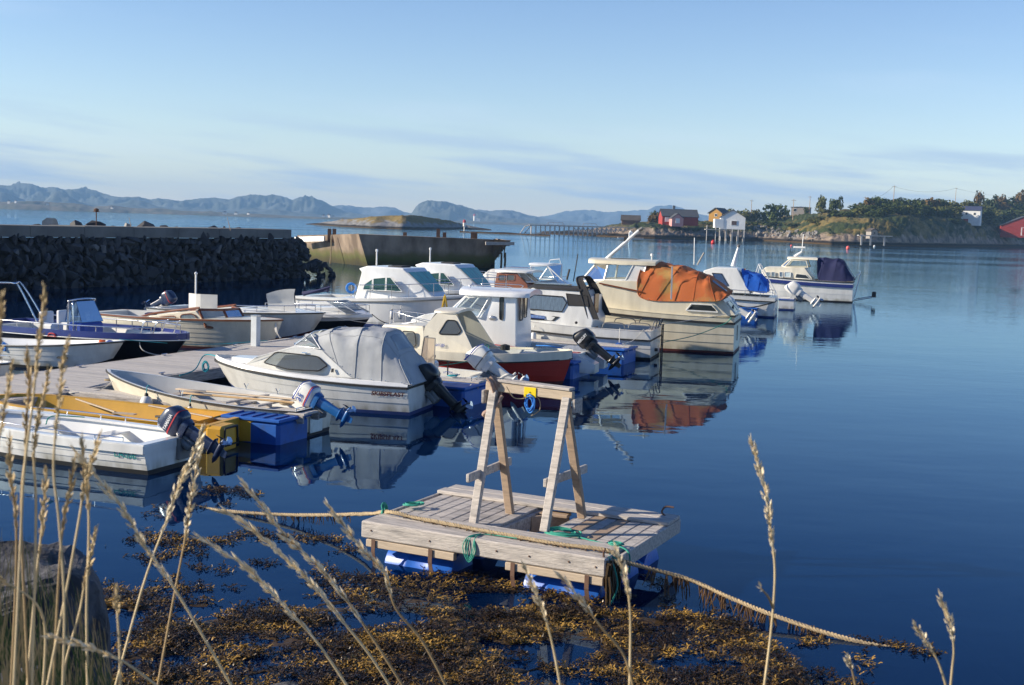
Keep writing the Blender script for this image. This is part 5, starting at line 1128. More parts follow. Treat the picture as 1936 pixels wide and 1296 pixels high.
b.build('oar_rack', B3.t, 'weathered_wood')
b = MB()
for x, sd in ((2.4, 1), (2.1, -1), (1.35, -1)):
    h = B3.hb(x / B3.L) - .03; z = B3.sz(x / B3.L); b.tube([(x, sd * h, z), (x, sd * h, z + .05), (x + .05, sd * h, z + .13)], .009, 5); b.tube([(x, sd * h, z + .05), (x - .05, sd * h, z + .13)], .009, 5)
b.build('oarlock', B3.t, 'steel')
for x, lab, sc in ((3.18, 'white fender with dark green top hung on the cream open boat near its bow', .12), (2.08, 'second fender farther aft on the cream open boat, only its dark top showing', .07)):
    z = B3.sz(x / B3.L); h = B3.hb(x / B3.L) + .11; p = B3.w(x, h, z - .10); fender(p, lab, sc, .38)
# mooring tackle at the bow of the open boat
p0 = B3.w(B3.L - .3, 0, .75)
line('mooring_line', [p0, p0 + Vector((-.25, -.35, -.25)), p0 + Vector((-.8, -.5, -.3)), PF.w(20.3, 17.1, .47)], 'rope_white', .010, 'slack white mooring line from the cream open boat bow to the pontoon')
coil('rope_heap', PF.w(20.35, 17.12, .5), .10, 'rope_tan', .012, 4, 21, True, 'small heap of tan rope at the pontoon edge by the cream open boat')
# ================================================================== 4 cabin boat with grey canopy
B4 = Boat('cabin_boat', 'white cabin cruiser with grey canvas canopy and black outboard', (-1.86, 25.75), 164, 4.85, 2.0, .62, .84, tr=.86, rake=.75, cf=.76, nst=3, lap=.010, draft=.2, p=2.3, q=.72)
B4.hull('gelcoat', 'antifoul_blue', n=34); B4.rub('rubber', .02, .045, -.035); B4.deck(t1=.42, t0=.1, side=.17, floor=.2)
b = MB()
for sd in (1, -1): b.grid([[(x, y, z - .01), (x - .01, y * .97, z + .06), (x - .02, y * .90, z + .075)] for x, y, z in B4.rail_pts(0, 1, -.008, .0, sd, 24)])
b.build('toe_rail', B4.t, 'gelcoat_white', smooth=50)
yn = .74
def L4(*p, y=yn): return [B4.lp(u, v, y) for u, v in p]
cab = L4((425, 676), (478, 676), (516, 645), (545, 638), (590, 626), (640, 645), (660, 700), (655, 712), (480, 700))
prof = L4((462, 706), (455, 690), (480, 676), (553, 655), (606, 660), (645, 694), (676, 716))
hb4 = lambda x: max(.05, B4.hb(min(1, x / B4.L)) - .13)
B4.cabin(prof, .75, 1.45, .86, .60, 'gelcoat', bev=.03, narrow=hb4)
w4 = B4._w
B4.win(L4((498, 686), (521, 666), (600, 674), (621, 691), (606, 701), (548, 698)), w4, 'glass_dim', 'rubber', .014, rnd=.12)
B4.win(L4((630, 697), (634, 697), (634, 703), (630, 703)), w4, 'rubber', 'rub_grey', .01, name='vent')
b = MB(); b.loft([[(x, y, z) for x, y in ((3.45, -.40), (4.35, -.20), (4.35, .20), (3.45, .40))] for z in (.80, .91)]); 
b.build('fore_hatch', B4.t, 'gelcoat_white')
# windshield
zw = B4.lp(556, 655, .6); zv = B4.lp(606, 660, .7); zt_ = B4.lp(588, 631, .5)
B4.panes([(zv[0], .70, zv[1]), (zw[0], .58, zw[1] + .01), (zw[0] + .16, .25, zw[1] + .03), (zw[0] + .16, -.25, zw[1] + .03), (zw[0], -.58, zw[1] + .01), (zv[0], -.70, zv[1])], [(zt_[0] - .03, .54, zt_[1] - .02), (zt_[0], .50, zt_[1]), (zt_[0] + .06, .22, zt_[1] + .02), (zt_[0] + .06, -.22, zt_[1] + .02), (zt_[0], -.50, zt_[1]), (zt_[0] - .03, -.54, zt_[1] - .02)], 'glass_clear', 'alu', .013)
# canopy hoops traced along its silhouette
def hp(ub, vb, ut, vt, wb, wt, f=None):
    xb, zb = f.lp(ub, vb, wb); xt, zt = f.lp(ut, vt, 0); return (xb, xt, wb, wt, zb, zt)
c4 = B4.canopy([hp(606, 660, 588, 631, .68, .54, B4), hp(638, 690, 640, 620, .78, .62, B4), hp(670, 716, 700, 617, .84, .66, B4), hp(720, 722, 744, 625, .86, .64, B4), hp(775, 728, 770, 668, .84, .66, B4), hp(778, 730, 803, 722, .82, .70, B4)], 'canvas_grey', wr=.05, seed=3, sub=6, expo=.42)
B4.canopy_patch(19, 23, 11, 15, 'vinyl', c4)
B4.hull_text('SKIBSPLAST', 702, 747, .72, .135, 'text_red', shear=.25)
B4.outboard(-.02, -.30, .34, 1.2, 44, 'outboard_black', 'outboard_black')
b = MB(); b.tube([(.28, .62, .70), (.28, .62, .77), (.18, .62, .77)], .012, 5); b.tube([(.28, .56, .70), (.28, .56, .77), (.18, .56, .77)], .012, 5); b.build('cleat', B4.t, 'steel')
b = MB(); x, z = B4.lp(577, 667, .7); b.tube([(x - .06, w4(x, z) + .02, z), (x + .06, w4(x, z) + .02, z)], .012, 5); b.build('handle', B4.t, 'steel')
pb = B4.w(B4.L - .1, 0, .86); line('teal_mooring_line', [pb, pb + Vector((-.4, .25, 0)), pb + Vector((-.55, .0, -.3)), pb + Vector((-.8, -.3, -.4))], 'rope_teal', .014, 'teal mooring line at the bow of the grey canopy boat'); coil('teal_rope_knot', pb + Vector((-.28, -.12, -.20)), .10, 'rope_teal', .013, 4, 5, False, 'teal rope knot hanging under the bow of the grey canopy boat')
# ================================================================== 5 small blue and white runabout
B5 = Boat('runabout', 'small white runabout with blue stripe, beige windscreen and white outboard', (-.62, 28.35), 163, 3.9, 1.65, .48, .68, tr=.9, rake=.5, cf=.82, nst=2, lap=0, draft=.15)
B5.hull('gelcoat_white', 'royal_blue', stripe='gelcoat_white', boot='royal_blue'); B5.rub('royal_blue', .02, .08, -.09); B5.deck(t1=.62, t0=.06, side=.2, floor=.15, m='gelcoat_white', inside='gelcoat')
x0, z0 = B5.lp(812, 690, .3); 
b = MB(); b.box((x0 + .12, .3, .52), (.5, .6, .5), bev=.05); b.build('console', B5.t, 'gelcoat_white')
xa, za = B5.lp(794, 690, .55); xb, zb = B5.lp(823, 692, .55); xc, zc_ = B5.lp(823, 640, .55); xd, zd = B5.lp(799, 640, .55)
B5.panes([(xa, .55, za), (xa + .04, .05, za)], [(xd - .0, .45, zc_), (xd + .04, .1, zc_)], 'vinyl_beige', 'rub_grey', .012); B5.panes([(xb, .62, zb), (xa, .55, za)], [(xc, .56, zc_), (xd, .45, zc_)], 'vinyl_beige', 'rub_grey', .012, name='side_screen')
wheel(B5, Vector((B5.lp(815, 683, .35)[0], .35, B5.lp(815, 683, .35)[1])), .16); B5.outboard(.0, .0, .50, 1.25, 54, 'outboard_white', 'outboard_white', None, [(.40, 'royal_blue'), (.17, 'rub_grey')])
B5.hull_text('UTTERN', 838, 706, .22, .07, 'text_blue')
b = MB(); x, z = B5.lp(847, 684, .2); b.tube([(x, .2, .45), (x, .2, z)], .018, 6); b.tube([(x, .16, z), (x, .24, z)], .025, 6); b.build('throttle', B5.t, 'rubber')
coil('rope_heap', B5.w(.5, .62, .52), .09, 'rope_white', .012, 5, 31, True, 'heap of white rope on the stern quarter of the small blue striped runabout')
# ================================================================== 6 cream cabin boat with red hull
B6 = Boat('double_ender', 'cream cabin boat with red clinker hull and pointed stern', SW(1080, 727), 164, 5.75, 2.15, .82, .84, rake=.5, cf=.62, nst=5, lap=.014, de=True, dip=.14, tm=.45, draft=.2, p=2.0, q=.8)
B6.hull('red_hull', 'antifoul_red', n=36)
B6.deck(t1=.58, t0=.14, side=.20, floor=.15, m='pale_cream', inside='inside_grey')
b = MB(); b.use('pale_cream'); b.grid([[(B6.X(t, B6.sz(t)), B6.hb(t) * k, B6.sz(t) + .02 * (1 - k * k)) for k in (-1, -.5, 0, .5, 1)] for t in [.14 * i / 6 for i in range(7)]]); b.build('stern_deck', B6.t, smooth=40)
b = MB(); b.use('pale_cream')
for sd in (1, -1): b.grid([[(x, y, z - .17), (x, y * 1.01, z - .02), (x, y * 1.01, z + .05), (x, y * .93, z + .05), (x, y * .93, z - .02)] for x, y, z in B6.rail_pts(0, 1, -.02, 0, sd, 34)])
b.build('sheer_strake', B6.t, smooth=40); B6.rub('rubber', .035, .03, -.17)
yn = .80
def L6(*p, y=yn): return [B6.lp(u, v, y) for u, v in p]
hb6 = lambda x: max(.05, B6.hb(min(.99, x / B6.L)) - .12)
B6.cabin(L6((704, 672), (702, 628), (715, 616), (800, 617), (806, 668)), .8, 1.5, .92, .72, 'pale_cream', name='trunk_cabin', bev=.05, narrow=hb6); w6 = B6._w
B6.win(L6((757, 627), (784, 628), (787, 652), (778, 657), (757, 655)), w6, 'glass_dim', 'rubber', .014, rnd=.2)
# wheelhouse side panels: open at the back
side = L6((794, 668), (803, 617), (826, 590), (853, 590), (862, 600), (898, 664), (905, 668))
for sd in (1, -1):
    a_ = [(x, sd * w6(x, z), z) for x, z in side]; c_ = [(x, sd * (w6(x, z) - .04), z) for x, z in side]; b = MB(); b.loft([a_, c_]); b.build('wheelhouse_side', B6.t, 'pale_cream')
B6.win(L6((829, 632), (843, 606), (860, 607), (872, 626), (866, 633)), w6, 'glass_dim', 'rubber', .016, rnd=.18, off=.008)
xr0, zr0 = B6.lp(824, 590, .7); xr1, zr1 = B6.lp(857, 590, .7)
B6.roof([(xr0 + .08, .60), (xr0, .66), (xr0 * .5 + xr1 * .5, .70), (xr1 - .05, .70), (xr1 - .12, .66)], zr0 + .0, .05, 'pale_cream', crown=.05)
xf, zf = L6((803, 617))[0]; B6.panes([(xf, .60, zf), (xf + .05, 0, zf), (xf, -.60, zf)], [(xr0, .58, zr0), (xr0 + .04, 0, zr0 + .02), (xr0, -.58, zr0)], 'glass_clear', 'rub_grey', .02)
b = MB(); b.box((xf + .55, 0, B6.lp(760, 614, 0)[1]), (.5, .6, .05), bev=.02); b.build('hatch', B6.t, 'gelcoat')
b = MB(); b.tube([B6.lp(735, 618, 0)[0:1] and (B6.lp(735, 618, 0)[0], 0, B6.lp(735, 618, 0)[1]), (B6.lp(790, 612, 0)[0], .1, B6.lp(790, 608, 0)[1])], .03, 6); b.build('boat_hook', B6.t, 'alu')
x, z = B6.lp(826, 652, .8); text(B6.t, 'lettering', '641285', (x, w6(x, z) + .003, z - .03), (-1, 0, 0), (0, -.3, 1), .1, 'text_blue', width=.24, off=.006)
b = MB(); b.box((1.1, 0, .6), (.5, .5, .3), bev=.08); b.build('engine_box', B6.t, 'inside_grey'); b = MB(); b.lathe([(.13, 0), (.13, .12), (.03, .15)], (1.9, -.45, .72), n=10); b.build('lamp', B6.t, 'rubber')
line('mooring_line', [B6.w(.2, .25, .92), B6.w(.5, .4, .98), B6.w(.9, .2, .95)], 'rope_blue', .014, 'blue mooring line lying on the pointed stern of the red hulled boat'); line('green_mooring_line', [B6.w(1.9, 1.0, .84), B6.w(1.95, 1.03, .98), B6.w(2.3, 1.3, .6), B6.w(3.0, 1.7, .45)], 'rope_green', .010, 'thin green line from the side of the red hulled boat')
# ================================================================== 7 pilothouse boat with black outboard
B7 = Boat('pilothouse_boat', 'white pilothouse fishing boat with QUICKSILVER lettering and black outboard', SW(1108, 706), 165, 5.85, 2.25, .62, 1.05, tr=.88, rake=.7, cf=.80, nst=2, lap=0, draft=.25, dip=-.02)
B7.hull('gelcoat_white', 'antifoul_blue', n=32); B7.deck(t1=.40, t0=.13, side=.22, floor=.2, m='gelcoat_white', inside='gelcoat'); B7.rub('gelcoat_white', .03, .06, -.03); B7.rub('rub_grey', .008, .02, -.30, t0=.0, t1=.98, name='knuckle_line', tran=False)
b = MB(); b.tube(B7.rail_pts(0, .55, .19, .02, 1, 14), .014, 5); b.build('red_piping', B7.t, 'stripe_red')
yn = .8
def L7(*p, y=yn): return [B7.lp(u, v, y) for u, v in p]
hb7 = lambda x: max(.05, B7.hb(min(.99, x / B7.L)) - .2)
B7.cabin(L7((770, 618), (768, 606), (800, 595), (850, 590), (900, 610), (900, 640), (780, 632)), 1., 1.5, .9, .72, 'gelcoat_white', name='foredeck_cabin', bev=.05, narrow=hb7)
B7.cabin(L7((846, 642), (853, 588), (905, 602), (926, 575), (930, 560), (975, 556), (977, 672), (846, 672)), .6, 2.1, .86, .74, 'gelcoat_white', name='wheelhouse', bev=.03); w7 = B7._w
xq0, zq0 = B7.lp(851, 589, .8); xt0, zt0 = B7.lp(880, 562, .8); xt1, zt1 = B7.lp(925, 562, .8); xm, zm = B7.lp(905, 600, .8)
B7.panes([(xm, .84, zm), (xq0 - .08, .78, zq0), (xq0 + .10, .35, zq0 + .04), (xq0 + .10, -.35, zq0 + .04), (xq0 - .08, -.78, zq0), (xm, -.84, zm)], [(xt1, .76, zt1), (xt0, .72, zt0), (xt0 + .12, .33, zt0 + .02), (xt0 + .12, -.33, zt0 + .02), (xt0, -.72, zt0), (xt1, -.76, zt1)], 'glass_clear', 'gelcoat_white', .022)
ra, rz_ = B7.lp(866, 556, .8); rb, _ = B7.lp(1000, 552, .8)
B7.roof([(ra + .08, .45), (ra, .70), (ra - .3, .86), (ra * .5 + rb * .5, .90), (rb + .5, .88), (rb + .1, .84), (rb, .75)], rz_ + .03, .10, 'gelcoat_white', crown=.10)
b = MB(); b.tube(crp([(ra - .3, .6, rz_ + .17), (ra - .32, .6, rz_ + .25), (rb + .6, .6, rz_ + .25), (rb + .58, .6, rz_ + .17)], 3), .013, 6); b.tube(crp([(ra - .3, -.6, rz_ + .17), (ra - .32, -.6, rz_ + .25), (rb + .6, -.6, rz_ + .25), (rb + .58, -.6, rz_ + .17)], 3), .013, 6); b.build('roof_rail', B7.t, 'steel', smooth=60)
# rear bulkhead with two tall windows (faces aft)
xa_ = B7.lp(938, 600, .8)[0]; xb_ = xa_
xaft = min(x for x, z in L7((975, 600), (976, 632)))
for y0, y1, v0, v1 in ((.62, .30, 564, 612), (.16, -.14, 561, 608)):
    za_ = B7.lx(960, v0, xaft)[1]; zb_ = B7.lx(960, v1, xaft)[1]; P = roundpoly([(y0, zb_), (y1, zb_), (y1, za_), (y0, za_)], .2); PP = [(xaft - .035, y, z) for y, z in P]; b = MB(); b.tube(PP + [PP[0], PP[1]], .014, 5); f = b.build('window', B7.t, 'rubber', smooth=60); b = MB(); b.cap(PP); b.build('pane', f, 'vinyl_beige')
B7.win(L7((944, 562), (952, 562), (951, 606), (944, 604)), w7, 'glass_smoke', 'rubber', .012, rnd=.25)
x, z = L7((931, 602))[0]; b = MB(); b.lathe([(.07, 0), (.05, .02), (.01, .03)], (0, 0, 0), 'y', 10); b.v = [(p[0] * 1.6 + x, p[1] + w7(x, z), p[2] + z) for p in b.v]; b.build('vent', B7.t, 'alu')
B7.hull_text('QUICKSILVER', 992, 661, .58, .11, 'text_black', shear=.3)
B7.outboard(-.03, .12, .58, 1.2, 50, 'outboard_black', 'outboard_black', 'MERCURY'); B7.railing(.60, .97, .42, .08, 4, .012)
for sd in (1, -1):
    b = MB(); b.loft([[(-.42, sd * .95, z * .5 + .05), (-.42, sd * .35, z * .5 + .05), (.1, sd * .32, z), (.1, sd * 1.0, z)] for z in (.12, .60)]); b.build('swim_step', B7.t, 'gelcoat_white', smooth=40)
b = MB(); b.tube([(1.2, 1.06, .66), (1.2, 1.06, .74), (1.0, 1.06, .74)], .012, 5); b.build('cleat', B7.t, 'steel')
# yellow rope over the bow rail
p = DP(841, 560, 36.0); b = MB(); q = random.Random(4)
for k in range(9): dx = q.uniform(-.10, .10); b.tube(crp([p + Vector((0, 0, .05)), p + Vector((dx * .6, q.uniform(-.04, .04), -.2)), p + Vector((dx * 1.5, q.uniform(-.05, .05), -.45 - q.uniform(0, .12))), p + Vector((dx * .9, 0, -.3)), p + Vector((dx * .3, 0, 0))]), .012, 5)
o = b.build('yellow_rope_bundle', m='rope_yellow', smooth=60); tag(o, 'bundle of yellow rope hung over the bow rail of the pilothouse boat', 'rope')
# ================================================================== 8 white cabin boat with curtains and black canopy frame
B8 = Boat('curtained_cabin_boat', 'white cabin cruiser with white curtains and black folded canopy', SW(1238, 676), 165, 5.9, 2.4, .88, 1.15, tr=.9, rake=.7, cf=.84, nst=3, lap=.010, draft=.25)
B8.hull('gelcoat', 'antifoul_black', n=32); B8.deck(t1=.42, t0=.04, side=.22, floor=.35, m='gelcoat'); B8.rub('rubber', .02, .05, -.28)
yn = 1.0
def L8(*p, y=yn): return [B8.lp(u, v, y) for u, v in p]
hb8 = lambda x: max(.05, B8.hb(min(.99, x / B8.L)) - .14)
B8.cabin(L8((960, 622), (968, 600), (978, 560), (1004, 545), (1100, 552), (1112, 585), (1122, 606), (1118, 622), (1056, 618)), .9, 1.9, 1.06, .84, 'gelcoat', bev=.03, narrow=hb8); w8 = B8._w
B8.win(L8((980, 580), (1007, 558), (1062, 562), (1070, 573), (1062, 590), (1000, 585)), w8, 'glass_clear', 'rubber', .02, back='curtain_or_dark', off=.010)
B8.win(L8((980, 592), (1057, 600), (1048, 607), (980, 603)), w8, 'glass_smoke', 'rubber', .012, name='lower_window', off=.010)
B8.win(L8((986, 594), (1030, 598), (1030, 603), (986, 600)), w8, 'glass_clear', 'royal_blue', .006, name='lower_curtain', back='curtain_blue', off=.016)
B8.win(L8((1068, 556), (1108, 560), (1112, 580), (1073, 578)), w8, 'canvas_black', 'canvas_black', .012, name='dark_side_cloth')
xr0, zr0 = B8.lp(1004, 546, .8); xr1, _ = B8.lp(1100, 550, .8); B8.roof([(xr0 + .1, .74), (xr0 - .2, .84), (xr1 + .2, .86), (xr1, .84)], zr0 + .03, .06, 'canvas_black', crown=.04)
b = MB(); b.box((xr0 - .5, 0, zr0 + .12), (1.1, .6, .05), bev=.02); b.build('hatch', B8.t, 'glass_dim')
def hoopbar(boat, u0, v0, u1, v1, u2, v2, u3, v3, y, r_, m, name):
    a = boat.lp(u0, v0, y); b_ = boat.lp(u1, v1, y * .8); c_ = boat.lp(u2, v2, y * .8); d_ = boat.lp(u3, v3, y)
    P = crp([(a[0], y, a[1]), (b_[0], y * .84, b_[1]), (b_[0], y * .7, b_[1] + .06), (b_[0], 0, b_[1] + .1), (b_[0], -y * .7, b_[1] + .06), (b_[0], -y * .84, b_[1]), (a[0], -y, a[1])], 4); return boat.tub(name, P, r_, m)
# black canvas arch: two bows joined by cloth
xA, zA = B8.lp(1122, 604, .95); xT, zT = B8.lp(1094, 528, .75); xC, zC = B8.lp(1164, 600, .95); xD, zD = B8.lp(1128, 530, .75)
def arch(xb, zb, xt, zt, wb=.98, wt=.78):
    return crp([(xb, wb, zb), (xb * .35 + xt * .65, wt * 1.05, zb * .3 + zt * .7), (xt, wt * .82, zt), (xt, 0, zt + .05), (xt, -wt * .82, zt), (xb * .35 + xt * .65, -wt * 1.05, zb * .3 + zt * .7), (xb, -wb, zb)], 4)
A1 = arch(xA, zA, xT, zT); A2_ = arch(xC, zC, xD, zD)
b = MB(); K_ = len(A1) - 1; sh_ = [.06 + .10 * abs(i / K_ - .5) * 2 for i in range(K_ + 1)]; b.tube([p + Vector((s_, 0, 0)) for p, s_ in zip(A1, sh_)], .025, 6); b.tube([p - Vector((s_, 0, 0)) for p, s_ in zip(A1, sh_)], .025, 6); b.grid([[p + Vector((s_ * k, 0, .0)) for p, s_ in zip(A1, sh_)] for k in (-1, -.3, .3, 1)]); b.build('canopy_frame', B8.t, 'canvas_black', smooth=60)
b = MB(); b.box((xA + .1, .12, 1.35), (.05, .62, 1.1), bev=.01); b.build('companionway_door', B8.t, 'mahogany'); b = MB(); b.box((xA + .13, -.05, 1.3), (.04, 1.75, 1.1), bev=.01); b.build('aft_bulkhead', B8.t, 'gelcoat')
x, z = L8((1082, 590))[0]; text(B8.t, 'lettering', 'Myra', (x, w8(x, z) + .002, z - .05), (-1, 0, 0), (0, -.25, 1), .12, 'rub_grey', width=.25, off=.006); x, z = L8((1080, 597))[0]; text(B8.t, 'lettering', 'UNJ-410', (x, w8(x, z) + .002, z - .05), (-1, 0, 0), (0, -.25, 1), .1, 'rub_grey', width=.26, off=.006)
x, z = B8.lp(1091, 610, 1.1); b = MB(); b.lathe([(.045, 0), (.045, .02), (.02, .03)], (x, B8.ysec(x, z) + .0, z), 'y', 10); b.build('porthole', B8.t, 'rubber')
b = MB()
for sd in (1, -1):
    b.tube(crp([(1.5, sd * 1.0, .93), (1.4, sd * 1.0, 1.08), (.9, sd * 1.0, 1.08), (.8, sd * 1.0, .93)], 4), .014, 6); b.tube(crp([(.7, sd * 1.0, .95), (.6, sd * 1.0, 1.1), (.1, sd * 1.0, 1.1), (.02, sd * .95, .95)], 4), .014, 6)
b.tube(crp([(.02, .8, .9), (-.05, .8, 1.15), (-.05, .2, 1.15), (.0, .1, .9)], 4), .018, 6); b.tube(crp([(-.02, -.2, .9), (-.1, -.2, 1.15), (-.1, -.7, 1.15), (.0, -.75, .9)], 4), .018, 6); b.build('stern_rail', B8.t, 'rub_grey', smooth=60)
b = MB()
for y in (-.75, -.45): b.tube([(-.12, y, 1.0), (-.12, y, -.1)], .02, 6)
for z in (.1, .35, .6, .85): b.tube([(-.12, -.75, z), (-.12, -.45, z)], .018, 6)
b.build('boarding_ladder', B8.t, 'rubber', smooth=60); b = MB(); b.lathe([(.05, 0), (.05, -.08), (.02, -.1)], (0, 0, 0), 'x', 8); b.v = [(x - .0, y + .1, z + .25) for x, y, z in b.v]; b.build('exhaust', B8.t, 'rubber')
B8.tub('antenna', [(xT + .25, .35, zT - .1), (xT + .15, .3, zT + .75)], .018, 'rubber'); B8.tub('searchlight', [(xT + .45, .4, zT - .05), (xT + .38, .38, zT + .28)], .035, 'rubber')
fp = B8.w(1.15, 1.2, .55); 
t_ = thing('fender', 'dark blue fender hung low on the curtained cabin boat quarter', 'fender', B8.w(.9, 1.32, .52)); b = MB(); b.lathe([(.05, -.75), (.22, -.68), (.24, -.4), (.22, -.1), (.05, 0)], n=14); b.build('body', t_, 'float_blue', smooth=50); b = MB(); b.tube([(0, 0, 0), (0, -.02, .45)], .012, 5); b.build('line', t_, 'rope_white')
# ================================================================== 9 big cream boat with orange canopy
B9 = Boat('motor_cruiser', 'big cream cabin cruiser with orange canvas canopy', SW(1392, 664), 165, 7.6, 2.95, 1.18, 1.65, tr=.88, rake=1.0, cf=.86, nst=4, lap=.016, draft=.3)
B9.hull('cream', 'antifoul_red', n=32); B9.deck(t1=.55, t0=.08, side=.28, floor=.5, m='cream'); B9.rub('rubber', .03, .07, -.18)
yn = 1.28
def L9(*p, y=yn): return [B9.lp(u, v, y) for u, v in p]
hb9 = lambda x: max(.05, B9.hb(min(.99, x / B9.L)) - .14)
B9.cabin(L9((1080, 600), (1082, 565), (1095, 545), (1140, 530), (1220, 534), (1225, 566), (1345, 568), (1380, 600), (1250, 602)), 1.2, 2.4, 1.34, 1.12, 'cream', bev=.04, narrow=hb9); w9 = B9._w
# upper glasshouse under the flat roof
def q9(u, v, y): x, z = B9.lp(u, v, y); return (x, y, z)
bt = [q9(1214, 532, 1.05), q9(1183, 531, 1.08), q9(1142, 530, 1.05), q9(1098, 532, .5), (q9(1098, 532, .5)[0], -.5, q9(1098, 532, .5)[2]), (q9(1142, 530, 1.05)[0], -1.05, q9(1142, 530, 1.05)[2]), (q9(1183, 531, 1.08)[0], -1.08, q9(1183, 531, 1.08)[2]), (q9(1214, 532, 1.05)[0], -1.05, q9(1214, 532, 1.05)[2])]
tt = [q9(1222, 500, .95), q9(1199, 500, .98), q9(1150, 499, .92), q9(1126, 500, .5), (q9(1126, 500, .5)[0], -.5, q9(1126, 500, .5)[2]), (q9(1150, 499, .92)[0], -.92, q9(1150, 499, .92)[2]), (q9(1199, 500, .98)[0], -.98, q9(1199, 500, .98)[2]), (q9(1222, 500, .95)[0], -.95, q9(1222, 500, .95)[2])]
B9.panes(bt, tt, 'glass_clear', 'gelcoat', .04, name='glasshouse')
b = MB(); b.quad(q9(1186, 531, 1.10), q9(1212, 532, 1.08), q9(1220, 500, .98), q9(1201, 500, 1.0)); b.quad(q9(1186, 531, -1.10), q9(1212, 532, -1.08), q9(1220, 500, -.98), q9(1201, 500, -1.0)) if False else None; b.build('side_panel', B9.t, 'gelcoat')
ra, rz_ = B9.lp(1112, 496, .9); rb, _ = B9.lp(1240, 497, .9)
B9.roof([(ra + .06, .6), (ra, .85), (ra - .3, 1.0), (rb + .3, 1.05), (rb, 1.0)], rz_ + .03, .12, 'cream', crown=.05)
b = MB(); b.box((ra - 1.1, 0, rz_ + .14), (.9, .7, .05), bev=.02); b.build('hatch', B9.t, 'glass_dim')
b = MB(); P = q9(1134, 501, 0); Q = q9(1208, 436, 0); b.tube([P, Q], .07, 8, r2=.05); b.build('mast', B9.t, 'gelcoat_white', smooth=60); b = MB(); b.tube([Q, Vector(Q) + Vector((-.12, 0, .08))], .06, 8); b.build('mast_tip', B9.t, 'rub_grey'); b = MB(); b.box((Q[0] + .45, 0, Q[2] - .32), (.08, .08, .16)); b.build('lamp', B9.t, 'rubber')
b = MB(); P = q9(1232, 494, 0); b.lathe([(.02, 0), (.02, .15), (.05, .17), (.05, .24), (.01, .26)], (P[0], 0, P[2]), n=8); b.build('top_light', B9.t, 'gelcoat_white')
c9 = B9.canopy([hp(1205, 530, 1222, 500, 1.24, 1.02, B9), hp(1208, 560, 1250, 496, 1.30, 1.08, B9), hp(1240, 569, 1292, 502, 1.30, 1.10, B9), hp(1310, 570, 1325, 514, 1.28, 1.06, B9), hp(1352, 570, 1345, 523, 1.26, 1.04, B9), hp(1366, 566, 1382, 552, 1.18, 1.06, B9)], 'canvas_orange', wr=.07, seed=8, sub=6, n=28, expo=.45)
B9.canopy_patch(25, 29, 9, 12, 'vinyl', c9)
x, z = B9.lp(1272, 530, 1.15); b = MB(); b.bar((x + .03, 1.22, z + .45), (x, 1.33, z - .62), .05, .015); b.build('zip_strip', c9, 'canvas_light')
B9.win(L9((1297, 587), (1308, 575), (1345, 577), (1357, 591)), w9, 'glass_smoke', 'gelcoat', .03, off=.012)
b = MB(); z_ = 1.24; b.quad((-.0, 1.1, z_ + .02), (-.0, -1.1, z_ + .02), (.42, -.95, z_ + .50), (.42, .95, z_ + .50)); b.quad((.0, 1.1, z_ + .02), (.42, .95, z_ + .5), (1.0, 1.05, z_ + .5), (1.0, 1.2, z_)); b.quad((.0, -1.1, z_ + .02), (.42, -.95, z_ + .5), (1.0, -1.05, z_ + .5), (1.0, -1.2, z_)); b.quad((.42, .95, z_ + .5), (.42, -.95, z_ + .5), (1.0, -1.05, z_ + .5), (1.0, 1.05, z_ + .5)); b.build('aft_coaming', B9.t, 'cream')
f = MB(); P = [(.06, .85, z_ + .08), (.06, -.3, z_ + .08), (.34, -.3, z_ + .42), (.34, .8, z_ + .42)]; P = [(x - .03, y, z) for x, y, z in P]; f.tube(P + [P[0]], .02, 5); fo = f.build('window', B9.t, 'gelcoat'); f = MB(); f.cap(P); f.build('pane', fo, 'glass_dim')
bm_ = MB(); q = random.Random(5); c_ = Vector((.14, .45, z_ + .27))
for k in range(9): a = q.uniform(0, 6.28); bm_.tube([c_, c_ + Vector((.02 * math.sin(a) + .0, .22 * math.cos(a), .18 * math.sin(a)))], .035, 4, r2=.008)
bm_.build('emblem', B9.t, 'rubber')
b = MB(); b.box((-.02, .15, .62), (.02, .03, .5)); b.build('transom_mark', B9.t, 'rubber')
b = MB(); b.tube(crp([(.1, 1.3, 1.2), (.3, 1.5, 1.0), (1.2, 1.9, .6), (2.2, 2.3, .35)]), .014, 5); o = b.build('teal_mooring_line', m='rope_green', smooth=60); o.location = B9.o; o.rotation_euler = (0, 0, B9.a); tag(o, 'green mooring line running from the orange canopy boat stern', 'rope')
b = MB(); b.tube(crp([(.3, 1.35, 1.3), (1.0, 1.7, 1.15), (2.4, 2.4, .9)]), .010, 5); o = b.build('white_mooring_line', m='rope_white', smooth=60); o.location = B9.o; o.rotation_euler = (0, 0, B9.a); tag(o, 'thin pale mooring line above the green one by the orange canopy boat', 'rope')
b = MB(); b.tube(B9.rail_pts(.5, .8, .3, .5, 1, 6), .015, 5); b.build('side_handrail', B9.t, 'steel')
b = MB(); b.tube([q9(1133, 536, 1.2), q9(1212, 552, 1.3)], .025, 5); b.build('brown_trim', B9.t, 'mahogany')
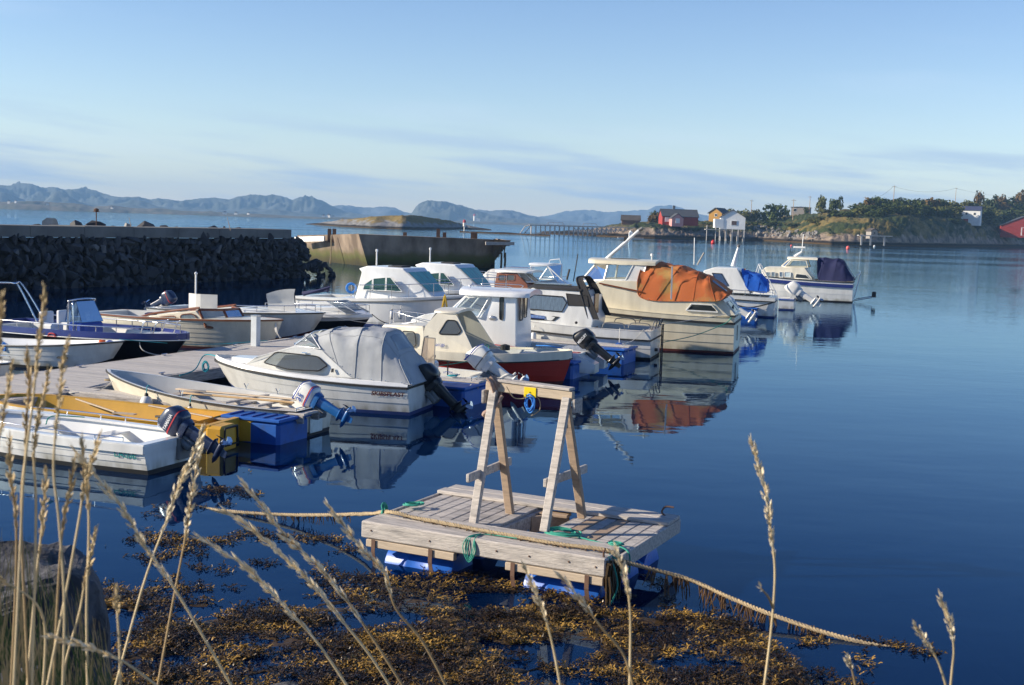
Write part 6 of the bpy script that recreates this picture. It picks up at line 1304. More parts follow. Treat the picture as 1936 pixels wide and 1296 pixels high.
# ================================================================== 10, 11 twin white pilothouse cruisers with green glass
def cruiser(S, head, lab, k):
    Bx = Boat('green_glass_cruiser', lab, S, head, 6.7, 2.5, .95, 1.28, tr=.9, rake=.9, cf=.84, nst=2, lap=0, draft=.25, group='twin white cruisers with green glass')
    Bx.hull('gelcoat_white', 'antifoul_blue', n=26); Bx.deck(t1=.30, t0=.05, side=.25, floor=.4, m='gelcoat_white'); Bx.rub('rub_grey', .02, .045, -.12)
    def q(u, v, y): x, z = Bx.lp(u, v, -y); return (x, z)
    if k == 0: prof = [q(*p, .95) for p in ((672, 568), (682, 515), (676, 508), (692, 503), (760, 508), (808, 560), (850, 572), (800, 585), (680, 585))]; Bx.prof = prof
    else: prof = Bx0.prof
    hbx = lambda x: max(.05, Bx.hb(min(.99, x / Bx.L)) - .16)
    Bx.cabin(prof, 1., 2.3, 1.05, .86, 'gelcoat_white', name='wheelhouse', bev=.06, narrow=hbx); w = Bx._w
    def T(*p): return [q(*a, .95) for a in p] if k == 0 else None
    if k == 0: Bx.wins = [T((688, 548), (690, 538), (704, 528), (705, 549)), T((707, 549), (706, 527), (729, 525), (730, 550)), T((732, 550), (731, 525), (738, 525), (760, 552))]
    ws = Bx.wins if k == 0 else Bx0.wins
    for p in ws: Bx.win(p, w, 'glass_green', 'gelcoat_white', .014, back='cabin_dark', off=.014, rnd=.04)  # no curtains here: dark sheet behind the panes paints the shaded cabin interior
    # raked windscreen: three green panes proud of the front slope
    a = prof[4]; c = prof[5]; dx = (c[0] - a[0]); dz = (c[1] - a[1]); n_ = Vector((-dz, 0, dx)).normalized() * .03
    if n_.x < 0: n_ = -n_
    def pt(f, y): return Vector((a[0] + dx * f, y, a[1] + dz * f)) + n_
    ft, fb = .16, .88
    def wd(f): return w(a[0] + dx * f, a[1] + dz * f) - .05
    b = MB(); q_ = [pt(fb, -wd(fb)), pt(fb, wd(fb)), pt(ft, wd(ft)), pt(ft, -wd(ft))]; b.cap([p - n_ * .4 for p in q_]); f = b.build('windscreen', Bx.t, 'gelcoat_white')
    for y0, y1 in ((-1, -.36), (-.32, .32), (.36, 1)):
        b = MB(); b.cap([pt(fb, y0 * wd(fb)), pt(fb, y1 * wd(fb)), pt(ft, y1 * wd(ft)), pt(ft, y0 * wd(ft))]); b.build('pane', f, 'glass_teal')
    Bx.railing(.40, .985, .50, .10, 5, .014)
    x, z = prof[3]; Bx.tub('antenna', [(x - .1, 0, z), (x - .1, 0, z + .55)], .03, 'gelcoat_white'); b = MB(); b.lathe([(.05, 0), (.05, .08), (.02, .1)], (x - .1, 0, z + .52), n=8); b.build('antenna_cap', Bx.t, 'gelcoat_white')
    b = MB(); b.box((x + .9, 0, z + .0), (.6, .7, .06), bev=.02); b.build('hatch', Bx.t, 'canvas_black')
    return Bx
mat('glass_teal', (.16, .42, .36), .06, .25, 1.5, spec=.8)
Bx0 = cruiser(SW(588, 603), -24, 'nearer of the twin white cruisers with arched green side windows', 0)
Bx1 = cruiser((-6.3, 54.3), -24, 'farther of the twin white cruisers, its green windscreen right of the first', 1)
b = MB(); b.tube([(.3, -1.0, 1.0), (1.5, -1.05, 1.35)], .05, 6); b.tube([(.2, -.9, 1.05), (1.4, -1.0, 1.25)], .07, 6); o = b.build('rolled_cover', m='canvas_navy', smooth=60); o.location = Bx0.o; o.rotation_euler = (0, 0, Bx0.a); tag(o, 'rolled dark blue cover along the stern rail of the nearer twin cruiser', 'cover')
p = DP(664, 545, 47.6); t_ = thing('lifebuoy', 'small blue lifebuoy on a post at the nearer twin cruiser stern', 'lifebuoy', p); b = MB(); b.tube([(.17 * math.cos(a), 0, .17 * math.sin(a)) for a in [k * .3927 for k in range(17)]], .05, 6); b.build('ring', t_, 'rope_blue', smooth=60); b = MB(); b.tube([(0, .02, .1), (0, .02, -.6)], .03, 6); b.build('post', t_, 'gelcoat_white')
for k, u in enumerate((741, 757)):
    y = 47.2; p = DP(u, 588, 45.2); fender(p, ('left', 'right')[k] + ' white fender hanging on the side of the nearer twin cruiser', .09, .32, rope='rope_white')
# ================================================================== 12 wooden wheelhouse boat behind
B12 = Boat('wooden_wheelhouse_boat', 'small boat with varnished wooden wheelhouse behind the white boats', (-1.7, 60.5), -24, 6.5, 2.3, .9, 1.15, tr=.8, rake=.6, nst=4)
B12.hull('gelcoat', 'antifoul_red', n=20); B12.deck(t1=.30, t0=.05, floor=.4, m='gelcoat'); B12.rub('mahogany')
def L12(*p): return [B12.lp(u, v, -.75) for u, v in p]
B12.cabin(L12((936, 545), (940, 516), (975, 515), (998, 538), (1000, 548)), 1, 2.2, .85, .75, 'mahogany', bev=.01, name='wheelhouse'); w_ = B12._w
for u0, u1 in ((944, 956), (960, 974)): B12.win(L12((u0, 531), (u1, 531), (u1, 520), (u0, 520)), w_, 'glass_dim', 'mahogany', .02, rnd=.15)
x, z = L12((978, 515))[0]; x2, z2 = L12((1000, 534))[0]; B12.panes([(x2 - .3, -.8, z2), (x2 + .1, -.35, z2), (x2 + .1, .35, z2), (x2 - .3, .8, z2)], [(x, -.7, z), (x + .1, -.3, z), (x + .1, .3, z), (x, .7, z)], 'glass_smoke', 'gelcoat', .03)
ra, rz_ = L12((936, 513))[0]; rb, _ = L12((1004, 512))[0]; B12.roof([(ra, .75), (ra + .2, .9), (rb - .2, .9), (rb, .7)], rz_ + .02, .09, 'gelcoat', crown=.06)
b = MB()
for y in (-.4, .4): b.tube([(ra + .3, y, rz_ + .2), (rb - .3, y, rz_ + .2)], .02, 5)
b.build('roof_rack', B12.t, 'steel')
# ================================================================== 13 small white hardtop boat
B13 = Boat('hardtop_boat', 'small white boat with see-through hardtop frame between wooden wheelhouse and orange canopy', (3.0, 60.0), 160, 6.2, 2.2, .9, 1.25, tr=.88, rake=.8, nst=2, lap=0)
B13.hull('gelcoat_white', 'antifoul_blue', n=20); B13.deck(t1=.55, t0=.06, floor=.4, m='gelcoat_white'); B13.railing(.6, .98, .4, .1, 4, .014)
def q13(u, v, y): x, z = B13.lp(u, v, y); return (x, y, z)
B13.cabin([B13.lp(u, v, .6) for u, v in ((1008, 552), (1024, 532), (1050, 528), (1078, 548), (1080, 560), (1010, 562))], 1, 2, .85, .6, 'gelcoat_white', bev=.05)
B13.panes([q13(1010, 533, .8), q13(1055, 536, .8), q13(1062, 530, -.8), q13(1020, 528, -.8)], [q13(1003, 503, .8), q13(1035, 503, .8), q13(1062, 500, -.8), q13(1040, 499, -.8)], 'glass_clear', 'gelcoat_white', .03, name='glasshouse')
x0, z0 = B13.lp(1002, 502, .8); x1, _ = B13.lp(1034, 503, .8); B13.roof([(max(x0, x1) + .1, .7), (max(x0, x1), .85), (min(x0, x1), .85), (min(x0, x1) - .1, .8)], z0 + .05, .08, 'gelcoat_white', crown=.04)
B13.tub('windscreen_brace', [q13(1035, 503, .8), q13(1074, 540, .8)], .03, 'gelcoat_white'); B13.tub('roof_rail', [q13(1038, 498, 0), q13(1040, 492, 0), q13(1058, 490, 0), q13(1060, 498, 0)], .02, 'gelcoat_white')
# low white boat behind the twin cruisers' bows
B14 = Boat('low_white_boat', 'low white boat with grey cover seen just beyond the twin cruisers', (-2.2, 66.5), -24, 5.6, 2.1, .75, 1.0, tr=.85, rake=.7, nst=2, lap=0)
B14.hull('gelcoat_white', 'antifoul_blue', n=20); B14.deck(t1=.5, t0=.05, floor=.3, m='gelcoat_white'); B14.canopy([(.2, .4, .85, .6, .78, .85), (1.2, 1.2, .9, .7, .8, 1.55), (2.2, 2.1, .85, .6, .85, 1.45), (3.2, 2.9, .7, .4, .9, 1.0)], 'canvas_light', seed=4, sub=4, n=14); B14.railing(.55, .98, .35, .1, 4)
# ================================================================== 15 white boat with blue canopy
B15 = Boat('blue_canopy_boat', 'white cabin boat with bright blue canvas canopy beyond the cream cruiser', SW(1466, 599), 165, 6.6, 2.5, .95, 1.35, tr=.9, rake=.8, cf=.84, nst=3, lap=.01, draft=.25)
B15.hull('gelcoat', 'antifoul_blue', n=26); B15.deck(t1=.45, t0=.05, floor=.4, m='gelcoat'); B15.rub('rubber', .025, .05, -.2)
yn = 1.0
def L15(*p, y=yn): return [B15.lp(u, v, y) for u, v in p]
B15.cabin(L15((1325, 552), (1330, 512), (1350, 506), (1394, 508), (1400, 520), (1420, 556)), 1, 2.4, 1.05, .85, 'gelcoat', bev=.05); w15 = B15._w
B15.win(L15((1346, 517), (1364, 518), (1377, 540), (1372, 542), (1355, 535)), w15, 'glass_blue', 'rubber', .02, back='curtain_blue')
xa15 = B15.lp(1408, 530, 0)[0]; b = MB(); b.box((xa15, .1, 1.75), (.05, .45, .95)); b.build('companionway_door', B15.t, 'mahogany')
hoops = [hp(1402, 515, 1404, 508, .80, .62, B15), hp(1412, 545, 1418, 512, 1.02, .78, B15), hp(1432, 553, 1440, 518, 1.02, .80, B15), hp(1450, 554, 1452, 532, .98, .80, B15)]
B15.canopy(hoops, 'canvas_blue', wr=.07, seed=5, sub=5, n=20)
x, z = B15.lp(1386, 504, 0); b = MB(); q_ = B15.lp(1396, 468, 0); b.tube([(x, 0, z), (q_[0], 0, q_[1])], .12, 8, r2=.05); b.build('mast', B15.t, 'gelcoat_white', smooth=60); b = MB(); b.lathe([(.08, 0), (.08, .1), (.03, .14)], (q_[0], 0, q_[1]), n=8); b.build('masthead_light', B15.t, 'rub_grey')
a = B15.lp(1335, 502, 0); c = B15.lp(1331, 478, .0); B15.tub('spotlight_arm', [(B15.lp(1318, 504, 0)[0], 0, a[1]), (c[0], 0, c[1])], .045, 'rub_grey'); B15.tub('antenna', [(B15.lp(1312, 500, 0)[0], 0, a[1]), (B15.lp(1313, 450, 0)[0], 0, B15.lp(1313, 450, 0)[1])], .02, 'gelcoat_white')
B15.railing(.02, .4, .25, .06, 4, .016); b = MB()
for y in (.3, .7): b.tube([(-.1, y, .9), (-.12, y, -.1)], .02, 6)
for z in (.1, .4, .7): b.tube([(-.1, .3, z), (-.1, .7, z)], .02, 6)
b.build('boarding_ladder', B15.t, 'steel')
b = MB(); 
for s_ in (1, -1): pass
b.tube(crp([(.02, 1.08, .74), (1.2, 1.28, .45), (2.4, 1.28, .74)], 5), .03, 5); b.build('dark_fender_rope', B15.t, 'rubber')
# ================================================================== 16, 17 low boats with white outboards
def lowboat(S, head, lab, sc, tilt, L=4.6):
    Bx = Boat('white_motorboat', lab, S, head, L, 1.8, .6, .85, tr=.9, rake=.6, nst=2, lap=0, group='low white motorboats with tilted white outboards'); Bx.hull('gelcoat_white', 'antifoul_blue', n=20); Bx.deck(t1=.6, t0=.06, floor=.25, m='gelcoat_white'); Bx.rub('royal_blue', .02, .05, -.05); Bx.outboard(-.03, 0, .62, sc, tilt, 'outboard_white', 'outboard_white')
    return Bx
B16 = lowboat((8.9, 50.8), 163, 'low white motorboat with tilted outboard just right of the cream cruiser stern', 1.35, 58)
B17 = lowboat(SW(1502, 586), 163, 'low white motorboat with big tilted outboard before the navy canopy boat', 1.6, 55)
x = 1.0
b = MB()
for sd in (1, -1): b.tube([(1.0, sd * .8, .7), (1.9, sd * .5, 2.3)], .03, 6); b.tube([(2.3, sd * .8, .7), (1.9, sd * .5, 2.3)], .03, 6)
b.tube([(1.9, -.5, 2.3), (1.9, .5, 2.3)], .03, 6); b.build('frame_arch', B17.t, 'gelcoat_white', smooth=60)
b = MB(); b.box((2.6, .3, .95), (.4, .4, .5), bev=.05); b.box((2.6, -.3, .95), (.4, .4, .5), bev=.05); b.build('seats', B17.t, 'gelcoat_white')
# ================================================================== 18 last boat with navy canopy
B18 = Boat('navy_canopy_boat', 'cream cabin cruiser with navy canvas canopy at the far end of the row', SW(1612, 571), 163, 8.2, 2.9, 1.2, 1.6, tr=.88, rake=.9, cf=.84, nst=3, lap=.01, draft=.3)
B18.hull('gelcoat', 'antifoul_black', n=28); B18.deck(t1=.5, t0=.05, floor=.5, m='pale_cream'); B18.rub('navy_paint', .02, .20, -.24); B18.rub('rubber', .03, .05, -.02, name='top_rub')
yn = 1.1
def L18(*p, y=yn): return [B18.lp(u, v, y) for u, v in p]
hb18 = lambda x: max(.05, B18.hb(min(.99, x / B18.L)) - .15)
B18.cabin(L18((1440, 540), (1440, 512), (1448, 505), (1522, 507), (1535, 525), (1540, 540)), 1.2, 2.4, 1.3, 1.08, 'pale_cream', bev=.05, narrow=hb18); w18 = B18._w
for u0, u1 in ((1449, 1457), (1459, 1466), (1474, 1481), (1484, 1495)): B18.win(L18((u0, 524), (u1, 524.5), (u1, 515), (u0, 514.5)), w18, 'glass_clear', 'gelcoat', .02, back='curtain_or_dark', off=.014, rnd=.12)
B18.win(L18((1504, 526), (1506, 518), (1524, 520), (1532, 528)), w18, 'glass_smoke', 'gelcoat', .02, off=.014)
def q18(u, v, y): x, z = B18.lp(u, v, y); return (x, y, z)
bt = [q18(1528, 506, 1.0), q18(1484, 505, 1.0), q18(1478, 503, .4), q18(1478, 503, -.4), q18(1484, 505, -1.0)]; bt = [bt[0], bt[1], bt[2], (bt[2][0], -.4, bt[2][2]), (bt[1][0], -1.0, bt[1][2]), (bt[0][0], -1.0, bt[0][2])]
tt = [q18(1524, 493, .9), q18(1496, 492, .9), q18(1492, 491, .4)]; tt += [(p[0], -p[1], p[2]) for p in tt[::-1]]
B18.panes(bt, tt, 'glass_clear', 'pale_cream', .035, name='glasshouse'); ra, rz_ = B18.lp(1488, 489, .9); rb, _ = B18.lp(1546, 488, .9); B18.roof([(ra, .7), (ra - .3, .95), (rb, 1.0)], rz_ + .02, .10, 'pale_cream', crown=.05)
B18.canopy([hp(1545, 500, 1546, 487, 1.1, .9, B18), hp(1548, 530, 1560, 487, 1.22, .98, B18), hp(1575, 532, 1585, 489, 1.24, 1.0, B18), hp(1600, 532, 1596, 494, 1.22, .98, B18), hp(1612, 532, 1617, 529, 1.18, 1.0, B18)], 'canvas_navy', wr=.08, seed=6, sub=5, n=22, expo=.42)
B18.canopy_patch(16, 19, 8, 10, 'curtain_or_dark', B18.t)
a = B18.lp(1502, 486, 0); c = B18.lp(1516, 476, 0); d_ = B18.lp(1519, 443, 0); b = MB(); b.tube([(a[0], 0, a[1]), (c[0], 0, c[1])], .12, 6, r2=.06); b.build('mast_base', B18.t, 'gelcoat_white'); B18.tub('antenna', [(c[0], 0, c[1]), (d_[0], 0, d_[1])], .025, 'gelcoat_white'); b = MB(); b.box((c[0] + .15, 0, c[1] + .25), (.7, .12, .10), bev=.02); b.build('radar', B18.t, 'gelcoat_white')
b = MB(); b.tube(crp([(.1, 1.1, 1.2), (-.3, 1.1, 1.75), (-.3, 0, 1.75), (-.3, -1.1, 1.75), (.1, -1.1, 1.2)], 5), .025, 6)
for y in (-.8, -.4, .4, .8): b.tube([(-.05, y, .2), (-.35, y, 1.7)], .022, 5)
b.tube([(-.05, .9, .1), (-1.1, .9, .35)], .025, 5); b.tube([(-.05, -.9, .1), (-1.1, -.9, .35)], .025, 5); b.tube([(-1.1, -.9, .35), (-1.1, .9, .35)], .03, 5); b.build('stern_platform', B18.t, 'steel', smooth=60); b = MB(); b.lathe([(.12, 0), (.12, .3), (.04, .34)], (-1.2, .6, .35), n=8); b.build('platform_lamp', B18.t, 'rubber')
# ================================================================== LEFT ROW, bows to the pontoon
# 19 dark hulled console boat
B19 = Boat('console_boat', 'dark hulled console boat with blue rail stripe and steel windscreen frame', (0, 0), -24, 6.6, 2.3, .72, .78, tr=.9, rake=.75, cf=.72, nst=3, lap=.0, p=2.6, q=.6)
bp_ = W(352, 636, .80); B19.o = Vector((bp_.x, bp_.y, 0)) - B19.ex * B19.L; B19.t.location = B19.o
B19.hull('black_hull', 'antifoul_black', n=30); B19.rub('navy_paint', .03, .16, .02); B19.rub('gelcoat_white', .035, .02, -.08, name='white_line'); B19.deck(t1=.80, t0=.05, side=.20, floor=.25, m='deck_grey', inside='inside_grey')
for sd in (1, -1):
    b = MB(); 
for sd in (1, -1): B19.railing(.10, .90, .24, .05, 8, .016, both=True); break
def q19(u, v, y): x, z = B19.lp(u, v, y); return (x, y, z)
b = MB(); xc_ = q19(160, 600, 0)[0]; b.box((xc_ + .05, 0, .62), (.55, .8, .72), bev=.06); b.build('console', B19.t, 'royal_blue')
zt_ = q19(145, 567, 0)[2]; zb_ = .98
B19.panes([(xc_ - .25, -.46, zb_), (xc_ + .28, -.40, zb_), (xc_ + .28, .40, zb_), (xc_ - .25, .46, zb_)], [(xc_ - .2, -.42, zt_ - .08), (xc_ + .02, -.34, zt_ - .02), (xc_ + .02, .34, zt_ - .02), (xc_ - .2, .42, zt_ - .08)], 'glass_blue', 'glass_blue', .006, name='windscreen')
B19.tub('grab_frame', crp([(xc_ - .1, -.5, .3), (xc_ - .12, -.48, zt_ - .15), (xc_ - .05, -.40, zt_ + .02), (xc_ - .05, .40, zt_ + .02), (xc_ - .12, .48, zt_ - .15), (xc_ - .1, .5, .3)], 4), .022, 'steel'); B19.tub('grab_frame', crp([(xc_ + .1, -.5, .3), (xc_ + .04, -.48, zt_ - .2), (xc_ - .02, -.42, zt_ - .02)], 4), .018, 'steel')
for y in (-.32, .32): b = MB(); b.box((xc_ - .85, y, .66), (.45, .46, .45), bev=.05); b.box((xc_ - 1.05, y, .98), (.12, .46, .45), bev=.05); b.build('seat', B19.t, 'gelcoat_white')
wheel(B19, Vector((xc_ - .32, .0, 1.0)), .18, .4)
P_ = q19(62, 610, .8); Q_ = q19(18, 536, .6)
B19.tub('targa_arch', crp([(P_[0], -.95, .75), (Q_[0] + .1, -.85, Q_[2] - .1), (Q_[0], -.7, Q_[2]), (Q_[0] - .1, 0, Q_[2] + .03), (Q_[0], .7, Q_[2]), (Q_[0] + .1, .85, Q_[2] - .1), (P_[0], .95, .75)], 4), .03, 'steel'); B19.tub('targa_arch', crp([(P_[0] + .35, -.95, .75), (Q_[0] + .25, -.85, Q_[2] - .05), (Q_[0] + .1, -.7, Q_[2]), (Q_[0], 0, Q_[2] + .03), (Q_[0] + .1, .7, Q_[2]), (Q_[0] + .25, .85, Q_[2] - .05), (P_[0] + .35, .95, .75)], 4), .03, 'steel')
b = MB(); b.box((P_[0] + .05, -.9, 1.35), (.04, .02, .35)); b.box((P_[0] + .25, -.9, 1.3), (.04, .02, .3)); b.build('flag_cloth', B19.t, 'canvas_light')
b = MB()
for x in (B19.L - 1.15, B19.L - .75): b.tube(crp([(x, -.42, .80), (x + .10, -.40, 1.10), (x + .22, -.34, 1.14), (x + .26, .34, 1.14), (x + .14, .40, 1.10), (x, .42, .80)], 4), .018, 6)
b.build('bow_hoop', B19.t, 'steel', smooth=60)
b = MB(); b.tube(crp([(-.12, 0, 0), (-.08, 0, .07), (.08, 0, .07), (.12, 0, 0)], 4), .018, 5); b.tube([(-.15, 0, 0), (.15, 0, 0)], .012, 5); x, z = B19.lp(100, 636, -1.15); b.v = [(p[0] + x, p[1] - B19.hb(x / B19.L) - .05, p[2] + z) for p in b.v]; b.build('red_handle', B19.t, 'stripe_red')
line('mooring_line', [B19.w(B19.L - 1.1, -.5, .84), B19.w(B19.L - .8, -.75, .45), B19.w(B19.L - .3, -.4, .3), B19.w(B19.L + .35, .1, .42), PF.w(31.5, 19.2, .48)], 'rope_white', .013, 'pale mooring line drooping from the dark console boat bow to the pontoon')
# 20 small white open boat
B20 = Boat('white_open_boat', 'white open boat with grey clinker sides in front of the dark console boat', (0, 0), -20, 4.7, 1.75, .52, .78, tr=.8, rake=.75, cf=.74, nst=4, lap=.010)
bp_ = W(234, 648, .74); B20.o = Vector((bp_.x, bp_.y, 0)) - B20.ex * B20.L; B20.t.location = B20.o
B20.hull('gelcoat', 'antifoul_black', n=26); B20.rub('rubber', .018, .03, -.02); B20.open_inside(floor=.12, m='gelcoat_white', rimw=.05, bench=((.45, .36, 'gelcoat_white'), (.72, .42, 'gelcoat_white')))
b = MB(); b.box((B20.L - .75, 0, .60), (.5, .45, .03)); b.build('bow_seat', B20.t, 'gelcoat_white')
for dx, m_, nm, lab in ((.65, 'orange_plastic', 'orange_bailer', 'orange plastic bailer in the bow of the white open boat'), (.42, 'royal_blue', 'blue_can', 'blue plastic can in the bow of the white open boat')):
    b = MB(); b.lathe([(.07, 0), (.09, .02), (.09, .12), (.03, .14)], n=10); o = b.build(nm, m=m_, loc=B20.w(B20.L - dx, 0, .63)); tag(o, lab, 'bailer' if 'bail' in nm else 'can')
b = MB(); x, z = B20.lp(103, 678, -.85); b.box((x, -B20.ysec(x, z) - .012, z), (.42, .02, .05)); b.build('name_plate', B20.t, 'rubber'); 
b = MB(); b.tube([(.3, -.75, .52), (.3, -.75, .64), (1.4, -.83, .64), (1.4, -.83, .53)], .014, 6); b.build('stern_rail', B20.t, 'steel', smooth=60)
coil('blue_rope_coil', B20.w(1.75, -.86, .52), .09, 'rope_blue', .014, 3, 17, False, 'light blue rope loop over the rim of the white open boat', tilt=-.4)
# boat tip at far left edge
B21 = Boat('white_boat_bow', 'pale boat bow just entering the left edge beside the pontoon', (0, 0), -22, 4.2, 1.6, .5, .66, tr=.85, rake=.5, nst=3)
bp_ = W(20, 690, .62); B21.o = Vector((bp_.x, bp_.y, 0)) - B21.ex * B21.L; B21.t.location = B21.o; B21.hull('gelcoat', 'antifoul_black', n=20); B21.open_inside(m='inside_grey'); B21.rub('rubber', .018, .03, -.02); B21.railing(.6, .97, .12, .04, 3)
# 22 wooden windscreen boat
B22 = Boat('wood_trim_boat', 'grey clinker boat with mahogany framed windows and windscreen', (0, 0), -24, 6.7, 2.35, .85, .98, tr=.7, rake=.55, cf=.68, nst=6, lap=.010, p=2.2, q=.75)
bp_ = W(534, 611, .88); B22.o = Vector((bp_.x, bp_.y, 0)) - B22.ex * B22.L; B22.t.location = B22.o
B22.hull('pale_cream', 'antifoul_red', n=30); B22.rub('mahogany', .02, .05, -.02); B22.deck(t1=.62, t0=.05, side=.2, floor=.3, m='pale_cream')
def L22(*p, y=-.85): return [B22.lp(u, v, y) for u, v in p]
hb22 = lambda x: max(.05, B22.hb(min(.99, x / B22.L)) - .15)
B22.cabin(L22((236, 622), (252, 610), (290, 597), (340, 590), (372, 588), (394, 618), (240, 626)), .9, 1.6, .98, .80, 'pale_cream', bev=.03, narrow=hb22); w22 = B22._w
for P in (((253, 612), (262, 604), (293, 599), (296, 611), (290, 615), (256, 616)), ((303, 600), (338, 597), (340, 615), (306, 616)), ((346, 595), (368, 593), (381, 612), (378, 617), (348, 616))): B22.win(L22(*P), w22, 'glass_clear', 'mahogany', .018, rnd=.25, back='curtain_or_dark', off=.012)
b = MB(); rp = L22((250, 607), (290, 594), (340, 587), (378, 583)); 
for sd in (1, -1): b.tube([(x, sd * (w22(x, z) + .0), z + .01) for x, z in rp], .035, 6)
b.build('roof_edge', B22.t, 'mahogany', smooth=60)
a = L22((394, 619))[0]; c = L22((374, 586))[0]; e_ = L22((446, 607))[0]; g_ = L22((428, 580))[0]; xb = B22.lp(446, 607, -.2)[0]; xt = B22.lp(430, 580, -.2)[0]
B22.panes([(a[0], -.95, a[1]), (xb, -.42, a[1] - .0), (xb + .0, .42, a[1]), (a[0], .95, a[1])], [(c[0] - .0, -.80, c[1]), (xt, -.38, c[1]), (xt, .38, c[1]), (c[0], .80, c[1])], 'glass_clear', 'mahogany', .038)
x, z = B22.lp(374, 580, 0); b = MB(); zt2 = B22.lp(374, 519, 0)[1]; b.tube([(x, -.1, z - .05), (x, -.1, zt2)], .028, 6); b.build('staff', B22.t, 'gelcoat_white'); b = MB(); b.lathe([(.04, 0), (.05, .04), (.01, .08)], (x, -.1, zt2), n=8); b.build('staff_light', B22.t, 'gelcoat_white')
b = MB(); xs_, zs_ = B22.lp(356, 584, -.1); xs2, zs2 = B22.lp(408, 558, -.1); b.grid([[(xs_ + (xs2 - xs_) * i / 6, -.2 + .3 * abs(i / 6 - .4), zs_ + (zs2 - zs_ + .0 * i) * j / 4) for i in range(7)] for j in range(5)]); b.build('spray_hood_panel', B22.t, 'canvas_light'); b = MB(); b.lathe([(.02, 0), (.17, .01), (.2, .05), (.12, .08), (.01, .09)], (B22.lp(298, 592, 0)[0], -.3, B22.lp(298, 592, 0)[1] - .05), n=12); b.build('life_ring', B22.t, 'canvas_navy')
b = MB(); q = random.Random(3)
for k in range(5): b.tube(crp([(B22.L - .15, -.12, .9), (B22.L - .02 + q.uniform(-.05, .05), -.25, .65), (B22.L + .05, -.15 + q.uniform(-.05, .05), .45)]), .012, 5)
o = b.build('mooring_line', m='rope_white', smooth=60); o.location = B22.o; o.rotation_euler = (0, 0, B22.a); tag(o, 'white mooring lines hanging at the bow of the mahogany framed boat', 'rope')
# 23 white boat with white folded screen, outboard tilted
B23 = Boat('grey_clinker_motorboat', 'grey sided motorboat with folded white canvas screen standing up', (0, 0), -24, 6.3, 2.3, .85, 1.0, tr=.85, rake=.9, cf=.70, nst=5, lap=.012)
bp_ = W(614, 597, .90); B23.o = Vector((bp_.x, bp_.y, 0)) - B23.ex * B23.L; B23.t.location = B23.o
B23.hull('gelcoat', 'antifoul_red', n=28); B23.rub('rubber', .02, .035, -.02); B23.deck(t1=.5, t0=.05, side=.2, floor=.3, m='gelcoat_white')
def L23(*p, y=-.6): return [B23.lp(u, v, y) for u, v in p]
B23.cabin(L23((440, 600), (442, 586), (505, 584), (560, 592), (590, 598), (520, 602)), .9, 1.3, .9, .7, 'gelcoat_white', bev=.04, narrow=lambda x: max(.05, B23.hb(min(.99, x / B23.L)) - .2))
a = L23((503, 588))[0]; c = L23((503, 556))[0]; d_ = L23((542, 547))[0]; e_ = L23((549, 588))[0]
b = MB(); rows = []
for i in range(9):
    f = i / 8; x = a[0] + (e_[0] - a[0]) * f; zt_ = c[1] + (d_[1] - c[1]) * math.sin(f * math.pi / 2); xt = x - .0 * f - .06 * math.sin(math.pi * f); rows.append([(x + (xt - x) * j / 5 - .08 * math.sin(math.pi * j / 5) * f, -.55 + .25 * f + .05 * math.sin(j), a[1] + (zt_ - a[1]) * j / 5) for j in range(6)])
b.grid(rows); b.build('folded_screen', B23.t, 'canvas_light', smooth=70); B23.railing(.55, .96, .22, .12, 3, .014)
B23.outboard(-.03, 0, .8, 1.1, 62, 'outboard_navy', 'outboard_navy', None, [(.3, 'stripe_red')])
b = MB(); x, z = L23((466, 596), y=-.8)[0]; b.tube([(x - .1, -.86, z), (x + .1, -.86, z)], .03, 6); b.build('cleat', B23.t, 'rub_grey')
# 24 white boat with dark side band
B24 = Boat('dark_band_motorboat', 'low white motorboat with dark hull band behind the grey sided one', (0, 0), -26, 5.6, 2.1, .75, .85, tr=.88, rake=.9, cf=.66, nst=3, lap=0)
bp_ = W(703, 602, .72); B24.o = Vector((bp_.x, bp_.y, 0)) - B24.ex * B24.L; B24.t.location = B24.o
B24.hull('black_hull', 'antifoul_black', stripe='gelcoat_white', n=26); B24.rub('gelcoat_white', .02, .10, -.05); B24.deck(t1=.5, t0=.05, floor=.3, m='gelcoat_white'); B24.railing(.35, .97, .30, .1, 5, .013)
def L24(*p, y=-.5): return [B24.lp(u, v, y) for u, v in p]
B24.cabin(L24((560, 596), (585, 580), (640, 582), (690, 598), (600, 602)), .8, 1.2, .85, .6, 'gelcoat_white', bev=.05, narrow=lambda x: max(.05, B24.hb(min(.99, x / B24.L)) - .15))
x, z = L24((640, 582))[0]; x2, z2 = L24((670, 594))[0]; B24.panes([(x2 - .2, -.7, z2), (x2, -.3, z2), (x2, .3, z2), (x2 - .2, .7, z2)], [(x - .4, -.62, z + .18), (x - .25, -.26, z + .2), (x - .25, .26, z + .2), (x - .4, .62, z + .18)], 'glass_dim', 'alu', .016)
line('dark_mooring_line', [B24.w(B24.L, 0, .85), B24.w(B24.L + .8, -.2, .6), PF.w(38.5, 18.8, .5)], 'rubber', .016, 'dark mooring line from the dark banded motorboat to the pontoon')
line('mooring_line', [Bx0.w(Bx0.L, -.1, 1.15), PF.w(44.5, 18.6, .5)], 'rubber', .016, 'dark mooring line from the nearer twin cruiser down to the pontoon')
for Bq_ in (B1, B2):
    pass
line('teal_line', [B1.w(2.0, .6, .60), B1.w(2.05, .4, .7), B1.w(2.2, -.5, .55)], 'rope_green', .010, 'green line tied on the rail of the white dinghy')

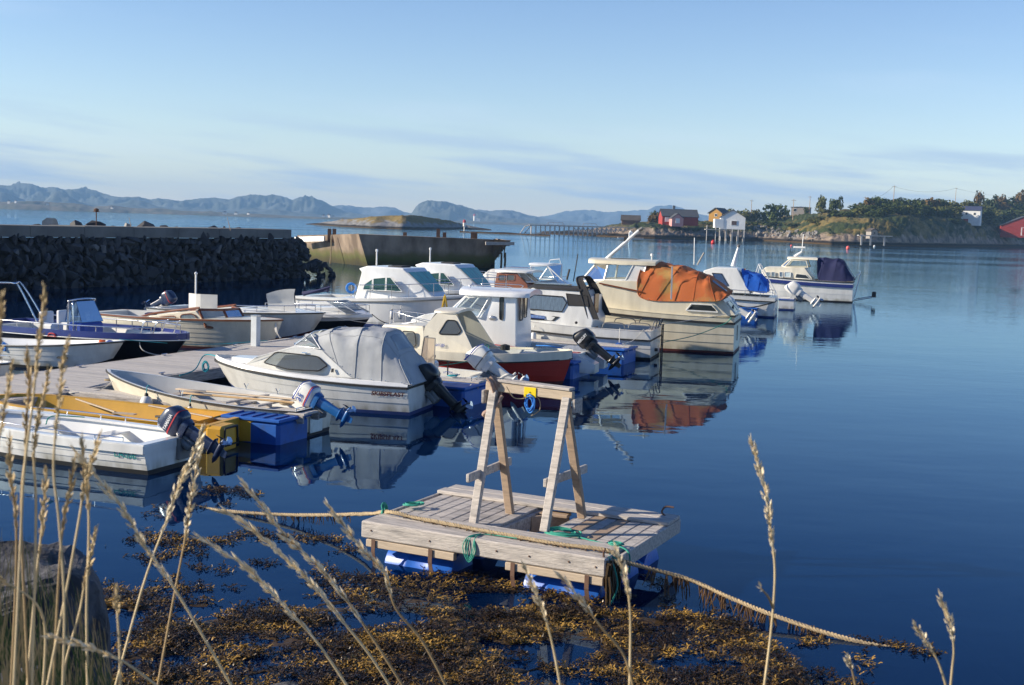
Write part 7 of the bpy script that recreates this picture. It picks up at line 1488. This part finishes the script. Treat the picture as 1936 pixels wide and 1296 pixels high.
# mooring lines from sterns and bows
for a_, c_, m_, lab in ((B6.w(.3, .3, .88), PF.w(31.4, 11.2, .5), 'rope_white', 'white line from the red hulled stern to its finger pier'), (B7.w(.3, .9, .75), B7.w(.9, 1.5, .45), 'rope_white', 'white line looped down the stern quarter of the pilothouse boat'), (B4.w(.3, .75, .72), PF.w(24.6, 11.6, .5), 'rope_white', 'pale line behind the grey canopy boat to the finger pier'),
    (B1.w(4.5, -.2, .6), PF.w(17.5, 17.1, .5), 'rope_white', 'white line from the dinghy bow to the pontoon'), (B3.w(.2, -.5, .55), PF.w(19.5, 11.9, .52), 'rope_tan', 'tan line from the cream open boat stern to the ribbed float'), (B20.w(4.5, .1, .8), PF.w(29.6, 19.4, .48), 'rope_teal', 'teal line from the white open boat bow to the pontoon'), (B23.w(6.0, .1, .95), PF.w(37.6, 19.3, .48), 'rope_white', 'white line from the grey sided motorboat bow to the pontoon'), (B8.w(.2, 1.1, .95), PF.w(35.6, 10.8, .5), 'rope_white', 'pale line from the curtained boat stern to the dark blue float')):
    md = a_.lerp(c_, .5) - Vector((0, 0, .12)); line('mooring_line', [a_, md, c_], m_, .010, lab)
coil('rope_heap', PF.w(19.4, 12.3, .53), .10, 'rope_tan', .011, 4, 41, True, 'heap of tan and white rope on the ribbed blue float', 'rope')
coil('rope_heap', PF.w(25.2, 11.6, .52), .09, 'rope_teal', .011, 4, 43, True, 'teal rope heap on the blue float beyond the canopied boat', 'rope')
for k, (Bz, x, lab) in enumerate(((B4, 2.9, 'white fender on the port side of the grey canopy boat'), (B9, 5.2, 'white fender high on the cream side of the orange canopy boat'), (B8, 3.6, 'white fender on the side of the curtained boat'))):
    if k: fender(Bz.w(x, Bz.hb(x / Bz.L) + .10, Bz.sz(x / Bz.L) - .3), lab, .09, .42, rope='rope_white')
# ================================================================== NEAR SHORE, SEAWEED, GRASS
mat('bank_earth', (.055, .05, .035), .95, .4, 3, world=True, bump=.03, bscale=4)
def bank_z(x, y):
    z = interp([(-3, 2.45), (1.5, 2.35), (4, 1.75), (7, .85), (8.8, .28), (10.2, -.05), (12, -.4)], y + .18 * x if x > 0 else y - .02 * x)
    return z + .10 * noise.noise((x * .9, y * .9, 1)) + .04 * noise.noise((x * 3, y * 3, 2))
b = MB(); b.use('bank_earth'); b.grid([[(x, y, bank_z(x, y)) for x in [-60, -30, -16] + [-9 + i * .5 for i in range(37)] + [14, 25, 60]] for y in [-3 + i * .4 for i in range(38)]])
o = b.build('bank', kind='structure', smooth=80); tag(o, 'dark grassy shore bank at the bottom of the photo')
mat('near_rock', (.085, .085, .095), .85, 0, 3.5, col2=(.022, .022, .027), thr=(.42, .58), bump=.05, bscale=9, world=True, detail=10)
def rock(name, c, dims, seed, lab, rz=0, m='near_rock'):
    bm = bmesh.new(); bmesh.ops.create_icosphere(bm, subdivisions=5, radius=1)
    for v in bm.verts:
        p = v.co.normalized(); e = .42; q = Vector([math.copysign(abs(k) ** e, k) for k in p]); d = 1 + .16 * noise.fractal((q * 1.1 + Vector((seed, 0, 0)))[:], 1, 2.1, 6) + .05 * noise.turbulence((q * 4)[:], 3, True)
        v.co = Vector((q.x * dims[0] * d, q.y * dims[1] * d, q.z * dims[2] * d))
    me = bpy.data.meshes.new(name); bm.to_mesh(me); bm.free(); me.materials.append(_mats[m]); me.polygons.foreach_set('use_smooth', [True] * len(me.polygons)); me.set_sharp_from_angle(angle=math.radians(24))
    o = bpy.data.objects.new(name, me); COL.objects.link(o); o.location = c; o.rotation_euler = (0, 0, rz); tag(o, lab, 'rock'); return o
p = DP(70, 1112, 7.6); rock('shore_boulder', (p.x - .34, p.y + .35, p.z - .84), (.60, .60, .88), 4, 'large grey shore boulder with dark face behind the grass at left', .35)
p = DP(1045 if 0 else 390, 1296, 9.3); rock('shore_rock', (p.x, p.y, .06), (.30, .25, .2), 9, 'small brown rock in the seaweed at the bottom edge', .5, m='kelp_dark')
p = DP(520, 1300, 9.0); rock('shore_rock', (p.x, p.y, p.z - .16), (.22, .18, .14), 12, 'pale flat rock just showing at the bottom edge', .3)
p = DP(5, 1290, 6.0); rock('shore_rock', (p.x, p.y, p.z - .3), (.25, .3, .3), 15, 'pale rock in the lower left corner under the grass', .3)
# --- seaweed: fronds scattered where the photo shows them
def inpoly(x, y, P):
    c = False; j = len(P) - 1
    for i in range(len(P)):
        if (P[i][1] > y) != (P[j][1] > y) and x < (P[j][0] - P[i][0]) * (y - P[i][1]) / (P[j][1] - P[i][1]) + P[i][0]: c = not c
        j = i
    return c
dense = [(150, 1300), (190, 1130), (300, 1118), (380, 1102), (450, 1108), (560, 1150), (640, 1130), (690, 1105), (800, 1112), (900, 1135), (1050, 1150), (1130, 1160), (1230, 1170), (1300, 1165), (1400, 1175), (1440, 1215), (1500, 1250), (1540, 1320), (1000, 1400), (150, 1400)]
mid = [(0, 1120), (40, 1010), (180, 985), (330, 975), (420, 985), (520, 1010), (640, 1015), (720, 1060), (850, 1080), (960, 1100), (1150, 1130), (1200, 1085), (1300, 1100), (1420, 1150), (1560, 1200), (1700, 1215), (1790, 1235), (1740, 1275), (1660, 1320), (0, 1320)]
def kelp_h(x, y, u, v):
    h = .008 + .07 * max(0, fbm(x * .55, y * .8, 4, 3) + .10) + .06 * max(0, .35 - 1.4 * abs(fbm(x * 1.3, y * 2.2, 6, 4)))
    return h * min(1, max(0, (v - 1090) / 90)) 
q = random.Random(21); V = []; Fc = []; Cc = []
N_ = 0; tries = 0
MP = {}
while N_ < 40000 and tries < 260000:
    tries += 1; x = q.uniform(-4.8, 4.6); y = q.uniform(9.2, 19.0); u, v = PX((x, y, 0))
    if u < -60 or u > 1990 or v > 1380: continue
    n1 = fbm(x * .9, y * 1.3, 7, 4); n2 = fbm(x * 3.1, y * 3.6, 1, 3)
    if inpoly(u, v, dense): 
        ok = n1 + n2 * .55 > -.16 - max(0, v - 1150) * .0012 and n1 > -.30 - max(0, v - 1150) * .001; h0 = kelp_h(x, y, u, v)
    elif inpoly(u, v, mid): ok = n1 + n2 * .6 > (.20 if v < 1100 else .08) ; h0 = .0
    elif 60 < u < 500 and 885 < v < 975: ok = n1 + n2 * .6 > .30; h0 = 0
    else: continue
    if not ok: continue
    N_ += 1
    deep = h0 < .02 and q.random() < .55
    base = Vector((x, y, h0 + (q.uniform(-.10, -.01) if deep else q.uniform(-.005, .02))))
    a = q.uniform(0, 6.283); L_ = q.uniform(.022, .06); lift = q.uniform(.0, .03) if not deep else .0; n3 = fbm(x * 2.2 + 5, y * 3.4, 9, 3); tone = min(1, max(0, q.random() ** 1.5 * .7 + n3 * 1.5 + .04)) * (.5 if deep else .85)
    def rib(o_, a, L_, w0, depth=0):
        d = Vector((math.cos(a), math.sin(a), 0)); pv = o_; i0 = len(V); w = w0
        sd_ = Vector((-d.y, d.x, q.uniform(-.6, .6))).normalized()
        V.append(tuple(pv - sd_ * w)); V.append(tuple(pv + sd_ * w))
        for k in range(2):
            d = (d + Vector((q.uniform(-.5, .5), q.uniform(-.5, .5), q.uniform(-.35, .45)))).normalized(); pv = pv + d * L_ * .5 + Vector((0, 0, lift * (.5 if k == 0 else -.3))); w *= .85
            V.append(tuple(pv - sd_ * w)); V.append(tuple(pv + sd_ * w)); Fc.append((i0 + k * 2, i0 + k * 2 + 1, i0 + k * 2 + 3, i0 + k * 2 + 2)); Cc.append(tone)
        return pv, math.atan2(d.y, d.x)
    e, a2 = rib(base, a, L_, q.uniform(.004, .009)); rib(e, a2 + .6, L_ * .7, .007); rib(e, a2 - .6, L_ * .7, .007)
KM = bpy.data.materials.new('bladder_wrack'); KM.use_nodes = True; _mats['bladder_wrack'] = KM
t = KM.node_tree; n = t.nodes; l = t.links; bs = n['Principled BSDF']; at = n.new('ShaderNodeAttribute'); at.attribute_name = 'tone'; cr = n.new('ShaderNodeValToRGB'); e = cr.color_ramp.elements
e[0].color = (.022, .012, .005, 1); e[1].color = (.46, .27, .045, 1); x_ = e.new(.5); x_.color = (.115, .068, .016, 1); l.new(at.outputs['Fac'], cr.inputs[0]); l.new(cr.outputs[0], bs.inputs['Base Color']); bs.inputs['Roughness'].default_value = .42
print('fronds', N_, len(Fc))
o = np_mesh('seaweed', V, Fc, KM); tag(o, 'brown and golden bladder wrack floating and lying in the shallows', kind='stuff')
at_ = o.data.attributes.new('tone', 'FLOAT', 'FACE'); at_.data.foreach_set('value', np.array(Cc, np.float32))
# weed mat under the fronds
b = MB(); b.use('kelp_dark'); R_ = []
for j in range(70):
    row = []
    for i in range(120):
        x = -4.8 + i * .08; y = 8.8 + j * .07; u, v = PX((x, y, 0)); n1 = fbm(x * .9, y * 1.3, 7, 4)
        z = (kelp_h(x, y, u, v) - .012 + .02 * fbm(x * 5, y * 5, 2, 3)) if inpoly(u, v, dense) and n1 > -.22 else -.12
        row.append((x, y, z))
    R_.append(row)
b.grid(R_); o = b.build('seaweed_mat', kind='stuff', smooth=80); tag(o, 'dark matted seaweed mounds under the golden fronds')
# --- tall dune grass stalks
mat('straw', (.62, .50, .31), .75, .3, 12); mat('straw_pale', (.80, .71, .54), .8, .2, 12); mat('blade_green', (.07, .11, .03), .6, .4, 9)
G = [
 ([(460, 915), (500, 962), (540, 1015), (590, 1060), (640, 1115), (700, 1200), (770, 1310)], .62, 2.3, 'grass stalk with wide seed head, second of the three crossing left of the raft'),
 ([(378, 1018), (450, 1062), (505, 1112), (548, 1158), (600, 1215), (665, 1310)], .60, 2.2, 'pale curved grass stalk, lowest of the three crossing left of the raft'),
 ([(422, 965), (475, 1000), (530, 1048), (590, 1105), (640, 1165), (700, 1240), (745, 1310)], .55, 2.4, 'grass stalk lying just under the widest seed head'),
 ([(620, 956), (655, 1000), (690, 1045), (728, 1085), (748, 1150), (800, 1215), (850, 1310)], .50, 2.2, 'curving grass stalk reaching the left corner of the raft'),
 ([(140, 850), (185, 905), (232, 962), (275, 1035), (325, 1105), (385, 1205), (445, 1310)], .55, 1.7, 'thick blurred grass stalk slanting right across the white dinghy reflection'),
 ([(385, 812), (362, 870), (335, 925), (315, 985), (270, 1110), (215, 1310)], .40, 2.1, 'pale stalk leaning right with its tip on the dinghy outboard'),
 ([(378, 855), (366, 915), (356, 980), (350, 1020), (325, 1150), (296, 1310)], .38, 2.2, 'pale stalk crossing close right of the leaning one'),
 ([(92, 1203), (140, 1216), (195, 1234), (235, 1252), (300, 1300), (330, 1330)], .75, 1.6, 'low arching seed head near the lower left corner'),
 ([(992, 1075), (1012, 1120), (1030, 1165), (1045, 1220), (1062, 1310)], .55, 1.9, 'thin blurred stalk in front of the right blue barrel'),
 ([(1058, 1088), (1098, 1135), (1140, 1190), (1180, 1240), (1200, 1310)], .40, 1.8, 'thin stalk slanting down right of the barrel front'),
 ([(1162, 1035), (1180, 1085), (1190, 1140), (1192, 1200), (1190, 1310)], .45, 1.9, 'upright stalk before the right front corner of the raft'),
 ([(1420, 832), (1436, 885), (1450, 945), (1458, 1010), (1465, 1085), (1458, 1190), (1443, 1310)], .48, 2.0, 'tall lone upright stalk against open water right of the raft'),
 ([(1438, 1112), (1452, 1128), (1462, 1150)], .2, 2.0, 'short side sprig on the tall lone stalk'),
 ([(1778, 1130), (1795, 1175), (1803, 1225), (1800, 1265), (1795, 1320)], .60, 2.0, 'straight seed head near the lower right corner'),
 ([(1730, 1182), (1752, 1215), (1775, 1255), (1795, 1320)], .6, 2.0, 'slanting stalk left of the straight seed head at lower right'),
 ([(1604, 1244), (1612, 1272), (1622, 1320)], .6, 2.0, 'short stalk tip peeking in at the bottom right of centre'),
 ([(84, 545), (80, 600), (72, 660), (66, 720), (60, 780), (45, 900), (38, 1050), (25, 1320)], .30, 1.35, 'tallest thick seed head in the left cluster of grass'),
 ([(128, 640), (118, 700), (112, 760), (104, 830), (102, 900), (112, 990), (122, 1150), (118, 1320)], .36, 1.3, 'dark thick stalk right of the tallest seed head'),
 ([(50, 665), (55, 730), (50, 790), (48, 860), (40, 980), (55, 1320)], .35, 1.6, 'seed head reaching up between the two open boats at left'),
 ([(92, 700), (82, 750), (70, 800), (64, 870), (68, 980), (60, 1320)], .35, 1.6, 'slim stalk crossing the yellow boat bow'),
 ([(22, 690), (14, 740), (4, 800), (-8, 900), (-20, 1320)], .35, 1.4, 'stalk at the far left edge over the pontoon'),
 ([(4, 560), (0, 640), (-8, 760), (-20, 1320)], .3, 1.3, 'stalk cut by the left edge of the photo'),
 ([(187, 826), (172, 880), (158, 930), (150, 980), (125, 1120), (85, 1320)], .35, 1.6, 'stalk leaning right over the white dinghy side'),
 ([(155, 828), (160, 885), (166, 940), (168, 1010), (164, 1150), (166, 1320)], .35, 1.7, 'upright stalk before the painted name on the dinghy'),
 ([(18, 830), (20, 900), (30, 980), (30, 1100), (20, 1320)], .35, 1.7, 'short stalk low at the left edge before the dinghy'),
 ([(180, 1000), (172, 1050), (160, 1105), (150, 1160), (125, 1250), (118, 1320)], .45, 1.8, 'pale seed head in front of the shore boulder'),
 ([(88, 890), (84, 950), (78, 1010), (66, 1120), (50, 1320)], .4, 1.8, 'stalk in front of the left part of the shore boulder'),
 ([(140, 870), (132, 930), (120, 990), (112, 1080), (100, 1320)], .35, 1.7, 'stalk between the dark thick one and the dinghy name'),
 ([(220, 1110), (222, 1160), (226, 1220), (228, 1320)], .4, 1.5, 'dark blurred stalk right of the shore boulder'),
 ([(-5, 1095), (30, 1112), (70, 1145), (86, 1200), (80, 1320)], .15, 1.7, 'bent straw stem arching in front of the boulder top'),
]
def root_z(x, y): return bank_z(x, y)
mat('straw_dark', (.36, .26, .14), .8, .3, 12)
for gi, (pts, hf, y, lab) in enumerate(G):
    q = random.Random(100 + gi)
    P = crp([DP(u, v, y + .05 * k) for k, (u, v) in enumerate(pts)], 6)
    base = P[-1]; 
    if gi != 12: P += crp([base, base.lerp(Vector((base.x * .92, base.y, root_z(base.x, base.y) - .03)), .5) + Vector((.01, 0, 0)), Vector((base.x * .9, base.y, root_z(base.x, base.y) - .05))], 3)[1:]
    org = P[-1]; t = thing('grass_stalk', lab, 'grass stalk', org, 0, 'tall dry grass stalks in the foreground'); P = [p - org for p in P]
    b = MB(); b.tube(P[::-1], .0026 * y / 1.8, 5, r2=.0011); b.build('stem', t, 'straw' if gi % 3 else 'straw_dark', smooth=70)
    S = [0]
    for a, c in zip(P, P[1:]): S.append(S[-1] + (c - a).length)
    npx = sum(math.dist(a, c) for a, c in zip(pts, pts[1:])); hl = min(.96, hf * 1.65) * npx * y / FPX; b = MB(); k = int(hl / .0030); wd = (.0088 if gi < 16 else .0078) * (y / 1.9)
    for i in range(k):
        s = hl * i / k; j = max(1, next((m_ for m_, sv in enumerate(S) if sv >= s), len(S) - 1)); p = P[j - 1].lerp(P[j], (s - S[j - 1]) / max(1e-6, S[j] - S[j - 1])); d = (P[j - 1] - P[j]).normalized()
        f = s / hl; thick = (.40 + .60 * math.sin(math.pi * min(1, f * .95 + .06))) * (1 if math.sin(f * 34 + gi) > -.5 else .5); e = d.orthogonal().normalized(); e = Matrix.Rotation(q.uniform(0, 6.28), 3, d) @ e
        L_ = q.uniform(.014, .024) * (y / 1.9); o0 = p + e * wd * .25 * thick; tip = o0 + d * L_ + e * wd * .65 * thick; mid_ = o0.lerp(tip, .45); w = wd * .34 * thick; g = d.cross(e)
        b.loft([[o0 + g * .0004, o0 - g * .0004, o0 + e * .0004], [mid_ + g * w, mid_ - g * w, mid_ + e * w], [tip + g * .0003, tip - g * .0003, tip + e * .0003]], cap=False)
    b.build('seed_head', t, 'straw_pale' if gi < 16 else 'straw')
q = random.Random(77); V = []; Fc = []
for i in range(520):
    dd = q.uniform(1.9, 4.2); u = q.uniform(-120, 260) if q.random() < .85 else q.uniform(-100, 900); 
    if u > 260 and dd > 2: continue
    topv = 1296 - (q.uniform(20, 330) if u < 200 else q.uniform(-40, 30)) * max(.15, 1 - max(0, u - 20) / 300); p1 = DP(u, topv, dd); x0 = p1.x * .97 + q.gauss(0, .16); z0 = bank_z(x0, dd); p0 = Vector((x0, dd, z0 - .02)); pm_ = p0.lerp(p1, .55) + Vector((q.uniform(-.05, .05), 0, .05)); w = q.uniform(.0018, .0045)
    i0 = len(V)
    for p, ww in ((p0, w), (pm_, w * .8), (p1, .0003)): V += [(p.x - ww, p.y, p.z), (p.x + ww, p.y + ww * .5, p.z)]
    Fc += [(i0, i0 + 1, i0 + 3, i0 + 2), (i0 + 2, i0 + 3, i0 + 5, i0 + 4)]
M2 = mat('blade_mix', (.035, .075, .015), .6, 0, 9, col2=(.38, .28, .14), thr=(.47, .53), world=True); o = np_mesh('grass', V, Fc, M2); tag(o, 'thin green and straw grass blades at the lower left', kind='stuff')
